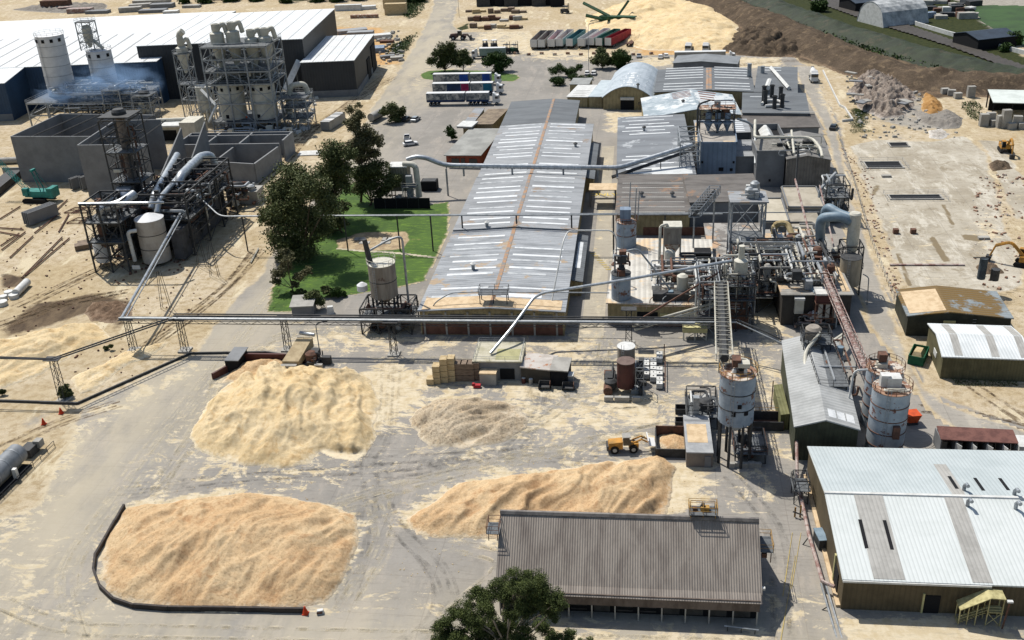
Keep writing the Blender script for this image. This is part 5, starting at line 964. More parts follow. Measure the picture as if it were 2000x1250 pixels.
# ---- P4 dark energy plant
t=thing('energy_plant',(-110,212,0),'dark multi-level energy plant frame with drums, ducts and gratings beside the gum trees','energy plant')
steel(t,-118.5,194,-110.5,203,[3.5,7,11.5,15.8],3,2,m_dks,.3,plat=(1,2),brace=2); steel(t,-110.5,204,-99.5,231,[4.5,8.5,12.5,14.5],2,4,m_dks,.34,plat=(1,),brace=2); steel(t,-120.5,206,-113,222,[5,10],2,3,m_dks,.32,plat=(0,),brace=2)
t0=t; t=thing('energy_plant',(-106,203,0),'black machinery heaped on the front deck of the dark energy plant, around the pale tank','machinery'); clutter(t,-118.4,195,-111,204,5,15.4,60,33,[m_dks,m_dks,m_dks,m_rsts,m_galv],(.1,.32),20,8)
t=thing('energy_plant',(-105,222,0),'black pipes and fans along the rear of the dark energy plant, below the aluminium ducts','machinery'); clutter(t,-112,208,-98.5,232,7,14.6,85,34,[m_dks,m_dks,m_dks,m_rsts,m_galv],(.1,.35),20,6); t=t0
clutter(t,-119,204,-100,230,.5,12,80,31,[m_dks,m_dks,m_rsts,m_galv,m_alu],(.12,.4),16,9)
MB().path(rpts([(-118.8,194.2,16.0),(-103,194.5,16),(-101,197,15.2)],1,4),.28,8).build('pipe',m_alu,t,True)
for c_,s_ in (((-105.3,218,5.6),(8,22,10)),((-116.5,213.5,4.5),(6,13,8)),((-113,202,5.5),(3.2,4,9)),((-101.5,202.5,4),(2.6,4,7))): MB().box(c_,s_).build('boiler_casing',mat('dark_grey_casing','55565a','3c3d40',sc=.5),t)  # big dark grey boxes filling out the frames
MB().box((-108.5,193.3,1.6),(1.8,.1,.9)).build('sign',m_whitemet,t)
MB().path(rpts([(-115.4,196.5,11.5),(-115.4,196.5,14.0),(-111.5,197.6,14.6),(-110,202,15.4)],1.8,6),1.0,14).build('duct',m_alu,t,True)
MB().cyl((-119.5,213,11),(-116,213,11),2.6,None,22).build('drum',m_alu,t,True); MB().lathe((-118.5,198.5),[(1.7,1),(1.8,5.2),(1.3,6.4),(.4,6.8)],18).build('vessel',m_wsilo,t,True)
AD=[(G(302,380,14),G(346,303,14)),(G(312,388,13.6),G(374,316,13.6)),(G(352,345,14.5),G(392,306,14.5))]
for k,(r_,(a_,e_)) in enumerate(zip((.85,.62,1.1),AD)):
    MB().path(rpts([a_+Vector((-.3,-2,-2.5)),a_,e_]+([e_+Vector((1.6,2.6,-.4)),e_+Vector((3.0,2.0,-8))] if k==2 else []),2.5,6),r_,14).build('duct',m_alu,t,True)
for k in range(6): q_=(AD[0][0]+AD[1][0])/2+((AD[0][1]+AD[1][1])-(AD[0][0]+AD[1][0]))*.5*k/6; MB().box((q_.x,q_.y,14.6),(.9,.7,1.3)).build('damper',m_dks,t)
t2=silo('silo','pale conical-roofed tank in front of the dark energy plant',(-106.6,199.8),3.1,.8,10.6,mat('pale_tank','c9c2b8','b3aba1',sc=.4),m_wsilo,1.1,rail=None,bands=2,ladder=False,cat='tank',mb=m_dks)
MB().path(rpts([(-108.2,196.4,9.0),(-109.9,195.6,9.0),(-109.6,195.4,2.2)],.7,4),.42,10).build('downpipe',m_whitemet,t2,True)
t=thing('chimney_tower',(-117,216,0),'blackened chimney in a tall lattice tower with a square top platform','chimney')
steel(t,-120.5,212.5,-113.5,219.5,[4,7.5,11,14.5,18,21.5,25,29],2,2,m_dks,.26,brace=2,rail=False,plat=(3,5)); MB().cyl((-117,216,3),(-117,216,29.5),1.15,1.0,20).build('flue',mat('sooty_flue','8a8079','5f5650',sc=.6),t,True); MB().cyl((-117,216,3),(-117,216,13),2.1,1.6,16).build('flue_base',m_dks,t,True); clutter(t,-120.4,212.6,-113.6,219.4,8,27,26,35,[m_dks,m_dks,m_rsts],(.1,.25),5,0)
MB().box((-117,216,29.6),(7.4,6.4,.25)).build('top_plate',m_dks,t); MB().lathe((-117,216),[(1.6,29.7),(1.6,30.3),(1.2,30.9)],18).build('rim',m_dks,t); MB().box((-118.4,212.3,17.5),(1.6,.6,.7)).build('box',m_crm,t)
t=thing('burner_unit',(-97.5,240,0),'low burner unit with a grey hopper at the road side of the energy plant','machine')
MB().box((-99,240.5,1.7),(5,5,3.4)).build('hopper',m_concl,t); MB().path(rpts([(-103,236,1),(-103,236,5.5),(-100,238,5.5),(-99.5,238,3)],1,4),.8,12).build('duct',m_dks,t,True); clutter(t,-106,233,-97,241,.3,6,20,37,[m_dks,m_rsts,m_galv],(.15,.4),6,4)
# ---- P5 stained tank by lawn
t=silo('silo','stained grey-brown tank on dark legs beside the lawn, pipe arching over it',(-47,169.5),2.55,6.4,12.9,m_tank,m_crm,.25,cone=1.6,legs=6,rail=m_crm,bands=1,cat='tank',mb=m_dks,legm=m_dks)
MB().path([(-49.0,169.3,12.9),(-49.6,169.3,17.6)],[.55,.45],10).build('stack',m_dks,t,True); MB().path(rpts([(-49.3,169.2,15.2),(-45,170.6,17.2),(-42.9,170.9,17.6),(-42.9,170.9,4)],1,4),.22,8).build('pipe',m_galv,t,True); MB().lathe((-51,169),[(.3,7.2),(1.0,7.5),(1.0,8.6),(.3,9.1)],14).build('filter',m_wsilo,t,True)
t=thing('tank_base_plant',(-46,167,0),'dark steel skid with pumps under the stained tank','machine'); steel(t,-51,165.5,-41.5,172,[2.6,5.2],4,2,m_dks,.25,plat=(0,),brace=2); clutter(t,-50.5,165.5,-42,171,.2,5,16,41,[m_dks,m_rsts,m_galv],(.1,.25),6,2)
# ---- big aluminium duct over the halls
def Q3(px,py,Y): return PL(px,py,Y)
t=thing('overhead_duct',G(871,378),'long silver overhead duct crossing the factory halls to the mill tower','duct')
yd=243.5; pts=[PL(795,312,yd),PL(812,306,yd),PL(832,308,yd),PL(868,323,yd),PL(1208,328,yd),PL(1240,318,yd+2),PL(1352,283,yd+7)]
MB().path(rpts(pts,3,4),.62,12).build('duct',m_alu,t,True)
for px,zb in ((871,0),(905,5.2),(1000,5.5),(1100,5.2),(1168,0),(1205,4.8)):
    p=PL(px,326,yd); MB().bar((p.x,p.y,zb),(p.x,p.y,p.z-.5),.4).build('support_post',m_galv,t)
b=MB()
for k in range(26):
    p=PL(872+k*13.2,324+k*.16,yd); b.lathe((0,0),[(0,0),(0,0)],3) if 0 else b.cyl((p.x-.07,p.y,p.z),(p.x+.07,p.y,p.z),.68,None,12)
b.build('flange',m_galv,t)
p0,p1=PL(1195,346,yd),PL(1354,292,yd+6); t=thing('inclined_conveyor',p0,'dark inclined conveyor under the silver duct, climbing to the mill tower','conveyor'); MB().path([p0,p1],.45,4).build('gallery',m_dks,t)
for k in (.25,.6): q_=p0.lerp(p1,k); MB().bar((q_.x,q_.y,5),(q_.x,q_.y,q_.z),.2).build('leg',m_dks,t)
# ---- filter unit at 760..825,310..390
t=thing('bag_filter',G(790,392),'cream filter house with a big bent duct above the black fenced enclosure','filter unit')
FO=G(765,392); w_=G(800,392).x-FO.x
MB().box((FO.x+w_/2,FO.y+2,5.6),(w_,4,6.2)).build('housing',mat('ribbed_cream','9f9a87','86816f',sc=.5,corr=(0,.7,.4)),t); MB().box((FO.x+w_/2,FO.y+2,8.85),(w_+.3,4.3,.25)).build('roof',m_whitemet,t)
for dx in (.2,w_-.2):
    for dy in (.2,3.8): MB().bar((FO.x+dx,FO.y+dy,0),(FO.x+dx,FO.y+dy,2.6),.3).build('leg',m_crm,t)
MB().path(rpts([(FO.x+w_-1,FO.y+1,9.3),(FO.x+w_+2.2,FO.y+.5,9.4),(FO.x+w_+2.6,FO.y,1)],1.6,5),.75,12).build('duct',m_crm,t,True); MB().box((FO.x+w_+.6,FO.y-1,4.2),(1.5,1.4,5.6)).build('shaft',m_galv,t); steel(t,FO.x+w_-1,FO.y-2.4,FO.x+w_+2.4,FO.y+.6,[4.2],2,2,m_crm,.2,plat=(0,),brace=2)
clutter(t,FO.x-1,FO.y-1.5,FO.x+5,FO.y+1.5,.1,1.4,8,44,[m_rsts,m_rpipe,m_whitemet],(.15,.3),3,0)
# ---- pipe racks
def lattice(label,px,py,h,w=1.1,m=None,arm=1.6,name='pipe_rack_tower'):
    p=G(px,py); t=thing(name,p,label,'lattice tower','lattice towers carrying the pipe rack'); m=m or m_dks
    for sx in (-1,1):
        for sy in (-1,1): MB().bar((p.x+sx*w*.5,p.y+sy*w*.5,0),(p.x+sx*w*.38,p.y+sy*w*.38,h),.12).build('leg',m,t)
    b=MB(); n=int(h/1.2)
    for k in range(n):
        a=h*k/n; c=h*(k+1)/n; s=w*.46
        for u,v in (((-s,-s),(s,-s)),((s,-s),(s,s)),((s,s),(-s,s)),((-s,s),(-s,-s))):
            if k%2: u,v=v,u
            b.bar((p.x+u[0],p.y+u[1],a),(p.x+v[0],p.y+v[1],c),.07)
    b.build('bracing',m,t); MB().box((p.x,p.y,h+.06),(w+arm,w+.5,.14)).build('crosshead',m,t); MB().box((p.x,p.y,.15),(w+1.0,w+1,.3)).build('footing',m_concl,t); return t
hr=6.55
lattice('lattice tower at the outer bend of the pipe rack, left of its neighbour',262,685,hr); lattice('lattice tower between the bend and the road',362,685,hr); lattice('lattice tower standing by the round-top tank at the road edge',563,683,hr); lattice('lattice tower behind the low brick-roofed huts, in front of the lawn tank',770,692,hr); lattice('leftmost lattice tower, growing out of a dark shrub',125,782,8.0); lattice('lattice tower just behind the white-topped red tank',1228,672,hr+.4)
yr=158.0
def runx(label,pxs,dz,dy,r,m,name='pipe',cat='pipe',z=hr+.3):
    a=PL(pxs[0],620,yr+dy); c=PL(pxs[1],620,yr+dy); pts=[(a.x,yr+dy,z+dz),(c.x,yr+dy,z+dz)]
    return tag(MB().path(pts,r,8).build(name,m,None,True),label,cat,'pipes of the yard pipe rack')
XL=-94.0; 
def px_(x,r,label,m,dy,dz,x1=None):
    return tag(MB().path([(XL if x is None else x,yr+dy,hr+dz),(x1,yr+dy,hr+dz)],r,8).build('pipe',m,None,True),label,'pipe','pipes of the yard pipe rack')
px_(None,.2,'thick silver pipe along the front of the yard pipe rack',m_galv,-.5,.35,10); px_(None,.13,'thin grey pipe beside the thick silver one on the yard rack',m_galv,0.0,.3,17); px_(-84,.2,'dark pipe along the back of the yard pipe rack',m_dks,.6,.35,17); px_(-84,.14,'second dark pipe, highest on the back of the yard rack',m_dks,.95,.62,14)
t=thing('rack_girder',(-40,yr,0),'slim lattice girder under the yard pipes','girder'); b=MB()
for yy in (-.8,.8): b.bar((XL,yr+yy,hr+.05),(15,yr+yy,hr+.05),.12).bar((XL,yr+yy,hr-.5),(15,yr+yy,hr-.5),.12)
x=XL
while x<14: b.bar((x,yr-.8,hr+.05),(x+1.2,yr-.8,hr-.5),.07).bar((x+1.2,yr-.8,hr-.5),(x+2.4,yr-.8,hr+.05),.07).bar((x,yr-.8,hr),(x,yr+.8,hr),.07); x+=2.4
b.build('truss',m_dks,t)
# branch to the energy plant, and the far-left branch
A_=(-93.5,157.6,6.9); E1=PL(400,430,213); 
for i,(dx,r,lb) in enumerate(((0,.28,'silver pipe climbing from the rack bend to the energy plant'),(.8,.12,'thin pipe alongside the silver one to the energy plant'))):
    e=Vector((-101.5+dx,212,10.5)); tag(MB().path([(A_[0]+dx,A_[1],6.9),(A_[0]+dx-2.0,A_[1]+12,7.6),(e.x-.5,e.y-6,9.6),e],r,8).build('pipe',m_alu if i==0 else m_galv,None,True),lb,'pipe')
for i,(p0,p1,lb) in enumerate((((-83.2,158.4,6.9),(-96.6,139.4,8.1),'left'),)):
    t=thing('overhead_line',(-97,139,0),'pair of dark pipes crossing diagonally to the leftmost lattice tower and on out of frame','pipe')
    for d_ in (-.35,.35): MB().path([(-83.2+d_,158.4-d_,6.9),(-96.6+d_,139.4-d_*.5,8.15),(-125,139.8-d_,8.4)],.13,6).build('pipe',m_dks,t,True)
    b=MB()
    for k in range(30): 
        q_=Vector((-83.2,158.4,6.9)).lerp(Vector((-96.6,139.4,8.1)),k/30); b.bar(q_+Vector((-.35,.35,0)),q_+Vector((.35,-.35,0)),.06)
    b.build('rung',m_dks,t)
for px,py,h,lb in ((325,602,8.2,'thin four-legged trestle under the silver pipe, near the bend'),(395,520,9.6,'thin trestle under the silver pipe, beside the energy plant'),(420,540,9.2,'second thin trestle casting a long shadow by the energy plant')):
    p=G(px,py); t=thing('pipe_trestle',p,lb,'trestle')
    for sx,sy in ((-.6,-.4),(.6,-.4),(-.6,.4),(.6,.4)): MB().bar((p.x+sx*1.6,p.y+sy,0),(p.x+sx*.4,p.y+sy,h),.1).build('leg',m_dks,t)
# long white pipes crossing at y~425
yq=206.0
t=thing('long_pipe',(-60,yq,0),'long white pipe run crossing the lawn and factory roof on slim posts','pipe')
MB().path(rpts([(-99,212,10.2),(-93,yq,8.6),(18,yq,8.6)],2,4),.17,8).build('pipe',m_galv,t,True); MB().path([(-90,yq+.6,8.5),(38,yq+.6,8.7)],.12,6).build('pipe',m_galv,t,True)
for x,z in ((-88,0),(-78,0),(-64.5,0),(-52.5,0),(-45,0),(-38,5.4),(-26,6.5),(-14,5.4),(-5,0),(6,4.9)): MB().bar((x,yq+.3,z),(x,yq+.3,8.5),.28).build('post',m_dks,t)
# pneumatic pipe from hut roof to central tower
t=thing('long_pipe',G(960,700),'long silver pneumatic pipe rising from the hut roof across the alley to the central tower','pipe')
pts=[PL(958,690,151),PL(1000,640,156),PL(1042,582,163),PL(1060,572,163.5),PL(1230,545,166),PL(1430,509,171)]
MB().path(rpts(pts,2,4),.26,10).build('pipe',m_alu,t,True)
t=thing('long_pipe',G(1240,630),'brown steel conveyor tube slanting from the rack to the central tower','pipe'); MB().path([PL(1236,632,159),PL(1408,530,170)],.18,6).build('pipe',m_rsts,t,True)
for i,(p,q_) in enumerate((((1236,637),(1400,590)),((1240,644),(1398,597)))):
    t=thing('long_pipe',G(1240,650),('upper' if i==0 else 'lower')+' of two parallel cream pipes sloping to the central tower','pipe'); MB().path([PL(p[0],p[1],158.5),PL(q_[0],q_[1],168)],.24,8).build('pipe',m_crm,t,True)
# looped twin pipes on hall roof and over the alley
t=thing('looped_pipe',(-15,178,0),'pale pipe arching from the hall roof down past the alley','pipe')
MB().path(rpts([PL(1072,618,168),PL(1100,470,176),PL(1110,450,180),PL(1195,450,180),PL(1204,465,180),PL(1204,500,180)],1.2,4),.14,6).build('pipe',m_whitemet,t,True)
t=thing('looped_pipe',(-38,168,0),'thin pipe curling over the south eave of the factory hall','pipe'); MB().path(rpts([PL(832,625,167),PL(850,590,167),PL(880,572,168),PL(940,570,168),PL(1190,572,168)],1,4),.11,6).build('pipe',m_galv,t,True)
t=thing('roof_gantry',(-27,167,6),'small steel gantry on the dusty eave of the factory hall','gantry'); steel(t,-28.5,167,-23.5,169,[7.6],3,2,m_dks,.15,plat=(0,),z0=5.4,brace=0)
# ================= CENTRAL PLANT, SILOS =================
def zat(px,py,Y): return PL(px,py,Y).z
def sil(label,px,Yc,pyt,pyb,rpx,m,**k):
    p=PL(px,pyt,Yc); D=DEP(p); r=rpx*D/FL; zt=zat(px,pyt,Yc); zb=max(0,zat(px,pyb,Yc-r)) if pyb else 0
    b=PL(px,pyb,Yc); return silo('silo',label,(p.x,Yc),r,zb,zt,m,**k),Vector((p.x,Yc,zt)),r
mrail=m_yelr
sA,cA,rA=sil('big blue-grey silo on dark legs with an ochre rail, beside the yellow loader',1442,126.5,727,836,35,m_blusilo,mtop=m_rusttop,cap=.15,cone=1.8,legs=8,rail=m_yelr,bands=2,mb=m_dks)
clutter(sA,cA.x-2,cA.y-1.8,cA.x+2.1,cA.y+1.8,cA.z+.2,cA.z+2.2,9,51,[m_dks,m_dks,m_rsts,m_crm],(.1,.25),2,0)
for dx,dy,r_,h_ in ((.4,.3,.42,1.0),(-.6,-.5,.3,.6),(.9,-.8,.25,.8)): MB().lathe((cA.x+dx,cA.y+dy),[(r_,cA.z+.1),(r_,cA.z+h_),(r_*.4,cA.z+h_+.25)],12).build('vent',m_dks if r_>.4 else m_whitemet,sA,True)
for z,a in ((10.5,-1.5),(9.3,-1.1),(9.2,-1.8)): MB().box((cA.x+rA*math.cos(a),cA.y+rA*math.sin(a),z),(.25,.55,.6),a).build('hatch',m_black,sA)
sB,cB,rB=sil('rust-streaked silo nearest the warehouse, front one of the twin pair',1742,129.5,757,905,36,m_rustsilo,mtop=m_rusttop,cap=.15,rail=m_rsts,bands=4,mb=m_rsts)
MB().box((cB.x-1.0,cB.y+.3,cB.z+1.1),(1.3,1.2,1.8)).build('filter_box',m_whitemet,sB); clutter(sB,cB.x-1.5,cB.y-2,cB.x+2,cB.y+1.5,cB.z+.1,cB.z+.7,6,52,[m_rsts,m_crm,m_whitemet],(.08,.15),1,0)
MB().box((cB.x+.6,cB.y-rB-.3,5.2),(.9,.7,1.9)).build('rusty_chute',m_rsts,sB)
sC,cC,rC=sil('rusty-topped silo behind its twin, back one of the pair',1729,137.5,719,865,34.5,m_rustsilo,mtop=m_rusttop,cap=.15,rail=m_rsts,bands=4,mb=m_rsts)
clutter(sC,cC.x-2.4,cC.y-1,cC.x+1,cC.y+1.8,cC.z+.2,cC.z+2.0,10,53,[m_rsts,m_dks,m_crm],(.1,.2),2,0)
MB().path(rpts([(cC.x-3,cC.y-2,cC.z+.8),(cC.x-5.0,cC.y-2.4,cC.z+.9),(cC.x-5.6,cC.y-3,3)],1,4),.16,6).build('pipe',m_whitemet,sC,True)
sD,cD,rD=sil('rusty-railed old tank at the corner of the brown-roofed hall',1223.5,G(1222,487,5).y+2,432,487,19.5,m_blusilo,mtop=m_rusttop,cap=.2,rail=m_rsts,bands=1,mb=m_rsts)
MB().box((cD.x-.2,cD.y,cD.z+1.6),(2.2,2.0,2.4)).build('filter_box',m_bluew,sD)
for dx in (.5,1.7,2.3): MB().bar((cD.x+dx,cD.y+.8,cD.z),(cD.x+dx+.3,cD.y+1,cD.z+8.5-dx),.18).build('mast',m_galv,sD)
z0=4.8; Yt=G(1218,590,z0).y+2.2
sE,cE,rE=sil('pale blue-grey tank on the dusty roof corner, machinery on its top',1213,Yt,533,588,19,m_blusilo,mtop=m_dks,cap=.1,bands=0)
clutter(sE,cE.x-2,cE.y-2,cE.x+1.6,cE.y+1.5,cE.z+.1,cE.z+4.5,12,54,[m_dks,m_rsts,m_dks,m_galv],(.08,.2),4,0); MB().box((cE.x+.3,cE.y,cE.z+3.4),(1.3,1.3,2.2)).build('filter_box',m_rsts,sE)
MB().path(rpts([(cE.x+.4,cE.y,cE.z+4.2),(cE.x+3,cE.y+.6,cE.z+4.6),(cE.x+9,cE.y,6.4),(cE.x+9,cE.y,5)],1,4),.18,8).build('pipe',m_galv,sE,True)
MB().box((cE.x+9.1,cE.y-.6,5.7),(.9,.9,1.4)).build('machine_box',m_bluep,sE); 
t=thing('roof_unit',(12,171,5),'long dark ventilation box on the front edge of the dusty white roof','roof unit'); p=G(1310,588,4.8); MB().box((p.x,p.y+1,5.5),(6.6,1.8,1.3)).build('casing',m_dks,t)
# filter with hopper
Yf=188; p=PL(1313,465,Yf); zt=zat(1313,440,Yf); zb=zat(1313,472,Yf)
t=thing('bag_filter',(p.x,Yf,0),'square grey-cream filter on legs with a tapering hopper and bent white pipe','filter unit')
MB().box((p.x,Yf,(zt+zb)/2),(3.4,3.0,zt-zb)).build('housing',m_tank,t); MB().box((p.x,Yf,zt+.15),(3.6,3.2,.3)).build('roof',m_crm,t)
b=MB(); b.hexa([(p.x-.6,Yf-.5,zb-2.2),(p.x+.6,Yf-.5,zb-2.2),(p.x+.6,Yf+.5,zb-2.2),(p.x-.6,Yf+.5,zb-2.2)],[(p.x-1.7,Yf-1.5,zb-.01),(p.x+1.7,Yf-1.5,zb-.01),(p.x+1.7,Yf+1.5,zb-.01),(p.x-1.7,Yf+1.5,zb-.01)]); b.build('hopper',m_rusttop,t)
for sx in (-1.6,1.6):
    for sy in (-1.4,1.4): MB().bar((p.x+sx,Yf+sy,0),(p.x+sx,Yf+sy,zb),.2).build('leg',m_crm,t)
MB().path(rpts([(p.x-1,Yf-1.2,zt+.3),(p.x-1.2,Yf-1.4,zt+.8),(p.x-2.4,Yf-1.6,zt+.5),(p.x-2.5,Yf-1.8,3.5)],.8,4),.28,8).build('pipe',m_crm,t,True); MB().lathe((p.x-1.6,Yf-4),[(.3,3),(.9,3.4),(.9,4.4),(.2,5)],14).build('vessel',m_whitemet,t,True)
# roof clutter on the dusty building
t=thing('roof_plant',(8,176,5),'fans, motors and pipes spread over the back of the dusty white roof','plant equipment'); clutter(t,2,172,19,187,5.1,8.8,60,55,[m_galv,m_dks,m_crm,m_whitemet,m_rsts],(.08,.25),22,9)
t=thing('roof_piping',(10,170,5),'thin pipes looping across the front of the dusty white roof','pipework'); 
for k in range(7): x=2.5+k*2.3; MB().path(rpts([(x,169.5,4.9),(x,169.5,5.6+.2*(k%3)),(x+1.7,173-k*.3,5.8),(x+1.9,174.5,5.2)],.7,3),.08,6).build('pipe',[m_rsts,m_galv,m_dks][k%3],t,True)
railing(t,[(-.5,167.4),(18.5,167.4)],4.75,m_rpipe,closed=False)
t=thing('dark_cabinet',(14,181,0),'tall dark cabinet block with a teal base between the roofs','machine'); p=G(1372,540,3.0); MB().box((p.x,p.y+2,6),(3.2,3,3.4)).build('cabinet',m_black,t); MB().box((p.x,p.y+1.5,3.6),(3.3,3.2,1.6)).build('base',mat('teal_sheet','2f7478','25595c',sc=1),t)
# lattice conveyor
t=thing('lattice_conveyor',(16,195,0),'open lattice conveyor climbing over the brown-roofed hall','conveyor')
a=PL(1356,424,196); c=PL(1396,377,203); b=MB(); d=(c-a)
for s in (-1,1):
    for h in (0,1.6): b.bar(a+Vector((s*1.1,0,h)),c+Vector((s*1.1,0,h)),.16)
n=9
for k in range(n+1):
    q_=a+d*k/n; q2=a+d*min(k+1,n)/n
    for h in (0,1.6): b.bar(q_+Vector((-1.1,0,h)),q_+Vector((1.1,0,h)),.12)
    for s in (-1.1,1.1): b.bar(q_+Vector((s,0,0)),q_+Vector((s,0,1.6)),.12).bar(q_+Vector((s,0,0)),q2+Vector((s,0,1.6)),.1)
b.build('truss',m_galv,t); b=MB(); b.path([a+Vector((0,0,.5)),c+Vector((0,0,.5))],.45,4); b.build('belt',m_dks,t)
for q_ in (a,c): MB().bar((q_.x,q_.y,0),(q_.x,q_.y,q_.z),.3).build('leg',m_galv,t)
# roofed steel frame
t=thing('steel_tower',(26,192,0),'grey-roofed steel tower rising out of the pipework south of the brown roof','steel structure')
a=PL(1428,449,191); c=PL(1493,449,191); zr=zat(1430,398,191); steel(t,a.x,191,c.x,197,[4.5,8,zr],2,2,m_galv,.32,plat=(1,),brace=2); MB().box(((a.x+c.x)/2,194,zr+.3),(c.x-a.x+1,6.6,.25)).build('roof',m_oldroof,t); clutter(t,a.x+.5,191.5,c.x-.5,196.5,zr+.5,zr+2.2,8,56,[m_whitemet,m_galv],(.1,.2),4,2)
t=thing('roof_plant',(24,182,3),'dense rusty pipework and grating frames at the heart of the plant','plant equipment'); steel(t,18.5,176,31,188,[3.4,6.5,9],4,4,m_dks,.2,plat=(0,),brace=1); clutter(t,18.5,175,31,189,3.3,10.5,100,57,[m_dks,m_galv,m_galv,m_rsts,m_crm,m_dks,m_concl],(.08,.25),26,8)
MB().lathe((31.5,182),[(.8,3.2),(1.5,3.8),(1.5,7),(.7,8.2),(.5,9)],16).build('vessel',mat('ochre_rust','c08a4c','8a6238',sc=1),t,True)
# central tower with cream cyclone
Yc=170.5; p=PL(1447,520,Yc); t=thing('cyclone_tower',(p.x,Yc,0),'central tower with a stacked cream cyclone and rust-brown base block','cyclone tower')
X=p.x; zc=zat(1447,480,Yc)
MB().cyl((X,Yc,zc-2.4),(X,Yc,zc),.55,None,14).build('stack',m_crm,t,True); MB().lathe((X,Yc),[(.2,zc-9.5),(.5,zc-8.4),(1.25,zc-5.4),(1.25,zc-2.8),(.6,zc-2.4)],18).build('cyclone',m_crm,t,True)
MB().box((X,Yc,2.8),(3.4,3.2,5.6)).build('base_block',m_rsts,t); steel(t,X-3.6,Yc-2.6,X+2.4,Yc+3,[3.2,6.2,9,zc-4.5],3,2,m_dks,.2,plat=(1,2),brace=2,mrail=m_rsts); clutter(t,X-3.6,Yc-2.5,X+2.6,Yc+4,2,zc-3,60,58,[m_dks,m_galv,m_galv,m_concl,m_crm],(.08,.22),8,3)
t=thing('conveyor_tower',(X-5,Yc-3,0),'pipe-laced transfer tower just left of the central cyclone','steel structure'); steel(t,X-7.5,Yc-5,X-4,Yc+6,[4,7.5,11],2,3,m_galv,.2,plat=(0,1),brace=1,mrail=m_rsts); clutter(t,X-8,Yc-5,X-4,Yc+6,1,11.5,60,59,[m_dks,m_rsts,m_galv,m_whitemet],(.08,.2),6,2)
# inclined gallery to the silo
def gallery(name,label,a,c,w,h,m,mb,legs=(),n=14,wm=None,rail=True,cat='conveyor'):
    t=thing(name,(a.x,a.y,0),label,cat); d=(c-a); s=Vector((d.y,-d.x,0)).normalized()*w/2; b=MB()
    for sg in (-1,1):
        for hh in (0,h): b.bar(a+s*sg+Vector((0,0,hh)),c+s*sg+Vector((0,0,hh)),.13)
    for k in range(n+1):
        q_=a+d*k/n; q2=a+d*min(k+1,n)/n
        b.bar(q_-s,q_+s,.1); b.bar(q_-s+Vector((0,0,h)),q_+s+Vector((0,0,h)),.1)
        for sg in (-1,1): b.bar(q_+s*sg,q_+s*sg+Vector((0,0,h)),.1).bar(q_+s*sg,q2+s*sg+Vector((0,0,h)),.08)
    b.build('truss',m,t); MB().path([a+Vector((0,0,.35)),c+Vector((0,0,.35))],w*.28,6).build('belt_cover',mb,t)
    for k in legs: q_=a+d*k; MB().bar((q_.x,q_.y,0),(q_.x,q_.y,q_.z),.22).build('leg',m,t)
    return t
gallery('conveyor','truss conveyor running from the central tower down to the big blue-grey silo',PL(1408,560,166),Vector((cA.x-1.9,cA.y+1.0,cA.z+1.2)),2.3,1.1,m_crm,m_dks,(.35,.7),18)
# blue ducts + cream cyclone tower at the road side
Yb=186; p=PL(1670,425,Yb); X=p.x; zt=zat(1664,415,Yb)
t=thing('cyclone_tower',(X,Yb,0),'road-side cyclone tower fed by two fat blue-grey ducts','cyclone tower')
MB().lathe((X,Yb),[(1.15,9.9),(1.15,zt-.3),(.9,zt)],20).build('cyclone',m_crm,t,True); MB().lathe((X,Yb),[(.5,6.0),(1.1,9.9)],20).build('cone',m_crm,t,True)
for i,(pp,) in enumerate((([(1602,466,4),(1602,438,2),(1606,425,1),(1640,422,0),(1660,432,0)],),([(1612,440,6),(1611,412,5),(1618,404,4),(1640,418,2),(1664,425,0)],))):
    MB().path(rpts([PL(a,b_,Yb+c) for a,b_,c in pp],1.8,5),.95-.1*i,12).build('duct',m_bluep,t,True)
steel(t,X-2,Yb-2,X+1.8,Yb+2,[5.5,8,10],2,2,m_dks,.2,plat=(0,),brace=2); clutter(t,X-8,Yb-2,X-1.5,Yb+4,3,9,16,60,[m_dks,m_crm,m_galv,m_rsts],(.1,.25),5,3)
Yl=181.5; sF,cF,rF=sil('squat cream-grey silo at the edge of the service road',1663,Yl,502,562,20,mat('buff_silo','b5ab98','978d7b',sc=.5,streak=(1,1,.3)),mtop=m_dks,cap=.1)
MB().path(rpts([(cF.x+2.2,cF.y-1,6),(cF.x+3.2,cF.y-1.6,5.6),(cF.x+3.4,cF.y-1.8,0)],.8,4),.1,6).build('pipe',m_galv,sF,True)
t=thing('cooling_unit',(41,203,0),'cluster of black machinery with a slanting pale pipe behind the blue ducts','plant equipment'); p=G(1628,430); steel(t,p.x-2.5,p.y-2,p.x+2.5,p.y+6,[3,6,9],2,2,m_dks,.2,plat=(0,1),brace=2); clutter(t,p.x-3,p.y-3,p.x+3,p.y+7,.5,9.5,26,61,[m_dks,m_dks,m_whitemet,m_galv],(.1,.3),8,4); MB().path(rpts([(p.x+.3,p.y+4,10),(p.x-3.5,p.y+1,7),(p.x-3.6,p.y,2)],1,3),.35,8).build('pipe',m_galv,t,True)
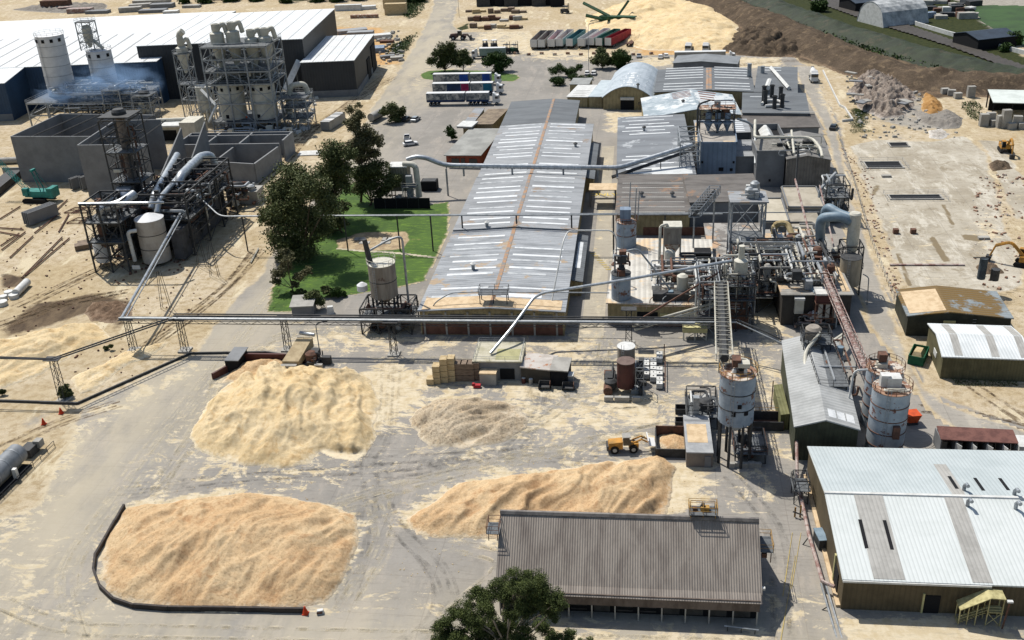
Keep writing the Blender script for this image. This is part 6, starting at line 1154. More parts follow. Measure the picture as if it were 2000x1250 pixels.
# on the press building roof
t=thing('roof_plant',(34,190,6.3),'fans, white cabinets and pipes along the roof of the dusty press block','plant equipment'); clutter(t,27,172,36.5,198,6.4,9.8,90,62,[m_galv,m_dks,m_crm,m_galv,m_whitemet,m_rsts,m_concl],(.08,.25),18,6)
for k in range(3): MB().box((31.3+k*1.25,186,7.6),(.8,1.6,2.4)).build('cabinet',m_whitemet,t)
MB().path(rpts([(27.5,196,8),(27.5,196,10.2),(30,196,10.4),(31,193,8)],1.4,4),.6,10).build('duct',mat('ochre_duct','c5b287','a89468',sc=1),t,True)
for k in range(2): MB().path(rpts([(28.5,178+k*1.0,6.6),(31,182+k*1.0,7.4),(36,182+k,7.4),(37,177,7)],1,3),.22,8).build('pipe',m_galv,t,True)
# machines in front of press building
t=thing('press_filter',(34,166,0),'maroon framed filter press with pale columns in front of the dusty press block','machine')
a=G(1589,645); c=G(1624,645); zt=zat(1605,572,a.y+1); MB().box(((a.x+c.x)/2,a.y+1.6,zt-.9),(c.x-a.x,3,1.6)).build('casing',m_redtank,t); MB().box(((a.x+c.x)/2,a.y+1.6,zt+.05),(c.x-a.x+.2,3.2,.3)).build('roof',m_whitemet,t)
for k in range(3): MB().box((a.x+.9+k*1.25,a.y+.4,zt-3.1),(.7,.7,2.8)).build('pale_column',m_concl,t)
MB().box(((a.x+c.x)/2,a.y+2.0,zt-3.2),(c.x-a.x-.4,2,3)).build('body',m_redtank,t); steel(t,a.x,a.y,c.x,a.y+3,[2.4,zt-1.7],2,2,m_rsts,.18,brace=2,rail=False); clutter(t,a.x-4,a.y-.3,c.x+1,a.y+3,.2,3,22,63,[m_dks,m_rsts,m_whitemet,m_rpipe],(.1,.25),7,4)
t=thing('press_filter',(29,167,0),'small cream box filter on legs left of the maroon filter press','machine'); p=G(1558,640); MB().box((p.x,p.y+1,4.1),(1.6,1.6,2.8)).build('housing',m_crm,t); MB().box((p.x,p.y+1,5.6),(1.8,1.8,.4)).build('roof',m_whitemet,t); 
for sx in (-.7,.7): MB().bar((p.x+sx,p.y+.4,0),(p.x+sx,p.y+.4,2.7),.18).build('leg',m_dks,t)
MB().path(rpts([(p.x+2,p.y+7,6.8),(p.x+2.4,p.y+3,6.6),(p.x+3.2,p.y+1,6.0),(a.x+.3,a.y+1.6,zt-.5)],1.2,4),.42,10).build('duct',m_bluep,t,True)
# red-brown conveyors
gallery('conveyor','long rust-red conveyor from the press block roof down past the twin silos',PL(1608,535,176),PL(1690,725,139),1.3,.9,m_rpipe,m_rpipe,(.55,.85),26)
t=thing('long_pipe',(40,200,0),'long pink-white pipe reaching from the corrugated tower over the press roof','pipe'); MB().path([PL(1553,350,215),PL(1600,530,180)],.22,6).build('pipe',m_rpipe,t,True)
t=thing('long_pipe',(46,200,0),'second pink-white pipe, right of the first and shorter','pipe'); MB().path([PL(1601,362,212),PL(1642,540,181)],.16,6).build('pipe',m_rpipe,t,True)
# chip shed machinery
Yk=150; p=PL(1581,730,Yk); zr=6.2; t=thing('bag_filter',(p.x,Yk,6),'brown cyclone filter with ladders on the ridge of the long pale-roofed shed','filter unit')
MB().lathe((p.x,Yk),[(.4,zr),(1.3,zr+1.8),(1.3,zr+3.6),(.9,zr+4)],16).build('housing',m_tank,t,True); steel(t,p.x-1.6,Yk-1.6,p.x+2.6,Yk+1.6,[zr+1.8,zr+3.6],2,2,m_dks,.14,plat=(0,),z0=zr-1.2,brace=2); MB().path(rpts([(p.x+.9,Yk-1,zr+3.4),(p.x-1.5,Yk-3,zr+1),(p.x-2,Yk-6,zr+.2),(p.x-2.4,Yk-22,6.0)],1.2,4),.3,8).build('pipe',m_crm,t,True)
for i,(q_,r_) in enumerate(((PL(1590,690,152),PL(1650,650,163)),(PL(1592,695,151),PL(1652,655,162)))):
    MB().path([q_,r_],.22,8).build('pipe',m_crm,t,True)
p=PL(1637,720,148); t=thing('exhaust_stack',(p.x,148,4),'black exhaust stack with a blue collar on the long pale-roofed shed','chimney'); MB().cyl((p.x,148,4.5),(p.x,148,zat(1637,688,148)),.32,None,12).build('stack',m_dks,t,True); MB().cyl((p.x,148,6.2),(p.x,148,7.6),.55,None,12).build('collar',m_bluep,t,True)
t=thing('roof_walkway',(31,140,5),'dark grated walkways and pipes down the right side of the long pale-roofed shed','walkway'); steel(t,27.5,137,31.5,150,[6.6],2,4,m_dks,.16,plat=(0,),z0=4.6,brace=1); clutter(t,27,136,34,153,4.9,7,22,64,[m_dks,m_rsts,m_galv],(.08,.18),3,1)
t=thing('long_pipe',(10,158,0),'thin twin pipe sagging from the conveyor gallery over the yard to the shed filter','pipe'); MB().path([PL(1440,625,158.5),PL(1500,650,156),PL(1625,712,150)],.15,6).build('pipe',m_dks,t,True); MB().path([PL(1440,630,158),PL(1625,716,149)],.1,6).build('pipe',m_galv,t,True)
# rusty pipe alongside the warehouse
t=thing('long_pipe',(21,115,0),'rusty pipe running down the lane beside the warehouse, turning into twin silver conveyors','pipe')
MB().path([PL(1555,815,131),PL(1557,935,121),PL(1580,1045,108),PL(1606,1135,99),PL(1630,1146,98)],.24,8).build('pipe',m_rpipe,t,True)
for s in (-.28,.28): MB().path([PL(1608,1140,98.8)+Vector((s,0,0)),PL(1644,1262,90)+Vector((s,0,0))],.12,6).build('conveyor_tube',m_galv,t,True)
for px,py,Y in ((1557,935,121),(1582,1050,107.5),(1620,1185,95.5)): q_=PL(px,py,Y); MB().bar((q_.x-.8,q_.y,0),(q_.x-.2,q_.y,q_.z),.14).build('leg',m_dks,t)
t=thing('platform',(20,121,0),'small grated platform round the rusty pipe by the warehouse corner','platform'); p=G(1562,985); steel(t,p.x-.8,p.y,p.x+1,p.y+2.6,[2.2,3.8],2,2,m_dks,.12,plat=(0,),brace=1)
# foreground-shed extras
p=PL(1372,1008,100.3); t=thing('roof_gantry',(p.x,100.3,9.3),'ochre steel gantry with machinery standing on the foreground shed ridge','gantry'); steel(t,p.x-1.4,100,p.x+1.5,101.4,[9.9,10.9],3,2,m_yelr,.08,plat=(0,),z0=9.0,brace=0); MB().box((p.x+.3,100.8,10.3),(1.0,.6,.5)).build('machine_box',m_yelr,t); MB().box((p.x-.9,100.8,10.15),(.5,.5,.4)).build('machine_box',m_rsts,t); MB().cyl((p.x-.2,100.9,10.2),(p.x+.1,100.9,10.9),.2).build('motor',m_dks,t)
t=thing('platform',(-19,100,0),'small rusty platform clipped to the left gable of the foreground shed','platform'); p=PL(966,1030,98.5); steel(t,xa-1.5,97.6,xa-.4,99.4,[p.z-.2],2,2,m_rsts,.09,plat=(0,),z0=p.z-1.3,brace=0,mrail=m_rsts)
t=thing('platform',(16,101,0),'rusty platform with ladder on the right gable of the foreground shed','platform'); steel(t,15,99.4,16.3,102,[5.2],2,2,m_rsts,.1,plat=(0,),z0=3.6,brace=0,mrail=m_yelr); MB().box((15.6,100,4.3),(.6,.6,.6)).build('machine_box',m_rsts,t)
t=thing('guard_rail',(13,91.6,0),'galvanised guard rail lying along the front of the foreground shed','rail'); a=G(1414,1232); c=G(1481,1240); MB().bar(a+Vector((0,0,.75)),c+Vector((0,0,.75)),.16).build('rail',m_galv,t)
for k in (.1,.5,.9): q_=a.lerp(c,k); MB().bar(q_,q_+Vector((0,0,.7)),.1).build('post',m_dks,t)
# mill roof cyclones
F=MILL['F']; hx=F.P(F.w*.5,F.d*.62); t=thing('cyclone_tower',(hx.x,hx.y,hM),'group of dark cyclones with a high platform on the mill tower roof','cyclone tower')
for k in range(3): q_=F.P(F.w*(.28+.25*k),F.d*.55); cyclone(t,(q_.x,q_.y),1.25,hM+.3,hM+5.2,m_bluew,False)
q_=F.P(F.w*.5,F.d*.6); steel(t,q_.x-4.4,q_.y-2,q_.x+4.4,q_.y+2.2,[hM+3.6,hM+6.2],3,2,m_dks,.2,plat=(1,),z0=hM,brace=1,mp_=m_rusttop); clutter(t,q_.x-4,q_.y-2,q_.x+4,q_.y+2,hM+3.6,hM+8.6,14,67,[m_dks,m_rsts,m_galv],(.12,.3),4,3)
MB().path(rpts([(q_.x-5.2,q_.y-4,hM),(q_.x-5.2,q_.y-4,hM+8.2),(q_.x-2,q_.y-1,hM+8.4)],1.5,5),.25,8).build('pipe',m_dks,t,True)
# stacks on dark roof
for i,(px,pyt,pyb) in enumerate(((1491,168,202),(1494,176,204),(1507,166,190),(1512,187,212),(1524,170,196),(1527,184,210))):
    p=G(px,pyb,6.1); zt=zat(px,pyt,p.y); t=tag(MB().cyl((p.x,p.y,6.05),(p.x,p.y,zt),.62,None,14).lathe((p.x,p.y),[(.8,zt-.3),(.8,zt)],14).build('exhaust_stack',m_dks,None,True),['back left','front left','back middle','front middle','back right','front right'][i]+' black stack of the six on the dark flat roof','chimney','black stacks on the dark roof')
p=G(1505,207,6.1); t=thing('roof_duct',(p.x,p.y,6),'white duct loop linking the black stacks on the dark roof','duct'); MB().path(rpts([G(1488,203,6.6),G(1495,196,6.6),G(1525,197,6.6),G(1530,206,6.6),G(1495,207,6.6)],2,3),.45,8).build('duct',m_whitemet,t,True); MB().path([G(1498,172,8),G(1503,158,7)],.9,8).build('duct',m_whitemet,t,True)
tag(MB().path([G(1506,132,6.2),G(1541,172,6.2)],.7,4).build('roof_duct',m_whitemet),'straight white duct lying diagonally on the north-east roof','duct')
for px,py,pb,lb in ((1463,124,147,'lone grey chimney at the north end of the striped shed'),(1489,129,142,'short dark roof chimney right of the lone grey one')):
    p=G(px,pb,5.8); tag(MB().cyl((p.x,p.y,5.5),(p.x,p.y,zat(px,py,p.y)),.7,None,12).build('chimney',m_galv,None,True),lb,'chimney')
# corrugated-tower pipes
t=thing('roof_piping',(33,250,8),'pale pipes bridging from the mill tower across the open bin to the corrugated tower','pipework')
zc=hC+2.2; MB().path(rpts([PL(1475,235,262),PL(1474,268,250),PL(1500,268,250),PL(1585,268,250),PL(1603,290,243),PL(1606,306,238)],2.5,4),.35,8).build('pipe',m_crm,t,True); MB().path(rpts([PL(1440,232,262),PL(1465,240,262),PL(1475,255,262),PL(1475,320,250)],2,4),.3,8).build('pipe',m_galv,t,True)
MB().path([PL(1546,255,256),PL(1551,300,240)],.3,8).build('pipe',m_crm,t,True); clutter(t,33,246,46,256,hC+.5,hC+3,14,68,[m_dks,m_crm,m_galv],(.1,.25),4,3)
p=PL(1554,330,236); tag(MB().bar(PL(1559,285,238),PL(1553,372,233),.35).build('leaning_pole',m_dks),'dark pole leaning against the front of the corrugated tower','pole')
# cranked truss + piping at mill corner
t=thing('bracing_tower',(10,245,5),'web of pale bracing where the silver duct meets the mill tower','steel structure'); a=PL(1325,248,262); steel(t,a.x,248,a.x+5,262,[7,9.5,12],2,4,m_galv,.22,z0=5.2,brace=2,rail=False)
# ============ low plant around the yard ============
# red tank group
s1,c1,r1=sil('dark red vertical tank in front of a white-topped one',1222.4,145.5,705,762,17.4,m_redtank,mtop=mat('brown_tank_top','7d6a62','6a5850',sc=1),cap=.1,ladder=False)
s2,c2,r2=sil('white-topped grey tank directly behind the dark red one',1223,150.2,676,735,17.2,m_tank,mtop=m_whitemet,cap=.12,rail=None)
t=thing('tank_base_plant',(-4,147,0),'dark ladders, pumps and bunds around the dark red tank','machine'); p=G(1183,770); q_=G(1255,770)
clutter(t,p.x,145,c1.x-1.8,153,.1,2.5,10,71,[m_dks,m_rsts,m_dks],(.1,.2),5,1); clutter(t,c1.x+1.7,144,q_.x,153,.1,3,10,72,[m_dks,m_galv,m_dks],(.08,.15),5,1); MB().cyl((c1.x-2.9,144.2,.8),(c1.x-2.9,146.4,.8),.75,None,14).build('drum',m_rsts,t,True)
steel(t,c1.x+1.6,144.5,c1.x+2.9,147,[3.2,5.2],2,2,m_galv,.1,brace=2,rail=False)
for k,(dx,w_) in enumerate(((-2.7,1.5),(-.6,2.4),(1.7,1.4))): tag(MB().box((c1.x+dx,142.6,.45),(w_,.6,.85)).build('concrete_block',m_concl),['left','middle','right'][k]+' pale concrete block in the row before the dark red tank','concrete block','blocks before the red tank')
# IBC totes
def tote():
    t=thing('tote',(0,0,0),'white plastic liquid tote','tote','white plastic totes by the red tank'); MB().box((0,0,.62),(1.0,1.15,.95)).build('bottle',m_whitemet,t); MB().box((0,0,.07),(1.05,1.2,.14)).build('pallet',m_dks,t); MB().cyl((0,0,1.08),(0,0,1.16),.12).build('lid',m_dks,t)
    b=MB()
    for z in (.3,.65,1.0): b.box((0,-.58,z),(1.04,.04,.05)).box((0,.58,z),(1.04,.04,.05)).box((-.51,0,z),(.04,1.2,.05)).box((.51,0,z),(.04,1.2,.05))
    b.build('cage',m_galv,t); return t
T0=None
cols=[('left',1262,[(706,0),(713,0),(723,1),(731,1)]),('middle',1276,[(704,0),(713,0),(721,0),(730,0),(737,0)]),('right',1288,[(692,0),(700,0),(722,0),(731,0),(742,0),(750,1)])]
ordw=['farthest','second','third','fourth','fifth','nearest']
for cn,px,L in cols:
    for i,(py,dk) in enumerate(L):
        o=tote() if T0 is None else copytree(T0); T0=T0 or o
        p=G(px,py+8); w_='nearest' if i==len(L)-1 else ordw[i]
        put(o,(p.x,p.y,.03),random.uniform(-.06,.06),f'white liquid tote, {w_} in the {cn} row right of the red tank','white plastic totes by the red tank')
tag(MB().bar(G(1297,700)+Vector((0,0,0)),G(1297,700)+Vector((0,0,2.8)),.14).build('post',m_rsts),'thin rusty post behind the rows of white totes','post')
t=thing('steel_barrier',G(1299,770),'low dark red barrier rail on the right of the white totes','barrier'); a=G(1299,765); c=G(1299,705); MB().bar(a+Vector((0,0,.9)),c+Vector((0,0,.9)),.14).build('rail',m_rsts,t)
for k in (0,.5,1): q_=a.lerp(c,k); MB().bar(q_,q_+Vector((0,0,.9)),.12).build('post',m_rsts,t)
# hut group
zz=3.6; F=frame((924,706),(1018,707),zz,(932,668)); B=bldg('pump_house','cream flat-roofed pump house with a railed mossy top where the silver pipe lands',F,[(0,zz),(1,zz)],'v',m_concgrey,mat('cream_roof_slab','cfc9b5','b3ad92',sc=.4),.15,cat='hut')
panel(B,F.w*.45,F.w-.5,.5,F.d*.62,mat('mossy_green_roof','b8b486','a3a075',sc=.4),'roof_panel'); railing(B['t'],[tuple(F.P(.1,.1)[:2]),tuple(F.P(F.w-.1,.1)[:2]),tuple(F.P(F.w-.1,F.d-.1)[:2]),tuple(F.P(.1,F.d-.1)[:2])],zz+.1,m_galv,.8,.05)
wallbox(B,'front',F.w*.55,F.w*.85,.3,2.3,m_black,'door')
F=frame((1017,716),(1074,722),3.0,(1032,690)); bldg('low_shed','low shed with a pale rust-streaked bent roof right of the pump house',F,[(0,2.9),(.6,3.2),(1,3.0)],'u',mat('dark_shed_wall','4a463f','3a3732',sc=.5),mat('pale_rusted_roof','cfc8c0','b5ada4',sc=.4,c3='b07a58',sc3=.6,lo3=.56,hi3=.64),.15,cat='hut')
F=frame((1075,721),(1108,723),3.2,(1079,699)); bldg('low_shed','small open-fronted shed with a flat pale roof, end of the hut row',F,[(0,3.0),(1,3.3)],'u',m_black,m_concl,.15,cat='hut')
F=frame((936,730),(968,731),2.2,(938,720)); bldg('container','cream steel container with a dusty top between the timber packs and pump house',F,[(0,2.2),(1,2.2)],'v',m_concl,m_dustroof,.05,cat='container')
F=frame((1096,734),(1119,735),1.9,(1098,726)); bldg('small_cabin','tiny white-roofed cabin beside the open-fronted shed',F,[(0,1.9),(1,1.9)],'v',m_concgrey,m_whitemet,.05,cat='cabin')
for i,(px,py,lb,m_) in enumerate(((1023,748,'red and white drum left of its neighbour by the low shed wall',m_redtank),(1032,744,'white-topped drum right of the red one',m_rpipe),(1037,750,'grey tote-like tank beside the two drums',m_concl))):
    p=G(px,py); t=thing('drum',p,lb,'drum'); MB().cyl((p.x,p.y,0),(p.x,p.y,.95),.36,None,12).build('body',m_,t,True); MB().cyl((p.x,p.y,.95),(p.x,p.y,1.0),.33,None,12).build('lid',m_whitemet,t)
for i,(px,py,lb) in enumerate(((1064,760,'small dark open trailer parked before the low shed'),(1110,762,'rusty cage trailer parked beside the dark one'))):
    p=G(px,py); t=thing('trailer',p,lb,'trailer'); MB().box((p.x,p.y,.55),(1.9,1.1,.2)).build('bed',m_dks,t); MB().box((p.x,p.y+.5,1.0),(1.9,.08,.8)).build('side',m_dks,t); MB().box((p.x-.9,p.y,1.0),(.08,1.1,.8)).build('side',m_dks,t); MB().box((p.x+.9,p.y,1.0),(.08,1.1,.8)).build('side',m_rsts,t)
    for s in (-.98,.98): MB().cyl((p.x+s-.08,p.y,.35),(p.x+s+.08,p.y,.35),.35,None,12).build('wheel',m_black,t)
p=G(932,757); t=thing('forklift_attachment',p,'small bright red machine on the ground before the timber packs','machine'); MB().box((p.x,p.y,.35),(1.2,.7,.5)).build('body',mat('bright_red','c8323a','a02830',sc=1),t); MB().box((p.x-.6,p.y,.6),(.4,.5,.5)).build('hood',mat('bright_red2','c8323a','a02830',sc=1),t)
# timber packs
m_pack=mat('sawn_timber_pack','d2bd95','b79f74',sc=1.2,streak=(1,1,4)); m_packd=mat('dark_timber_pack','8d7a68','6f5f50',sc=1.2,streak=(1,1,4))
k=0
def pack(px,py,lv,m_,lb,w_=1.25,d_=1.6,h_=1.05,cat='timber pack',group='timber packs left of the pump house',name='timber_pack',rz=0):
    p=G(px,py); t=thing(name,(p.x,p.y,lv*(h_+.08)),lb,cat,group,rz)
    b=MB(); 
    t_o=ORG[t.name]; 
    MB().box((t_o.x,t_o.y,t_o.z+.08+h_/2),(w_,d_,h_),0).build('pack',m_,t); MB().box((t_o.x,t_o.y,t_o.z+.04),(w_*.98,.1,.08)).build('bearer',m_dks,t); return t
stk=[('first',842,748,1,m_pack),('second',855,746,3,m_pack),('third',870,744,4,m_pack),('fourth',884,742,4,m_pack),('fifth',897,741,3,m_packd),('sixth',909,741,3,m_packd),('seventh',921,741,3,m_packd),('eighth',932,740,3,m_packd)]
lev=['bottom','second from the ground','third from the ground','top']
for nm,px,py,n,m_ in stk:
    for k in range(n):
        w_='topmost' if k==n-1 and n>1 else lev[k]
        pack(px,py,k,m_,f'{"pale" if m_ is m_pack else "brown"} timber pack, {w_} in the {nm} stack from the left')
# concrete bunker left
t=thing('concrete_bunker',G(500,700),'low concrete bunker walls with a grey slab roof at their left end','bunker')
a=G(446,725); c=G(640,718); MB().box(((a.x+c.x)/2-2,a.y+3.4,.9),(c.x-a.x-5,.4,1.8)).build('wall',m_redtank,t); MB().box((a.x+1.0,a.y+2,1.15),(2.2,5,2.2)).build('block',m_black,t); MB().box((a.x+1.1,a.y+2.1,2.35),(2.6,5.2,.15)).build('roof',m_concgrey,t)
b=MB(); b.hexa([(a.x-1.8,a.y-3,0),(a.x-1.4,a.y-3,0),(a.x+.3,a.y-.3,0),(a.x-.1,a.y-.3,0)],[(a.x-1.8,a.y-3,1.2),(a.x-1.4,a.y-3,1.2),(a.x+.3,a.y-.3,1.4),(a.x-.1,a.y-.3,1.4)]); b.build('wing_wall',m_redtank,t)
p=G(580,716); t=thing('chip_hopper',p,'cream sloping chip hopper with a silver motor, right end of the bunker','machine'); b=MB(); b.hexa([(p.x-2.2,p.y-1,.5),(p.x+.8,p.y-1,.5),(p.x+2.2,p.y+4,2),(p.x-.6,p.y+4,2)],[(p.x-2.2,p.y-1,1.6),(p.x+.8,p.y-1,1.6),(p.x+2.2,p.y+4,3.8),(p.x-.6,p.y+4,3.8)]); b.build('hopper',mat('tan_steel','cbb791','b19c78',sc=1),t); MB().box((p.x-.9,p.y-1.6,.6),(2.9,.8,1.2)).build('front_block',m_concl,t); MB().box((p.x+4.5,p.y-1.4,.65),(1.4,.7,1.3)).build('front_block',m_concl,t)
MB().cyl((p.x-.4,p.y+5,4.2),(p.x+2.4,p.y+4.6,4.0),.35,None,12).build('motor',m_alu,t,True); MB().box((p.x+5.2,p.y+1.2,.8),(1.6,.9,1.4)).build('machine_box',m_dks,t); clutter(t,p.x+1.6,p.y-1,p.x+4.4,p.y+3,.2,2.4,14,74,[m_dks,m_dks,m_rsts],(.08,.2),5,1)
# loader bay right: bin walls, control cabin, hopper machine
t=thing('steel_bin',G(1310,880),'open dark steel bin catching the chips beside the yellow loader','bin'); a=G(1281,893); c=G(1343,893); d=G(1283,851); 
MB().box(((a.x+c.x)/2,a.y,.75),(c.x-a.x,.15,1.5)).build('wall',m_dks,t); MB().box(((a.x+c.x)/2,d.y,.9),(c.x-a.x,.15,1.8)).build('wall',m_rsts,t); MB().box((a.x,(a.y+d.y)/2,.75),(.15,d.y-a.y-.2,1.5)).build('wall',m_dks,t)
zz=HT(1342,912,884); F=frame((1341,884),(1393,885),zz,(1346,812)); B=bldg('control_cabin','grey steel cabin with sawdust and rust on its flat roof beside the big silo',F,[(0,zz),(1,zz)],'v',mat('grey_cabin_wall','8a827b','77706a',sc=.5),mat('grey_cabin_roof','b3b5b6','9a9c9e',sc=.4),.05,cat='cabin'); panel(B,.3,F.w*.85,F.d*.25,F.d*.75,m_dustroof,'dust_cover'); panel(B,.05,F.w-.05,F.d*.83,F.d*.88,m_concgrey,'roof_strip'); wallbox(B,'front',2.6,3.5,.05,1.9,m_concgrey,'door')
p=G(1345,838); q_=G(1402,800); t=thing('chip_feeder',p,'grey chip feeder with a vertical shaft and tangled frame behind the control cabin','machine'); steel(t,p.x-.2,p.y,q_.x-.5,p.y+6,[2.2,4.2],2,2,m_dks,.16,plat=(0,),brace=1); MB().box((p.x+1.0,p.y+.3,2.9),(.9,.9,5.4)).build('shaft',m_galv,t); clutter(t,p.x,p.y,q_.x-.6,p.y+6,.3,4,26,75,[m_dks,m_galv,m_whitemet,m_dks],(.08,.2),8,2)
for i,(px,py,lb) in enumerate(((1333,805,'upper open dark bin left of the chip feeder'),(1333,830,'lower open dark bin left of the chip feeder'))):
    p=G(px,py); t=thing('steel_bin',p,lb,'bin'); MB().box((p.x,p.y,.06),(2.2,1.5,.12)).build('floor',m_rsts,t)
    for dx,dy,a,b_ in ((0,-.75,2.2,.1),(0,.75,2.2,.1),(-1.1,0,.1,1.4),(1.1,0,.1,1.4)): MB().box((p.x+dx,p.y+dy,.5),(a,b_,1.0)).build('wall',m_dks,t)
p=G(1496,838); t=thing('steel_bin',p,'rusty open bin right of the big silo with a rail along its back','bin'); MB().box((p.x,p.y+1,.06),(5,3,.12)).build('floor',m_rsts,t)
for dx,dy,a,b_ in ((0,-.5,5,.15),(0,2.6,5,.15),(-2.5,1,.15,3),(2.5,1,.15,3)): MB().box((p.x+dx,p.y+dy,.8),(a,b_,1.6)).build('wall',m_rsts if dx else m_dks,t)
railing(t,[(p.x-2.4,p.y+2.9),(p.x+2.4,p.y+2.9)],.9,m_yelr,1.2,.07,1.2,False)
p=G(1456,905); t=thing('silo_outlet',p,'dark outlet conveyor and frame under the big blue-grey silo','machine'); steel(t,p.x-1.5,p.y,p.x+2.8,p.y+5,[1.6,3],2,2,m_dks,.16,plat=(0,),brace=1,mrail=m_rsts); clutter(t,p.x-1.4,p.y,p.x+2.8,p.y+4,.2,2.6,10,76,[m_dks,m_rsts],(.1,.2),4,1)
for k in range(5): p=G(1428+k*13,913-(k%2)*1.5); tag(MB().box((p.x,p.y,.4),(.95,.6,.8)).build('concrete_block',m_concl),['first','second','third','fourth','fifth'][k]+' pale concrete block from the left, in the row under the big silo','concrete block','blocks under the big silo')
tag(MB().bar(G(1506,800),G(1506,800)+Vector((0,0,5.2)),.14).build('rusty_pole',m_rsts),'tall thin rusty pole left of the dark green shed','pole')
# loading dock on dryer building front
p=G(1357,665); t=thing('loading_dock',p,'cream railed loading dock on crossed legs against the dusty roofed block','platform'); MB().box((p.x,p.y+1,2.0),(4.3,2.2,.9)).build('deck',m_cream,t); railing(t,[(p.x-2.1,p.y),(p.x+2.1,p.y)],2.4,m_crm,1.6,.1,4,False)
for dx in (-2,0,2): MB().bar((p.x+dx,p.y,0),(p.x+dx,p.y,1.6),.2).build('leg',m_crm,t)
b=MB(); b.bar((p.x-2,p.y,.1),(p.x,p.y,1.5),.12).bar((p.x+2,p.y,.1),(p.x,p.y,1.5),.12); b.build('bracing',m_crm,t)
# kerb walls
def wallpath(label,pts,h,th,m,name='retaining_wall',smooth=0,n=0,blk=None):
    P=[G(*p) for p in pts]; P=rpts(P,smooth,6) if smooth else P; t=thing(name,P[0],label,'wall')
    for i,(a,c) in enumerate(zip(P[:-1],P[1:])):
        L=(c-a).length; k=max(1,int(L/(blk or 1e9)))
        for j in range(k):
            u,v=a.lerp(c,j/k),a.lerp(c,(j+1)/k); q_=(u+v)/2; hh=h*(1+random.uniform(-.06,.06)) if blk else h; MB().box((q_.x,q_.y,hh/2),(L/k+(th*.3 if not blk else -.03),th*random.uniform(.9,1.05),hh),math.atan2(v.y-u.y,v.x-u.x)+(random.uniform(-.015,.015) if blk else 0)).build('panel',m,t)
    return t
wallpath('dark curved kerb wall holding the large orange chip pile at lower left',[(244,992),(187,1090),(184,1118),(196,1150),(222,1175),(262,1188),(330,1193),(460,1194),(596,1197)],.75,.3,mat('black_kerb_steel','34302f','4c423c',sc=1.5),blk=3.4)
wallpath('long low dark kerb wall between the road and the left sand area',[(640,708),(520,690),(372,692),(151,790),(-60,782)],.42,.3,m_dks,'kerb_wall',blk=6)
p=G(626,1198); t=thing('road_barrier',p,'tipped white barrier end at the tip of the black kerb wall','barrier'); MB().box((p.x,p.y,.3),(.9,.5,.55),.3,.8).build('body',m_whitemet,t); MB().box((p.x,p.y-.28,.3),(.7,.05,.3),.3).build('stripe',m_rsts,t)
# slip strip outside wall
# tanker bottom left
p=G(20,960); t=thing('fuel_tank_unit',p,'grey horizontal tank with railings and pumps at the left edge','tank')
a=G(-40,985); c=G(42,905); d=(c-a).normalized(); a=a+Vector((0,0,2.0)); c=c+Vector((0,0,2.0)); MB().cyl(a,c,1.55,None,24).build('tank',mat('grey_tank_paint','8f9499','757a7e',sc=.6,rough=.5),t,True); MB().path([c,c+d*.35],[1.5,.9],24).build('tank_end',m_concl,t,True)
for k in (.35,.6,.85): q_=a.lerp(c,k); MB().cyl(q_-d*.08,q_+d*.08,1.6,None,24).build('strap',m_galv,t,True)
s=Vector((d.y,-d.x,0)); b=MB()
for h in (.5,1.0): b.bar(a-Vector((0,0,2))+s*2.6+Vector((0,0,h)),c-Vector((0,0,2))+s*2.6+d*5+Vector((0,0,h)),.1)
for k in range(9): q_=(a-Vector((0,0,2))+s*2.6).lerp(c-Vector((0,0,2))+s*2.6+d*5,k/8); b.bar(q_,q_+Vector((0,0,1.0)),.09)
b.build('railing',m_dks,t); MB().box(a.lerp(c,.5)+s*1.6-Vector((0,0,1.7)),(9,1.4,.3),math.atan2(d.y,d.x)).build('skid',m_black,t)
q_=c+d*2.5; MB().box((q_.x,q_.y,.8),(2.4,1.8,1.4),math.atan2(d.y,d.x)).build('pump_box',m_dks,t); MB().box((q_.x+.9,q_.y+1.3,1.3),(1.2,1.1,1.2),math.atan2(d.y,d.x)).build('pump_box',m_concl,t); q2=a.lerp(c,.6)+s*2; MB().box((q2.x,q2.y,1.2),(.6,.6,1.6)).build('meter',m_whitemet,t)
for k in (.2,.75): q_=a.lerp(c,k)-s*1.7; MB().bar((q_.x,q_.y,0),(q_.x-.3,q_.y,5.4),.1).build('lamp_post',m_dks,t)
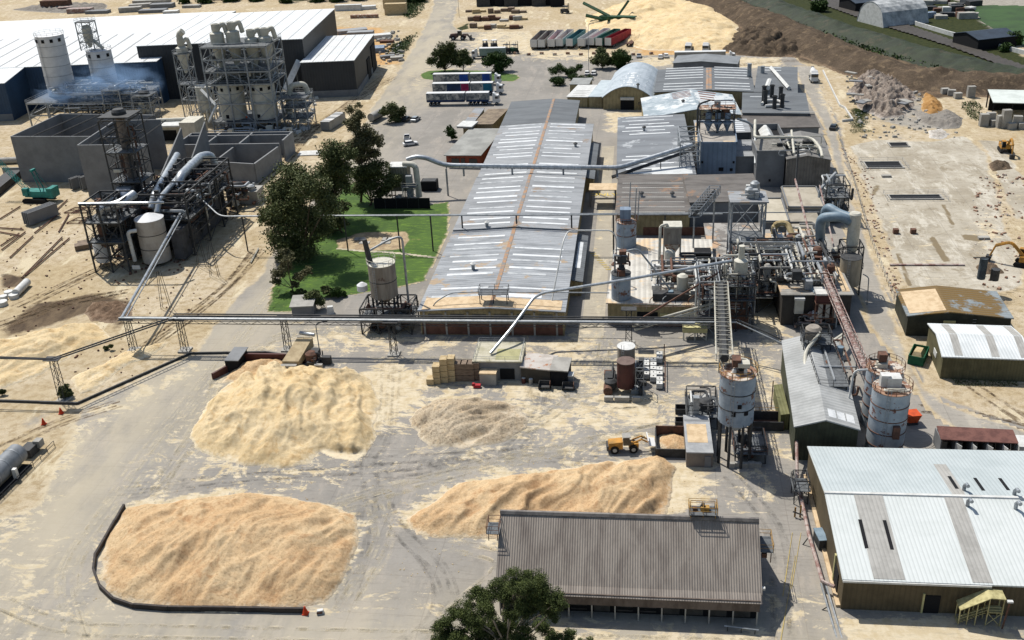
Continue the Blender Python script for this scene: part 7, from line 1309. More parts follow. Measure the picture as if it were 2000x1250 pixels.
# ================= VEHICLES AND SMALL THINGS =================
m_tyre=mat('tyre','1b1b1c',rough=.9); m_glass=mat('vehicle_glass','20262b',rough=.1,spec=.6); m_wpaint=mat('white_paint','ecebe8',rough=.35,spec=.5); m_yp=mat('machine_yellow','d6983a','a37a38',sc=1,rough=.5); m_dgreen=mat('dark_green_paint','2f5a3c','274a33',sc=.8); m_gpaint=mat('green_skip_paint','1f6b4a','1a5940',sc=.8); m_red=mat('red_paint','b5303a','93262f',sc=.8); m_sand=mat('chips_load','a5715a','7d5442',sc=1)
def wheel(t,x,y,r=.5,w=.3):
    s=1 if y>0 else -1; o=MB().cyl((x,y-s*w,r),(x,y,r),r,None,14).build('wheel',m_tyre,t,True); MB().cyl((x,y,r),(x,y+.02*s,r),r*.5,None,10).build('rim',m_galv,o); return o
def car(label,loc,rz,paint,ute=False,group='parked cars and utes'):
    t=thing('parked_car',(0,0,0),label,'car',group); b=MB(); W=.9
    prof=[(-2.25,.35),(-2.25,.85),(-1.9,.98),(1.0,1.0),(2.1,.82),(2.25,.6),(2.25,.35)]
    b.add([(x,-W,z) for x,z in prof]+[(x,W,z) for x,z in prof],[tuple(range(7)),tuple(range(13,6,-1))]+[(i,7+i,7+(i+1)%7,(i+1)%7) for i in range(7)]); b.build('body',paint,t)
    x0,x1=(-.5,1.2) if ute else (-1.9,1.1)
    MB().hexa([(x0,-.85,1.0),(x1,-.85,1.0),(x1,.85,1.0),(x0,.85,1.0)],[(x0+.35,-.7,1.42),(x1-.65,-.7,1.42),(x1-.65,.7,1.42),(x0+.35,.7,1.42)]).build('window',m_glass,t)
    MB().box(((x0+x1)/2-.15,0,1.45),(x1-x0-1.0,1.42,.06)).build('roof',paint,t)
    if ute: MB().box((-1.4,0,1.0),(1.5,1.6,.1)).build('tray',m_dks,t)
    for x in (-1.4,1.4):
        for y in (-.92,.92): wheel(t,x,y,.33,.22)
    for y in (-.65,.65): MB().box((2.24,y,.68),(.06,.3,.15)).build('headlight',m_whitemet,t)
    return put(t,loc,rz)
m_blk=mat('black_car_paint','2a2c2e',rough=.3,spec=.5); m_slv=mat('silver_car_paint','aab0b4',rough=.35,spec=.5,metal=.3)
def C(px,py): p=G(px,py); return (p.x,p.y,.05)
car('black car parked under the small round tree',C(795,236),1.35,m_blk); car('silver-grey car right of the black one',C(812,236),1.35,m_slv); car('white ute on the gravel, upper of two white vehicles',C(795,272),1.75,m_wpaint,True); car('white car on the gravel, lower of two white vehicles',C(802,284),.45,m_wpaint)
car('dark sedan standing on the kerb of the service road',C(1628,252),1.2,m_blk); car('white car left of its twin by the hedge',C(1147,146),1.6,m_wpaint); car('white car right of its twin by the hedge',C(1160,146),1.5,m_wpaint)
car('white car parked on the sand right of the dark ute',C(1290,114),1.5,m_wpaint); car('dark ute with an open tray on the sand near the trailers',C(1248,112),-1.6,m_slv,True)
car('small white car nose-out beside the white one on the sand',C(1301,112),1.6,m_wpaint)
# truck tractor + trailers
def tractor(t,x=0,paint=None,y=0):
    p=paint or m_wpaint; o=MB(); o.hexa([(x,-1.2,.7),(x+2.3,-1.2,.7),(x+2.3,1.2,.7),(x,1.2,.7)],[(x,-1.2,3.4),(x+2.0,-1.15,3.2),(x+2.0,1.15,3.2),(x,1.2,3.4)]); cab=o.build('cab',p,t)
    MB().hexa([(x+.1,-1.1,3.4),(x+1.2,-1.1,3.3),(x+1.2,1.1,3.3),(x+.1,1.1,3.4)],[(x+.1,-1.0,4.0),(x+.5,-1.0,3.95),(x+.5,1.0,3.95),(x+.1,1.0,4.0)]).build('air_deflector',p,cab)
    MB().box((x+2.2,0,2.5),(.12,2.1,.9)).build('windscreen',m_glass,cab)
    for s in (-1,1): MB().box((x+1.4,s*1.2,2.5),(1.0,.06,.8)).build('side_window',m_glass,cab); MB().box((x+2.35,s*.9,1.0),(.08,.35,.25)).build('headlight',m_whitemet,cab)
    MB().box((x-1.2,0,.8),(5.6,.9,.3)).build('chassis',m_dks,t); MB().cyl((x-.4,-1.1,.75),(x-1.6,-1.1,.75),.35,None,12).build('fuel_tank',m_alu,t,True)
    for xx in (x+1.4,x-2.2,x-3.4):
        for yy in (-1.2,1.2): wheel(t,xx,yy,.52,.32)
def pantrailer(t,x0,x1,side,low,h=4.1,extra=()):
    MB().box(((x0+x1)/2,0,(1.25+h)/2),(x1-x0,2.44,h-1.25)).build('body',side,t); MB().box(((x0+x1)/2,0,h+.04),(x1-x0+.1,2.54,.12)).build('roof',m_wpaint,t); MB().box(((x0+x1)/2,-1.235,1.55),(x1-x0-.1,.04,.7)).build('lower_panel',low,t)
    for a,c,m_,z0,z1 in extra: MB().box(((a+c)/2,-1.235,(z0+z1)/2),(c-a,.05,z1-z0)).build('side_graphic',m_,t)
    for k in (0,1.3,2.6):
        for yy in (-1.2,1.2): wheel(t,x0+1.2+k,yy,.5,.32)
    MB().box(((x0+x1)/2,0,1.1),(x1-x0-.4,1.0,.28)).build('chassis',m_dks,t)
m_pic=mat('printed_curtain_photo','9a9a96','5f6468',sc=.8,lo=.45,hi=.55,c3='c9c4ba',sc3=.6,lo3=.5,hi3=.56); m_navy=mat('navy_curtain','24406a','1d3352',sc=.4); m_mag=mat('magenta_curtain','b02a62','93224f',sc=.6); m_tealc=mat('teal_curtain','2a7f9a','236b82',sc=.6); m_blu=mat('blue_curtain','2457b0','1c4690',sc=.6)
for (px,py,lb,ex1,ex2) in ((834,207,'nearest of the three white-cabbed curtain-sided road trains, navy lower band',[(.3,2.6,m_pic,1.9,4),(2.9,6.6,m_pic,1.9,4),(7.0,12.8,m_pic,1.9,4)],[(13.8,21,m_pic,1.9,4)]),(846,187,'middle road train of the three, with a magenta panel on its first trailer',[(.3,5,m_pic,1.4,4),(5.2,10,m_navy,1.4,4),(10.2,12.9,m_mag,1.4,4)],[(14,18,m_pic,1.4,4),(18,21,m_tealc,1.4,4)]),(847,168,'farthest road train of the three, blue panels at the trailer ends',[(.3,5,m_pic,1.4,4),(5.2,9.6,m_pic,1.4,4),(9.8,12.9,m_blu,1.4,4)],[(13.9,18,m_pic,1.4,4),(18.2,20.9,m_blu,1.4,4)])):
    t=thing('road_train',(0,0,0),lb,'truck','road trains parked side by side'); pantrailer(t,0,13.1,m_pic if 0 else mat('curtain_grey','8f979c','6f777c',sc=.5),m_navy,extra=ex1); pantrailer(t,13.6,21.3,mat('curtain_grey2','8f979c','6f777c',sc=.5),m_navy,extra=ex2); tractor(t,22.6); p=G(px,py); put(t,(p.x,p.y+1.2,.05),-.02)
t=thing('parked_truck',(0,0,0),'white rigid truck with a grey-green box beside the dark island tree','truck'); pantrailer(t,0,10.5,mat('grey_green_box','8fa398','7a8d83',sc=.6),m_dks); tractor(t,11.5); p=G(988,113); put(t,(p.x,p.y,.05),math.pi)
t=thing('parked_truck',(0,0,0),'long grey open-topped truck behind the white-roofed loading shed','truck'); pantrailer(t,0,19,m_concl,m_concgrey); tractor(t,20.4); p=G(1317,124); put(t,(p.x,p.y+1,.05),-.02)
for px,lb in ((1344,'tipper cab at the foot of the sand mound, left one'),(1378,'tipper cab at the foot of the sand mound, right one')):
    t=thing('parked_truck',(0,0,0),lb,'truck'); tractor(t,0); MB().box((-3.2,0,1.9),(4.6,2.3,1.6)).build('body',m_concl,t); p=G(px,103); put(t,(p.x,p.y,.05),-1.7)
# concrete mixer / pump truck on the service road
t=thing('mixer_truck',(0,0,0),'white concrete mixer truck driving down the service road','truck'); tractor(t,0); b=MB(); b.path([(-.8,0,2.2),(-2.5,0,2.7),(-5.2,0,3.4)],[.9,1.3,.6],14); b.build('drum',m_wpaint,t,True); MB().box((-5.6,0,3.6),(.8,1,1.0)).build('chute',m_concl,t); MB().box((-3.2,0,1.0),(4.6,2.2,.3)).build('deck',m_dks,t); p=G(1589,160); put(t,(p.x,p.y,.05),-1.6)
# tipper trailers in a row
TR=[(1058,97,m_concl,m_concl,'first'),(1073,97,m_concl,m_concl,'second'),(1092,96,m_wpaint,m_red,'third'),(1110,95,m_wpaint,m_wpaint,'fourth'),(1132,95,mat('teal_trailer','5f9a9c','4c7d80',sc=1),m_dks,'fifth'),(1157,95,m_wpaint,m_dks,'sixth'),(1178,93,m_wpaint,m_red,'seventh'),(1196,94,mat('green_trailer','4f8a78','3d6d5e',sc=1),m_concl,'eighth'),(1216,94,m_red,m_red,'ninth')]
for i,(px,py,m_,mi,w_) in enumerate(TR):
    dsc={'first':'cream','second':'cream','third':'white with a red inside','fourth':'white','fifth':'teal','sixth':'white','seventh':'white with a red rim','eighth':'grey-green','ninth':'bright red'}[w_]
    t=thing('tipper_trailer',(0,0,0),f'{dsc} open-topped tipper trailer, {w_} from the left in the row','trailer','open-topped trailers parked in a row'); L=19
    for y in (-1.2,1.2): MB().box((0,y,2.1),(L,.1,2.4)).build('side_wall',m_,t)
    for x in (-L/2,L/2): MB().box((x,0,2.1),(.1,2.4,2.4)).build('end_wall',m_wpaint if x>0 else m_,t)
    MB().box((0,0,1.4),(L-.2,2.3,.5 if i%2 else .2)).build('load',m_sand if i in (0,1,3) else m_dks if mi is m_concl else mi,t); MB().box((0,0,.95),(L-.6,1,.3)).build('chassis',m_dks,t)
    for x in (7.6,6.3,5.0):
        for y in (-1.2,1.2): wheel(t,x,y,.5,.3)
    MB().box((-4,0,.45),(.2,1.6,.9)).build('landing_leg',m_dks,t)
    p=G(px,py); t.scale=(1.1,1.2,1.25); put(t,(p.x-2,p.y+10,.05),-A90-.12-.045*max(0,i-2))
t=thing('flat_trailer',(0,0,0),'flatbed trailer with upright pink stakes, right of the bright red trailer','trailer'); MB().box((0,0,1.2),(12,2.4,.3)).build('deck',m_rsts,t)
for k in range(7):
    for y in (-1.15,1.15): MB().bar((-5.5+k*1.8,y,1.3),(-5.5+k*1.8,y,3.2),.12).build('stake',m_rpipe,t)
for x in (4.6,3.3):
    for y in (-1.2,1.2): wheel(t,x,y,.5,.3)
p=G(1236,90); put(t,(p.x,p.y+4,.05),-A90-.3)
# loaders
def loader(label,loc,rz,paint,s=1.0,bz=1.2):
    t=thing('wheel_loader',(0,0,0),label,'wheel loader','wheel loaders'); o=MB().hexa([(-3.3,-.95,.9),(-.6,-.95,.9),(-.6,.95,.9),(-3.3,.95,.9)],[(-3.1,-.85,2.1),(-.6,-.85,2.3),(-.6,.85,2.3),(-3.1,.85,2.1)]).build('engine_hood',paint,t); MB().box((-3.35,0,1.1),(.3,2.1,.9)).build('counterweight',m_dks,t)
    cb=MB().hexa([(-.5,-.8,1.5),(.9,-.8,1.5),(.9,.8,1.5),(-.5,.8,1.5)],[(-.5,-.7,3.1),(.6,-.7,3.1),(.6,.7,3.1),(-.5,.7,3.1)]).build('cab',m_glass,t); MB().box((.1,0,3.17),(1.5,1.6,.14)).build('roof',m_concl,cb)
    MB().box((1.4,0,1.2),(1.8,1.1,.8)).build('front_frame',paint,t)
    for y in (-.55,.55): MB().path([(1.2,y,1.9),(2.8,y,1.6+bz*.5),(4.0,y,bz)],.16,6).build('lift_arm',paint,t)
    MB().bar((1.6,0,1.5),(3.4,0,bz+.9),.2).build('tilt_link',m_dks,t)
    b=MB(); b.ext([(3.9,bz-.3),(5.3,bz-.45),(5.3,bz-.35),(4.1,bz-.15),(4.05,bz+.9),(3.85,bz+.9)],(0,-1.45,0),Vector((1,0,0)),Vector((0,1,0)),Vector((0,0,1)),2.9); b.build('bucket',m_wpaint if bz>1 else m_dks,t)
    for x in (-2.1,1.3):
        for y in (-1.15,1.15): wheel(t,x,y,.78,.5)
    t.scale=(s,s,s); return put(t,loc,rz)
loader('yellow wheel loader raising its bucket at the chip bin',(G(1222,888).x,G(1222,888).y+1.1,.04),.12,m_yp,.82,1.9)
loader('dark wheel loader standing on the paving near the top road',(G(898,78).x,G(898,78).y,.04),-.1,mat('dark_machine_paint','6d5148','4b3c36',sc=1),1.25,.6)
for i,(px,py,lb) in enumerate(((948,95,'white-cabbed forklift left of its neighbour, behind the parked truck'),(966,95,'white-cabbed forklift in the middle behind the parked truck'),(990,104,'black tall-masted forklift right of the parked truck'),(1005,104,'dark green forklift by the trailer row'),(1105,26,'dark forklift before the stacks at the top'))):
    t=thing('forklift',(0,0,0),lb,'forklift','forklifts near the truck park'); c_=m_blk if i>1 else m_concl; MB().box((-.6,0,1.1),(2.8,1.8,1.2)).build('body',m_dks if i!=3 else m_dgreen,t); MB().box((-.1,0,2.9),(2.0,1.7,.15)).build('roof',m_wpaint if i<2 else m_dks,t)
    for x in (-.9,.8):
        for y in (-.7,.7): MB().bar((x,y,1.6),(x,y,2.9),.12).build('cab_post',c_,t)
    for y in (-.5,.5): MB().bar((1.2,y,.2),(1.2,y,4.0 if i>1 else 3),.2).build('mast',m_dks,t); MB().box((2.1,y,.2),(1.7,.15,.08)).build('fork',m_dks,t)
    for x in (-1.5,.8):
        for y in (-.95,.95): wheel(t,x,y,.5,.35)
    put(t,C(px,py),-1.5+.3*i); t.scale=(1.2,1.2,1.2)
# excavators
def excav(label,loc,rz,paint,s=1,boom=((0.6,.4,1.9),(3.2,.4,4.6),(5.8,.4,3.4),(6.6,.4,1.0))):
    t=thing('excavator',(0,0,0),label,'excavator','excavators')
    for y in (-1.2,1.2): b=MB(); b.ext([(-2.2,.45),(-1.9,.9),(1.9,.9),(2.2,.45),(1.9,0.02),(-1.9,.02)],(0,y-.3,0),Vector((1,0,0)),Vector((0,1,0)),Vector((0,0,1)),.6); b.build('track',m_tyre,t)
    MB().box((-.5,0,1.55),(3.6,2.5,1.1)).build('body',paint,t); cb=MB().box((.9,-.75,2.3),(1.4,.95,1.6)).build('cab',m_glass,t); MB().box((.9,-.75,3.15),(1.5,1.05,.12)).build('roof',paint,cb); MB().box((-2.3,0,1.6),(.5,2.4,1.2)).build('counterweight',m_dks,t)
    MB().path(rpts(boom[:3],1,4),[.32]*(len(rpts(boom[:3],1,4))),6).build('boom',paint,t); MB().path(boom[2:],.2,6).build('arm',paint,t); bx,by,bz=boom[-1]; MB().hexa([(bx-.2,by-.6,bz-1.0),(bx+.5,by-.6,bz-1),(bx+.5,by+.6,bz-1),(bx-.2,by+.6,bz-1)],[(bx-.5,by-.6,bz+.2),(bx+.6,by-.6,bz+.2),(bx+.6,by+.6,bz+.2),(bx-.5,by+.6,bz+.2)]).build('bucket',m_dks,t)
    t.scale=(s,s,s); return put(t,loc,rz)
excav('yellow excavator reaching left at the right edge of the slab',C(2004,520),math.pi-.45,m_yp,1.05); excav('yellow excavator seen end-on by the upper right slab',C(1962,296),-A90-.1,m_yp,1.0)
# teal crawler crane
p=G(78,392); t=thing('crawler_crane',(0,0,0),'teal crawler crane with a lattice boom reaching out of frame','crane')
for y in (-2,2): b=MB(); b.ext([(-3.6,.5),(-3.2,1.1),(3.2,1.1),(3.6,.5),(3.2,0.02),(-3.2,.02)],(0,y-.45,0),Vector((1,0,0)),Vector((0,1,0)),Vector((0,0,1)),.9); b.build('track',m_tyre,t)
MB().box((.5,0,2.2),(7,3,1.6)).build('body',m_teal,t); MB().box((4.6,0,2.6),(1.6,3.2,2.6)).build('counterweight',m_teal,t); MB().box((-2.6,-1.2,2.8),(1.6,1.1,2.0)).build('cab',m_teal,t)
b=MB(); A0=Vector((-2.5,0,2.5)); A1=Vector((-15,3.5,13))
for sx in (-.6,.6):
    for sz in (-.5,.5): b.bar(A0+Vector((0,sx,sz)),A1+Vector((0,sx,sz)),.14)
for k in range(14):
    q1=A0.lerp(A1,k/14); q2=A0.lerp(A1,(k+1)/14)
    for sx in (-.6,.6): b.bar(q1+Vector((0,sx,-.5)),q2+Vector((0,sx,.5)),.08)
    for sz in (-.5,.5): b.bar(q1+Vector((0,-.6,sz)),q2+Vector((0,.6,sz)),.08)
b.build('boom',m_teal,t); b=MB(); b.bar((1.5,-.7,3),(.2,-.7,8.5),.25).bar((1.5,.7,3),(.2,.7,8.5),.25).bar((3.5,-.7,3),(.2,-.7,8.5),.15).bar((3.5,.7,3),(.2,.7,8.5),.15); b.box((.2,0,8.5),(.6,1.8,.5)); b.build('gantry',m_teal,t)
b=MB()
for s in (-.3,.3): b.bar((.2,s,8.5),tuple(A1+Vector((0,s,.5))),.05).bar((4.2,s,3.6),(.2,s,8.5),.05)
b.build('cable',m_dks,t); put(t,(p.x,p.y,.03),-.08)
# precast slabs, beams, pipes on the sand left
def slabs(label,px,py,n,L,h,rz,lean=.0,m_=None):
    p=G(px,py); 
    for k in range(n): tag(MB().box((p.x+k*.75*math.cos(rz+A90),p.y+k*.75*math.sin(rz+A90),h/2+.3),(L,.28,h),rz).build('precast_panel',m_ or m_concgrey),f'{["front","second","third","back"][k]} upright precast panel of the {label}','precast panel','upright precast panels')
slabs('rack beside the crane',88,432,4,8.5,3.2,1.15); slabs('group leaning by the tall grey wall, left',160,366,2,6,3,1.15); slabs('pair right by the tall grey wall',180,366,2,6,3.4,1.15)
for i,(px,py,L,h,lb) in enumerate(((87,341,24,2.5,'long low precast panel at the foot of the tall grey wall'),(125,345,9,2.3,'short precast panel at the foot of the tall grey wall'))): p=G(px,py); tag(MB().box((p.x,p.y-.8,h/2),(L,.4,h)).build('precast_panel',m_concl),lb,'precast panel')
t=thing('long_shed_panel',G(10,370),'stack of long dark concrete panels at the left edge under the crane boom','panel stack'); a=G(-25,392); c=G(32,345)
MB().box((a+c)/2+Vector((0,0,1)),((c-a).length,4,2.0),math.atan2(c.y-a.y,c.x-a.x)).build('panel_stack',m_dks,t)
tag(MB().path([G(-30,322)+Vector((0,0,1)),G(52,318)+Vector((0,0,1))],1.0,12).build('concrete_pipe',m_concl,None,True),'long pale pipe lying above the panel stack at the left edge','pipe')
BM=[((43,545),(122,465),'first'),((50,540),(136,467),'second'),((92,430),(132,392),'third'),((68,457),(118,418),'fourth'),((20,505),(65,463),'fifth'),((2,482),(38,458),'sixth'),((4,490),(50,455),'seventh'),((0,430),(40,405),'eighth'),((140,418),(185,400),'ninth'),((135,420),(115,455),'tenth'),((0,447),(46,450),'eleventh'),((0,455),(40,462),'twelfth'),((490,515),(505,487),'thirteenth')]
for a,c,w_ in BM:
    A_,B_=G(*a),G(*c); z=.3; tag(MB().bar(A_+Vector((0,0,z)),B_+Vector((0,0,z)),.32).build('steel_beam',m_rsts if w_ not in ('thirteenth',) else m_crm),f'rusty steel beam lying on the sand left of the energy plant, {w_} counted from the grey road' if w_!='thirteenth' else 'pale timber bearer lying on the sand left of the big gum trees','steel beam','beams laid out on the sand')
for i,(px,py,lb) in enumerate(((154,412,'flat rusty steel frame on the sand, upper one'),(160,432,'flat rusty steel frame on the sand, lower one'))):
    p=G(px,py); b=MB()
    for dx,dy,ex,ey in ((-3,-2,3,-2),(3,-2,4,2),(4,2,-2,2),(-2,2,-3,-2),(0,-2,1,2),(-2.5,0,3.5,0)): b.bar((p.x+dx,p.y+dy,.25),(p.x+ex,p.y+ey,.25),.22)
    tag(b.build('steel_grid',m_rsts),lb,'steel grid')
p=G(166,485); tag(MB().box((p.x,p.y,.6),(4.2,2.2,1.2),.5).box((p.x-1.8,p.y+2.5,.4),(2.2,1.5,.8),.5).build('timber_crate',m_packd),'low brown timber crate on the sand near the energy plant','crate')
p=G(42,572); a=G(33,580); c=G(55,558); tag(MB().path([a+Vector((0,0,.9)),c+Vector((0,0,.9))],.85,16).build('concrete_pipe',m_whitemet,None,True),'short white concrete pipe lying on the muddy sand','pipe')
for i,(px,py) in enumerate(((8,585),(18,576),(28,582),(5,596))): p=G(px,py); tag(MB().cyl((p.x,p.y,0),(p.x,p.y,.9),.8+.1*i,None,12).build('pipe_fitting',m_whitemet,None,True),['left','upper','right','lowest'][i]+' of four white pipe fittings heaped at the left edge','pipe fitting','white pipe fittings')
# shipping container & white trailer on sand
t=thing('shipping_container',(0,0,0),'white striped container standing on the sand left of the thin gum tree','container'); MB().box((0,0,1.45),(12,3.0,2.7)).build('body',m_concl,t); MB().box((0,0,2.86),(12.1,3.1,.12)).build('roof',mat('striped_roof','eceae6','8b8d8e',sc=.5,lo=.45,hi=.5,streak=(.1,1.6,1)),t); MB().box((-6.02,0,1.4),(.06,2.8,2.5)).build('door',m_concgrey,t); p=G(652,246); put(t,(p.x,p.y,.1),1.4)
t=thing('shipping_container',(0,0,0),'pale tank trailer half hidden behind the thin gum tree','trailer'); MB().path([(-4,0,1.9),(4,0,1.9)],1.25,16).build('tank',m_concl,t,True); MB().box((0,0,.6),(8,1.2,.4)).build('chassis',m_dks,t); p=G(737,235); put(t,(p.x,p.y,.1),1.3)
p=G(605,300); tag(MB().box((p.x,p.y,.15),(6.5,4.5,.25),.1).build('panel_stack',m_whitemet),'flat pile of white roofing panels on the sand behind the gum trees','panel stack')
# black fenced enclosure
t=thing('fenced_enclosure',G(785,400),'black mesh fence around the base of the filter house','fence'); a=G(732,408); c=G(838,412); h=HT(785,412,391); MB().box(((a.x+c.x)/2,a.y,h/2),(c.x-a.x,.1,h)).build('mesh_panel',m_black,t)
for k in range(6): q_=a.lerp(c,k/5); MB().bar((q_.x,a.y-.1,0),(q_.x,a.y-.1,h+.1),.12).build('post',m_dks,t)
t=thing('dark_shed',G(838,372),'dark open-roofed pen between the filter house and the duct post','shed'); a=G(823,374); c=G(853,374); MB().box(((a.x+c.x)/2,a.y+1.5,1.3),(c.x-a.x,3,2.6)).build('wall',m_black,t); MB().box(((a.x+c.x)/2,a.y+1.5,2.65),(c.x-a.x-.6,2.4,.08)).build('cover',m_dks,t)
# small shelter, lids, white box
F=frame((568,598),(609,596),2.6,(583,581)); bldg('small_shelter','little concrete shelter with a sloping pale slab roof by the road',F,[(0,2.5),(1,2.9)],'u',m_concgrey,m_concl,.3,cat='shelter')
p=G(646,612); tag(MB().box((p.x,p.y,.8),(1.4,1.0,1.5),.3,.8).build('white_tank',m_whitemet),'small slanting white box left of the stained tank','box')
for i,(px,py) in enumerate(((698,467),(707,467),(752,467),(760,467),(712,474),(753,474))): p=G(px,py,.1); tag(MB().box((p.x,p.y,.14),(1.3 if i<4 else 2.4,1.9 if i<4 else 1.5,.12)).build('pit_cover',m_concl),['far left','second','third','far right','front left','front right'][i]+' concrete pit cover in the bare patch of the lawn','pit cover','concrete covers on the lawn')
# skips
p=G(1795,708); t=thing('skip_bin',(0,0,0),'green skip bin heaped with pale waste beside the olive workshop','skip')
for y in (-1.2,1.2): MB().box((0,y,.85),(4.6,.1,1.6)).build('side',m_gpaint,t)
for x in (-2.3,2.3): MB().box((x,0,.85),(.1,2.3,1.6)).build('end',m_gpaint,t)
MB().hexa([(-2.2,-1.1,.3),(2.2,-1.1,.3),(2.2,1.1,.3),(-2.2,1.1,.3)],[(-1.2,-.5,2.0),(1.4,-.5,1.7),(1.4,.6,1.7),(-1.2,.6,2.0)]).build('waste',m_pack,t)
b=MB()
for k in range(6): b.box((-2+k*.8,-1.28,.85),(.1,.08,1.5))
b.build('rib',m_gpaint,t); put(t,(p.x,p.y+1,.05),1.15)
p=G(1779,826); t=thing('skip_bin',(0,0,0),'small orange hopper bin standing right of the twin silos','skip'); MB().hexa([(-.7,-.7,.4),(.7,-.7,.4),(.7,.7,.4),(-.7,.7,.4)],[(-1.1,-1.0,1.8),(1.1,-1.0,1.8),(1.1,1.0,1.8),(-1.1,1.0,1.8)]).build('hopper',mat('orange_paint','e05a26','c04a20',sc=1),t); MB().box((0,0,.2),(1.6,1.6,.3)).build('base',m_dks,t); put(t,(p.x,p.y,.02),.2)
p=G(1602,1068); t=thing('small_cabin',p,'small blue-roofed cabinet beside the warehouse lane','cabin'); MB().box((p.x,p.y+.5,.8),(1.0,2.4,1.5),.15).build('body',m_dks,t); MB().box((p.x,p.y+.5,1.6),(1.15,2.6,.12),.15).build('roof',m_bluep,t)
p=G(1552,1010); t=thing('pump_stand',p,'ochre pipe stand rising from a sawdust patch in the lane','pump'); MB().bar((p.x,p.y,0),(p.x,p.y,1.6),.2).bar((p.x+.7,p.y,0),(p.x+.7,p.y,1.9),.2).build('post',m_yelr,t); MB().bar((p.x-.3,p.y,.9),(p.x+1.2,p.y-.3,.5),.2).build('arm',m_dks,t)
# cones, drums, bollards
def cone(px,py,lb):
    t=thing('traffic_cone',(0,0,0),lb,'traffic cone','orange traffic cones'); MB().lathe((0,0),[(.3,.04),(.06,.85)],12).build('cone',mat_or,t,True); MB().box((0,0,.03),(.55,.55,.06)).build('base',mat_or,t); put(t,C(px,py))
    t.scale=(1.3,1.3,1.3)
mat_or=mat('cone_orange','e84a20','d03f1a',sc=2)
cone(120,808,'orange traffic cone nearer the kerb wall'); cone(86,829,'orange traffic cone nearer the tank at the left edge'); cone(597,1199,'red-orange cone at the end of the black kerb wall')
for k in range(16):
    px=905+k*25.5; p=G(px if px<1240 else px+10,106+ (2 if k%2 else 0)); tag(MB().box((p.x,p.y,.45),(1.6,.8,.9)).build('concrete_block',m_rusttop),f'brown barrier block, {["first","second","third","fourth","fifth","sixth","seventh","eighth","ninth","tenth","eleventh","twelfth","thirteenth","fourteenth","fifteenth","sixteenth"][k]} from the left along the truck park','barrier block','barrier blocks along the truck park')
# slab details on the right: pits, stumps, chairs of rebar
t=None
for (px0,px1,py0,py1,lb) in ((1694,1756,317,330,'dark open pit at the top of the slab'),(1740,1835,382,391,'long thin pit in the middle of the slab'),(1740,1770,280,288,'short dark-red trench cover at the back of the slab')):
    a=G(px0,py1); c=G(px1,py0); t=thing('open_pit',((a.x+c.x)/2,(a.y+c.y)/2,0),lb,'pit'); x0,x1,y0,y1=a.x,c.x,a.y,c.y
    MB().box(((x0+x1)/2,(y0+y1)/2,.10),(x1-x0,y1-y0,.04)).build('pit_floor',m_black,t)
    for dx,dy,w_,d_ in (((x0+x1)/2,y0,x1-x0+.5,.3),((x0+x1)/2,y1,x1-x0+.5,.3),(x0,(y0+y1)/2,.3,y1-y0-.3),(x1,(y0+y1)/2,.3,y1-y0-.3)): MB().box((dx,dy,.22),(w_,d_,.26)).build('kerb',m_concl,t)
    if px0!=1740 or py0==382: railing(t,[(x0-1,y0-1),(x1+1,y0-1),(x1+1,y1+1),(x0-1,y1+1)],.1,m_galv,1.0,.05,3)
for i,(px,py,lb) in enumerate(((1749,456,'left of two rusty bollard blocks standing on the slab'),(1783,456,'right of two rusty bollard blocks standing on the slab'),(1731,346,'low concrete plinth on the slab near the top pit'),(1921,467,'low pale concrete plinth near the right edge of the slab'))):
    p=G(px,py); tag(MB().box((p.x,p.y,.55 if i<2 else .3),(1.1 if i<2 else 2.3,1.1,1.1 if i<2 else .5)).build('concrete_plinth',m_rsts if i<2 else m_concl),lb,'plinth')
b=MB(); a=G(1738,519); c=G(1880,514); tag(b.box(((a.x+c.x)/2,a.y,.2),(c.x-a.x,.5,.35)).build('cut_wall_edge',m_rpipe),'low red and grey wall stub across the front of the slab','wall')
p=G(1911,572); t=thing('standing_pipe',p,'dark upright vessel standing behind the mossy roof','vessel'); MB().cyl((p.x,p.y,3),(p.x,p.y,7.2),.75,None,14).build('column',mat('slate_steel','4e5a62','3b454c',sc=1),t,True); MB().cyl((p.x+2.2,p.y-.6,3),(p.x+2.2,p.y-.6,5.2),.8,None,14).build('column',m_dks,t,True); MB().bar((p.x-2,p.y,7.3),(p.x+.6,p.y,7.3),.2).build('arm',m_dks,t)
# kerb line right of the service road + fence posts
wallpath('white kerb wall stepping along the right of the service road',[(1607,140),(1640,208),(1650,213),(1665,236),(1645,238)],.7,.35,m_whitemet,'kerb_wall')
t=thing('mesh_fence',G(1700,430),'broken line of temporary mesh fence between the slab and the road','fence'); b=MB(); P=[G(1638,270),G(1668,360),G(1700,470),G(1735,560),G(1752,600)]
for a,c in zip(P[:-1],P[1:]):
    n=int((c-a).length/2.4)
    for k in range(n): q_=a.lerp(c,k/n); MB().bar(q_,q_+Vector((.1*(k%2),0,1.4)),.08).build('post',m_rsts if k%2 else m_galv,t)
    b.bar(a+Vector((0,0,1.3)),c+Vector((0,0,1.3)),.05).bar(a+Vector((0,0,.7)),c+Vector((0,0,.7)),.05)
b.build('rail',m_galv,t)
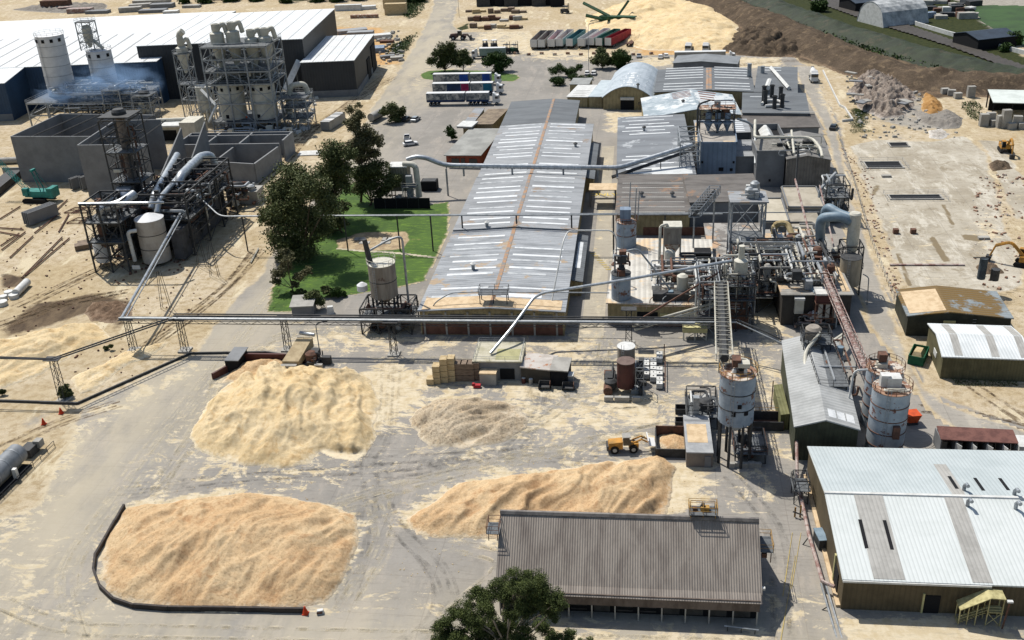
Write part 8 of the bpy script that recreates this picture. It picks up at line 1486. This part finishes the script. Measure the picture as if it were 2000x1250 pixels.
# concrete block stacks by shelter
R=random.Random(5)
for k,(px,py,n) in enumerate(((1920,246,2),(1933,243,2),(1942,246,1),(1953,249,2),(1962,250,3),(1975,252,1),(1985,250,2),(1996,252,1),(1870,192,1),(1895,190,2),(1845,183,1),(1858,186,1))):
    p=G(px,py); tag(MB().box((p.x,p.y,.9*n),(2.3,1.6,1.75*n),R.uniform(-.2,.2)).build('block_stack',m_concl),f'pale stack of concrete blocks by the open shelter, {["first","second","third","fourth","fifth","sixth","seventh","eighth","ninth","tenth","eleventh","twelfth"][k]} one {"in the front row" if k<8 else "of the loose ones behind"}','block stack','block stacks by the shelter')
# rubble slabs
for k in range(14):
    p=G(1660+R.uniform(0,110),150+R.uniform(0,70)); b=MB(); b.box((p.x,p.y,2.4+R.uniform(-.6,.8)),(R.uniform(1.5,4.5),R.uniform(1,3),.35),R.uniform(0,3)); o=b.build('broken_slab',m_concl if k%2 else m_concgrey); tag(o,'broken concrete slab lying on the wide rubble heap','rubble slab','broken slabs on the rubble heap')
# green screening machine
p=G(1195,48); t=thing('screening_plant',(0,0,0),'dark green mobile screening machine with three conveyor arms in front of the sand mound','screening plant')
MB().box((0,0,2.2),(9,2.6,1.8)).build('body',m_dgreen,t); MB().box((6,-1,3.2),(7,3,.4)).build('top_frame',m_dgreen,t)
for a,c in (((-1,0,3),(-12,2,7)),((0,-2,1.5),(1,-8,4)),((1,2,2),(3,9,7)),((-3,-1,2),(-9,-3,3.5))): MB().path([a,c],.6,4).build('conveyor_arm',m_dgreen,t)
for x in (-3,3):
    for y in (-1.2,1.2): wheel(t,x,y,.6,.4)
for x in (3.5,9):
    for y in (-2.2,.4): MB().bar((x,y,0),(x,y,3.2),.3).build('leg',m_dgreen,t)
put(t,(p.x,p.y,0),-.35); t.scale=(1.25,1.25,1.25)
# stacks of timber / debris along the top
R=random.Random(9)
tops=['dark','brown','grey','pale']
def nth(k): 
    o=['first','second','third','fourth','fifth','sixth','seventh','eighth','ninth','tenth','eleventh','twelfth','thirteenth','fourteenth','fifteenth','sixteenth','seventeenth','eighteenth','nineteenth','twentieth']
    return o[k] if k<20 else ('twenty-'+o[k-20])
for k in range(26):
    row=k//9; px=918+(k%9)*13+R.uniform(-3,3)+row*4; py=24+row*16+R.uniform(-2,2); p=G(px,py); h=R.uniform(.8,2.4); tag(MB().box((p.x,p.y,h/2),(R.uniform(2.5,4.5),R.uniform(2,3.5),h),R.uniform(-.25,.25)).build('timber_stack',[m_packd,m_concl,m_rsts,m_pack][R.randrange(4)]),f'small stack of timber and scrap at the top, {nth(k)} in the rows beside the road','timber stack','scrap stacks beside the top road')
for k in range(9): p=G(945+k*18,12+R.uniform(-2,1)); h=R.uniform(4,6); tag(MB().box((p.x,p.y,h/2),(7,3.5,h)).build('dark_stack',m_black if k%3 else m_dks),f'tall dark stack, {nth(k)} from the left along the top edge','stack','dark stacks along the top edge')
for k,(px,py,w_,d_,h_,rz,m_,lb) in enumerate([(112,12,17,5,5,0,m_rsts,'rusty brown shed-like stack at the top left'),(137,17,12,6,2,.3,m_rpipe,'reddish slab stack beside the rusty shed stack'),(158,22,14,5,2.5,.05,m_rpipe,'reddish long slab stack at the top left'),(192,24,13,5,1.6,0,m_concgrey,'grey slab stack right of the reddish one'),(256,20,12,5,2.6,.2,m_concl,'pale slab stack, left of the grey rows'),(275,12,12,5,2,.2,m_concl,'pale slab stack behind its neighbour'),(300,22,15,6,1.6,.05,m_concgrey,'grey slab rows in the middle of the top yard'),(318,12,13,6,2.2,.05,m_concgrey,'dark grey slab stack behind the grey rows'),(297,3,22,5,1.5,0,m_concl,'pale panel row at the very top edge'),(335,24,8,5,1.4,.1,m_whitemet,'white slab right beside the tallest hall'),(375,13,10,4,1.4,0,m_concl,'pale slab stack behind the tallest hall'),
    (681,17,14,3,3,0,m_whitemet,'white wrapped pipe bundle at the top, left of the crates'),(718,16,9,4,1.8,.2,m_whitemet,'white panel scraps between the bundle and the crates'),(712,33,14,2.5,1.6,0,m_rusttop,'long low brown beam stack'),(774,22,11,4,5.5,0,m_pack,'big tan timber crate, front one of two'),(772,10,12,4,4.5,0,m_pack,'big tan timber crate, back one of two'),(688,62,14,6,1.6,.35,m_oldroof,'pale green roofing sheets piled behind the lowest hall'),(705,68,12,5,2.2,.1,m_oldroof,'grey roofing sheet pile beside the green sheets'),(742,72,10,5,1.6,.3,m_whitemet,'crumpled white sheet pile beside the halls'),(740,98,5,7,2,.2,m_bluew,'blue-grey crate tipped beside the lowest hall'),(756,82,6,3,1,0,m_rsts,'brown scrap by the weeds'),(757,112,6,3,1.2,.4,m_concgrey,'grey scrap on the sand below the weeds'),(775,115,5,4,1.3,.2,m_concl,'pale scrap beside the grey scrap'),(40,50,1,1,1,0,m_concl,None)]):
    if lb is None: continue
    p=G(px,py+h_*1.1); tag(MB().box((p.x,p.y,h_/2),(w_,d_,h_),rz).build('material_stack',m_),lb,'stack')
# scrap beyond the railway
for k in range(24):
    p=G(1815+(k%8)*12+R.uniform(-4,4),8+(k//8)*13+R.uniform(-3,3)); h=R.uniform(1,2.6); tag(MB().box((p.x,p.y,h/2),(R.uniform(3,7),R.uniform(2,3.5),h),R.uniform(-.5,.5)).build('parked_machine',[m_concl,m_bluew,m_dks,m_whitemet,m_rsts][R.randrange(5)]),f'vehicle or machine in the yard beyond the railway, {nth(k)} counted row by row','machine','machines beyond the railway')
wallpath('long white boundary wall beyond the railway',[(1745,27),(1790,50),(1850,68),(2020,112)],1.6,.6,m_whitemet,'boundary_wall')
tag(MB().lathe((G(1916,80).x,G(1916,80).y),[(3,0),(3,1.8),(.3,2.6)],20).build('water_tank',m_whitemet,None,True),'round white water tank beside the dark blue-roofed shed','tank')
# lamp posts
for i,(px,py,ty,lb) in enumerate(((1150,147,48,'tall lamp post with an angled arm behind the arched store'),(897,35,0,'thin lamp post beside the top road'),(625,692,632,'curved-neck lamp post left of the lawn tank'))):
    p=G(px,py); h=HT(px,py,max(ty,1)) if i!=1 else 12; t=thing('lamp_post',p,lb,'lamp post'); MB().path(rpts([(p.x,p.y,0),(p.x,p.y,h),(p.x+1.5,p.y,h+.4)],.8,4),.1,6).build('post',m_galv,t,True); MB().box((p.x+1.8,p.y,h+.4),(.8,.3,.15)).build('lamp',m_dks,t)
for i,(px,py,sx) in enumerate(((1972,1245,0),)):
    p=G(1957,1228); t=thing('lamp_post',p,'rusty post with a lamp box before the warehouse stairs','lamp post'); MB().bar((p.x,p.y,0),(p.x+.25,p.y,3.9),.18).build('post',m_rsts,t); MB().box((p.x+.25,p.y,4.0),(.6,.35,.2)).build('lamp',m_whitemet,t)
# roof ventilators on halls
for i,(px,py,z,lb) in enumerate(((924,520,6.2,'white roof ventilator on the left slope of the south hall'),(951,439,6.2,'white roof ventilator by the joint of the south and middle halls'),(1258,252,5.8,'dark roof vent on the striped monopitch hall'),(1253,381,5.8,'left roof vent on the brown-grey roof'),(1313,381,5.8,'right roof vent on the brown-grey roof'),(1124,284,5.6,'dark smear-topped vent on the north hall'),(1334,200,6.4,'vent on the patched pale blue roof'),(1246,168,7.8,'dark vent on the barrel roof'))):
    p=G(px,py,z); t=thing('roof_ventilator',(p.x,p.y,z),lb,'roof vent'); MB().cyl((p.x,p.y,z-.9),(p.x,p.y,z+.4),.35,None,10).build('neck',m_galv,t,True); MB().lathe((p.x,p.y),[(.55,z+.4),(.6,z+.6),(.1,z+.95)],12).build('cap',m_whitemet if i<2 else m_dks,t,True)
# workers
def person(label,loc,rz,vest):
    t=thing('person',(0,0,0),label,'person'); me=bpy.data.meshes.new('body'); V=[(0,0,.95),(0,0,1.2),(0,0,1.42),(0,0,1.55),(0,.01,1.68),(0,.2,1.4),(.08,.26,1.12),(.2,.24,.95),(0,-.2,1.4),(.05,-.27,1.12),(.1,-.26,.86),(0,.1,.88),(.04,.12,.48),(0,.13,.05),(0,-.1,.88),(-.04,-.12,.48),(-.08,-.13,.05),(.14,.13,.03),(.06,-.13,.03)]
    E_=[(0,1),(1,2),(2,3),(3,4),(2,5),(5,6),(6,7),(2,8),(8,9),(9,10),(0,11),(11,12),(12,13),(0,14),(14,15),(15,16),(13,17),(16,18)]; me.from_pydata(V,E_,[]); o=bpy.data.objects.new('body',me); COL.objects.link(o)
    md=o.modifiers.new('s','SKIN'); R_=[.15,.16,.17,.06,.11,.07,.05,.04,.07,.05,.04,.1,.07,.05,.1,.07,.05,.04,.04]
    for i,r in enumerate(R_): me.skin_vertices[0].data[i].radius=(r,r)
    me.skin_vertices[0].data[0].use_root=True; o.modifiers.new('u','SUBSURF').levels=1; me.materials.append(mat('work_trousers','33384a')) ; o.parent=t
    MB().lathe((0,0),[(.2,.98),(.22,1.2),(.24,1.4),(.12,1.5)],12).build('vest',vest,t,True); MB().lathe((0,.01),[(.13,1.7),(.125,1.78),(.05,1.84)],12).build('helmet',m_wpaint,t,True); return put(t,loc,rz)
person('worker in an orange vest on the lower platform of the four-cyclone frame',(-123,305.4,3.9),-1.5,mat('orange_vest','ff6a2a'))
# bollards/small debris scattered
m_deb=m_concgrey
for k in range(60):
    pass
b=MB()
def debris(label,poly,n,smin,smax,m,seed):
    P=gp(poly); x0=min(p.x for p in P); x1=max(p.x for p in P); y0=min(p.y for p in P); y1=max(p.y for p in P); r=random.Random(seed); b=MB(); k=0; 
    X=np.array([r.uniform(x0,x1) for _ in range(n*3)]); Y=np.array([r.uniform(y0,y1) for _ in range(n*3)]); ok=sdist(X,Y,P)>0
    for x,y,o_ in zip(X,Y,ok):
        if o_ and k<n: s=r.uniform(smin,smax); b.box((x,y,s*.3),(s*r.uniform(.6,1.8),s*r.uniform(.5,1.1),s*.6),r.uniform(0,3),.8); k+=1
    tag(b.build('debris',m),label,'debris',kind='stuff')
debris('scattered rubble bits around the demolition heap',[(1650,150),(1790,150),(1880,270),(1680,270)],260,.25,1.0,m_concl,1)
debris('litter of small scrap under the dark energy plant',[(185,470),(260,545),(470,400),(500,380),(420,420),(350,520)],120,.2,.8,m_rsts,2)
debris('building scrap strewn around the four-cyclone frame',[(540,200),(620,190),(600,260),(540,270)],160,.3,1.4,m_whitemet,3)
debris('brown clods and stones across the left sand',[(0,400),(200,400),(420,560),(250,760),(0,760)],300,.1,.45,m_rsts,4)
debris('small chips and stones along the slab edge',[(1640,280),(1700,330),(1780,620),(1750,600),(1690,420)],240,.12,.5,m_rusttop,5)
debris('stones and clods over the right-hand dirt',[(1900,350),(2010,330),(2010,620),(1900,560)],200,.15,.7,m_rusttop,6)
debris('scrap heaps beside the new halls',[(730,70),(780,60),(790,120),(740,130)],100,.4,1.6,m_concl,7)
debris('loose bark and chips scattered over the yard',[(250,940),(720,900),(1380,880),(1390,1000),(1000,1100),(720,1150),(640,1180),(180,1180)],700,.04,.16,m_pack,8)
# ================= SMOKE =================
def smoke(label,c,s,dens,seed,rz=0):
    bm=bmesh.new(); bmesh.ops.create_icosphere(bm,subdivisions=3,radius=1); me=bpy.data.meshes.new('smoke'); bm.to_mesh(me); bm.free()
    m=bpy.data.materials.new('blue_smoke'); m.use_nodes=True; nt=m.node_tree; nt.nodes.remove(nt.nodes['Principled BSDF']); v=nt.nodes.new('ShaderNodeVolumePrincipled'); v.inputs['Color'].default_value=(.4,.63,1,1); v.inputs['Anisotropy'].default_value=.2
    tc=nt.nodes.new('ShaderNodeTexCoord'); n=nt.nodes.new('ShaderNodeTexNoise'); n.inputs['Scale'].default_value=1.6; n.inputs['Detail'].default_value=5; n.inputs['Distortion'].default_value=1.2; nt.links.new(tc.outputs['Object'],n.inputs[0])
    L=nt.nodes.new('ShaderNodeVectorMath'); L.operation='LENGTH'; nt.links.new(tc.outputs['Object'],L.inputs[0]); r1=nt.nodes.new('ShaderNodeMapRange'); nt.links.new(L.outputs['Value'],r1.inputs[0]); r1.inputs[1].default_value=.95; r1.inputs[2].default_value=.1
    r2=nt.nodes.new('ShaderNodeMapRange'); nt.links.new(n.outputs[0],r2.inputs[0]); r2.inputs[1].default_value=.42; r2.inputs[2].default_value=.65
    mu=nt.nodes.new('ShaderNodeMath'); mu.operation='MULTIPLY'; nt.links.new(r1.outputs[0],mu.inputs[0]); nt.links.new(r2.outputs[0],mu.inputs[1]); m2=nt.nodes.new('ShaderNodeMath'); m2.operation='MULTIPLY'; nt.links.new(mu.outputs[0],m2.inputs[0]); m2.inputs[1].default_value=dens; nt.links.new(m2.outputs[0],v.inputs['Density'])
    nt.links.new(v.outputs[0],nt.nodes['Material Output'].inputs['Volume']); me.materials.append(m); o=bpy.data.objects.new('smoke',me); COL.objects.link(o); o.location=c; o.scale=s; o.rotation_euler.z=rz; tag(o,label,'smoke',kind='stuff')
smoke('thin blue smoke drifting round the foot of the right-hand white silo',(-172,319,13.5),(18,8,8),.4,1,.1)
smoke('faint blue smoke veil low over the cluttered steel deck',(-189,316,11),(13,6,5),.22,2)
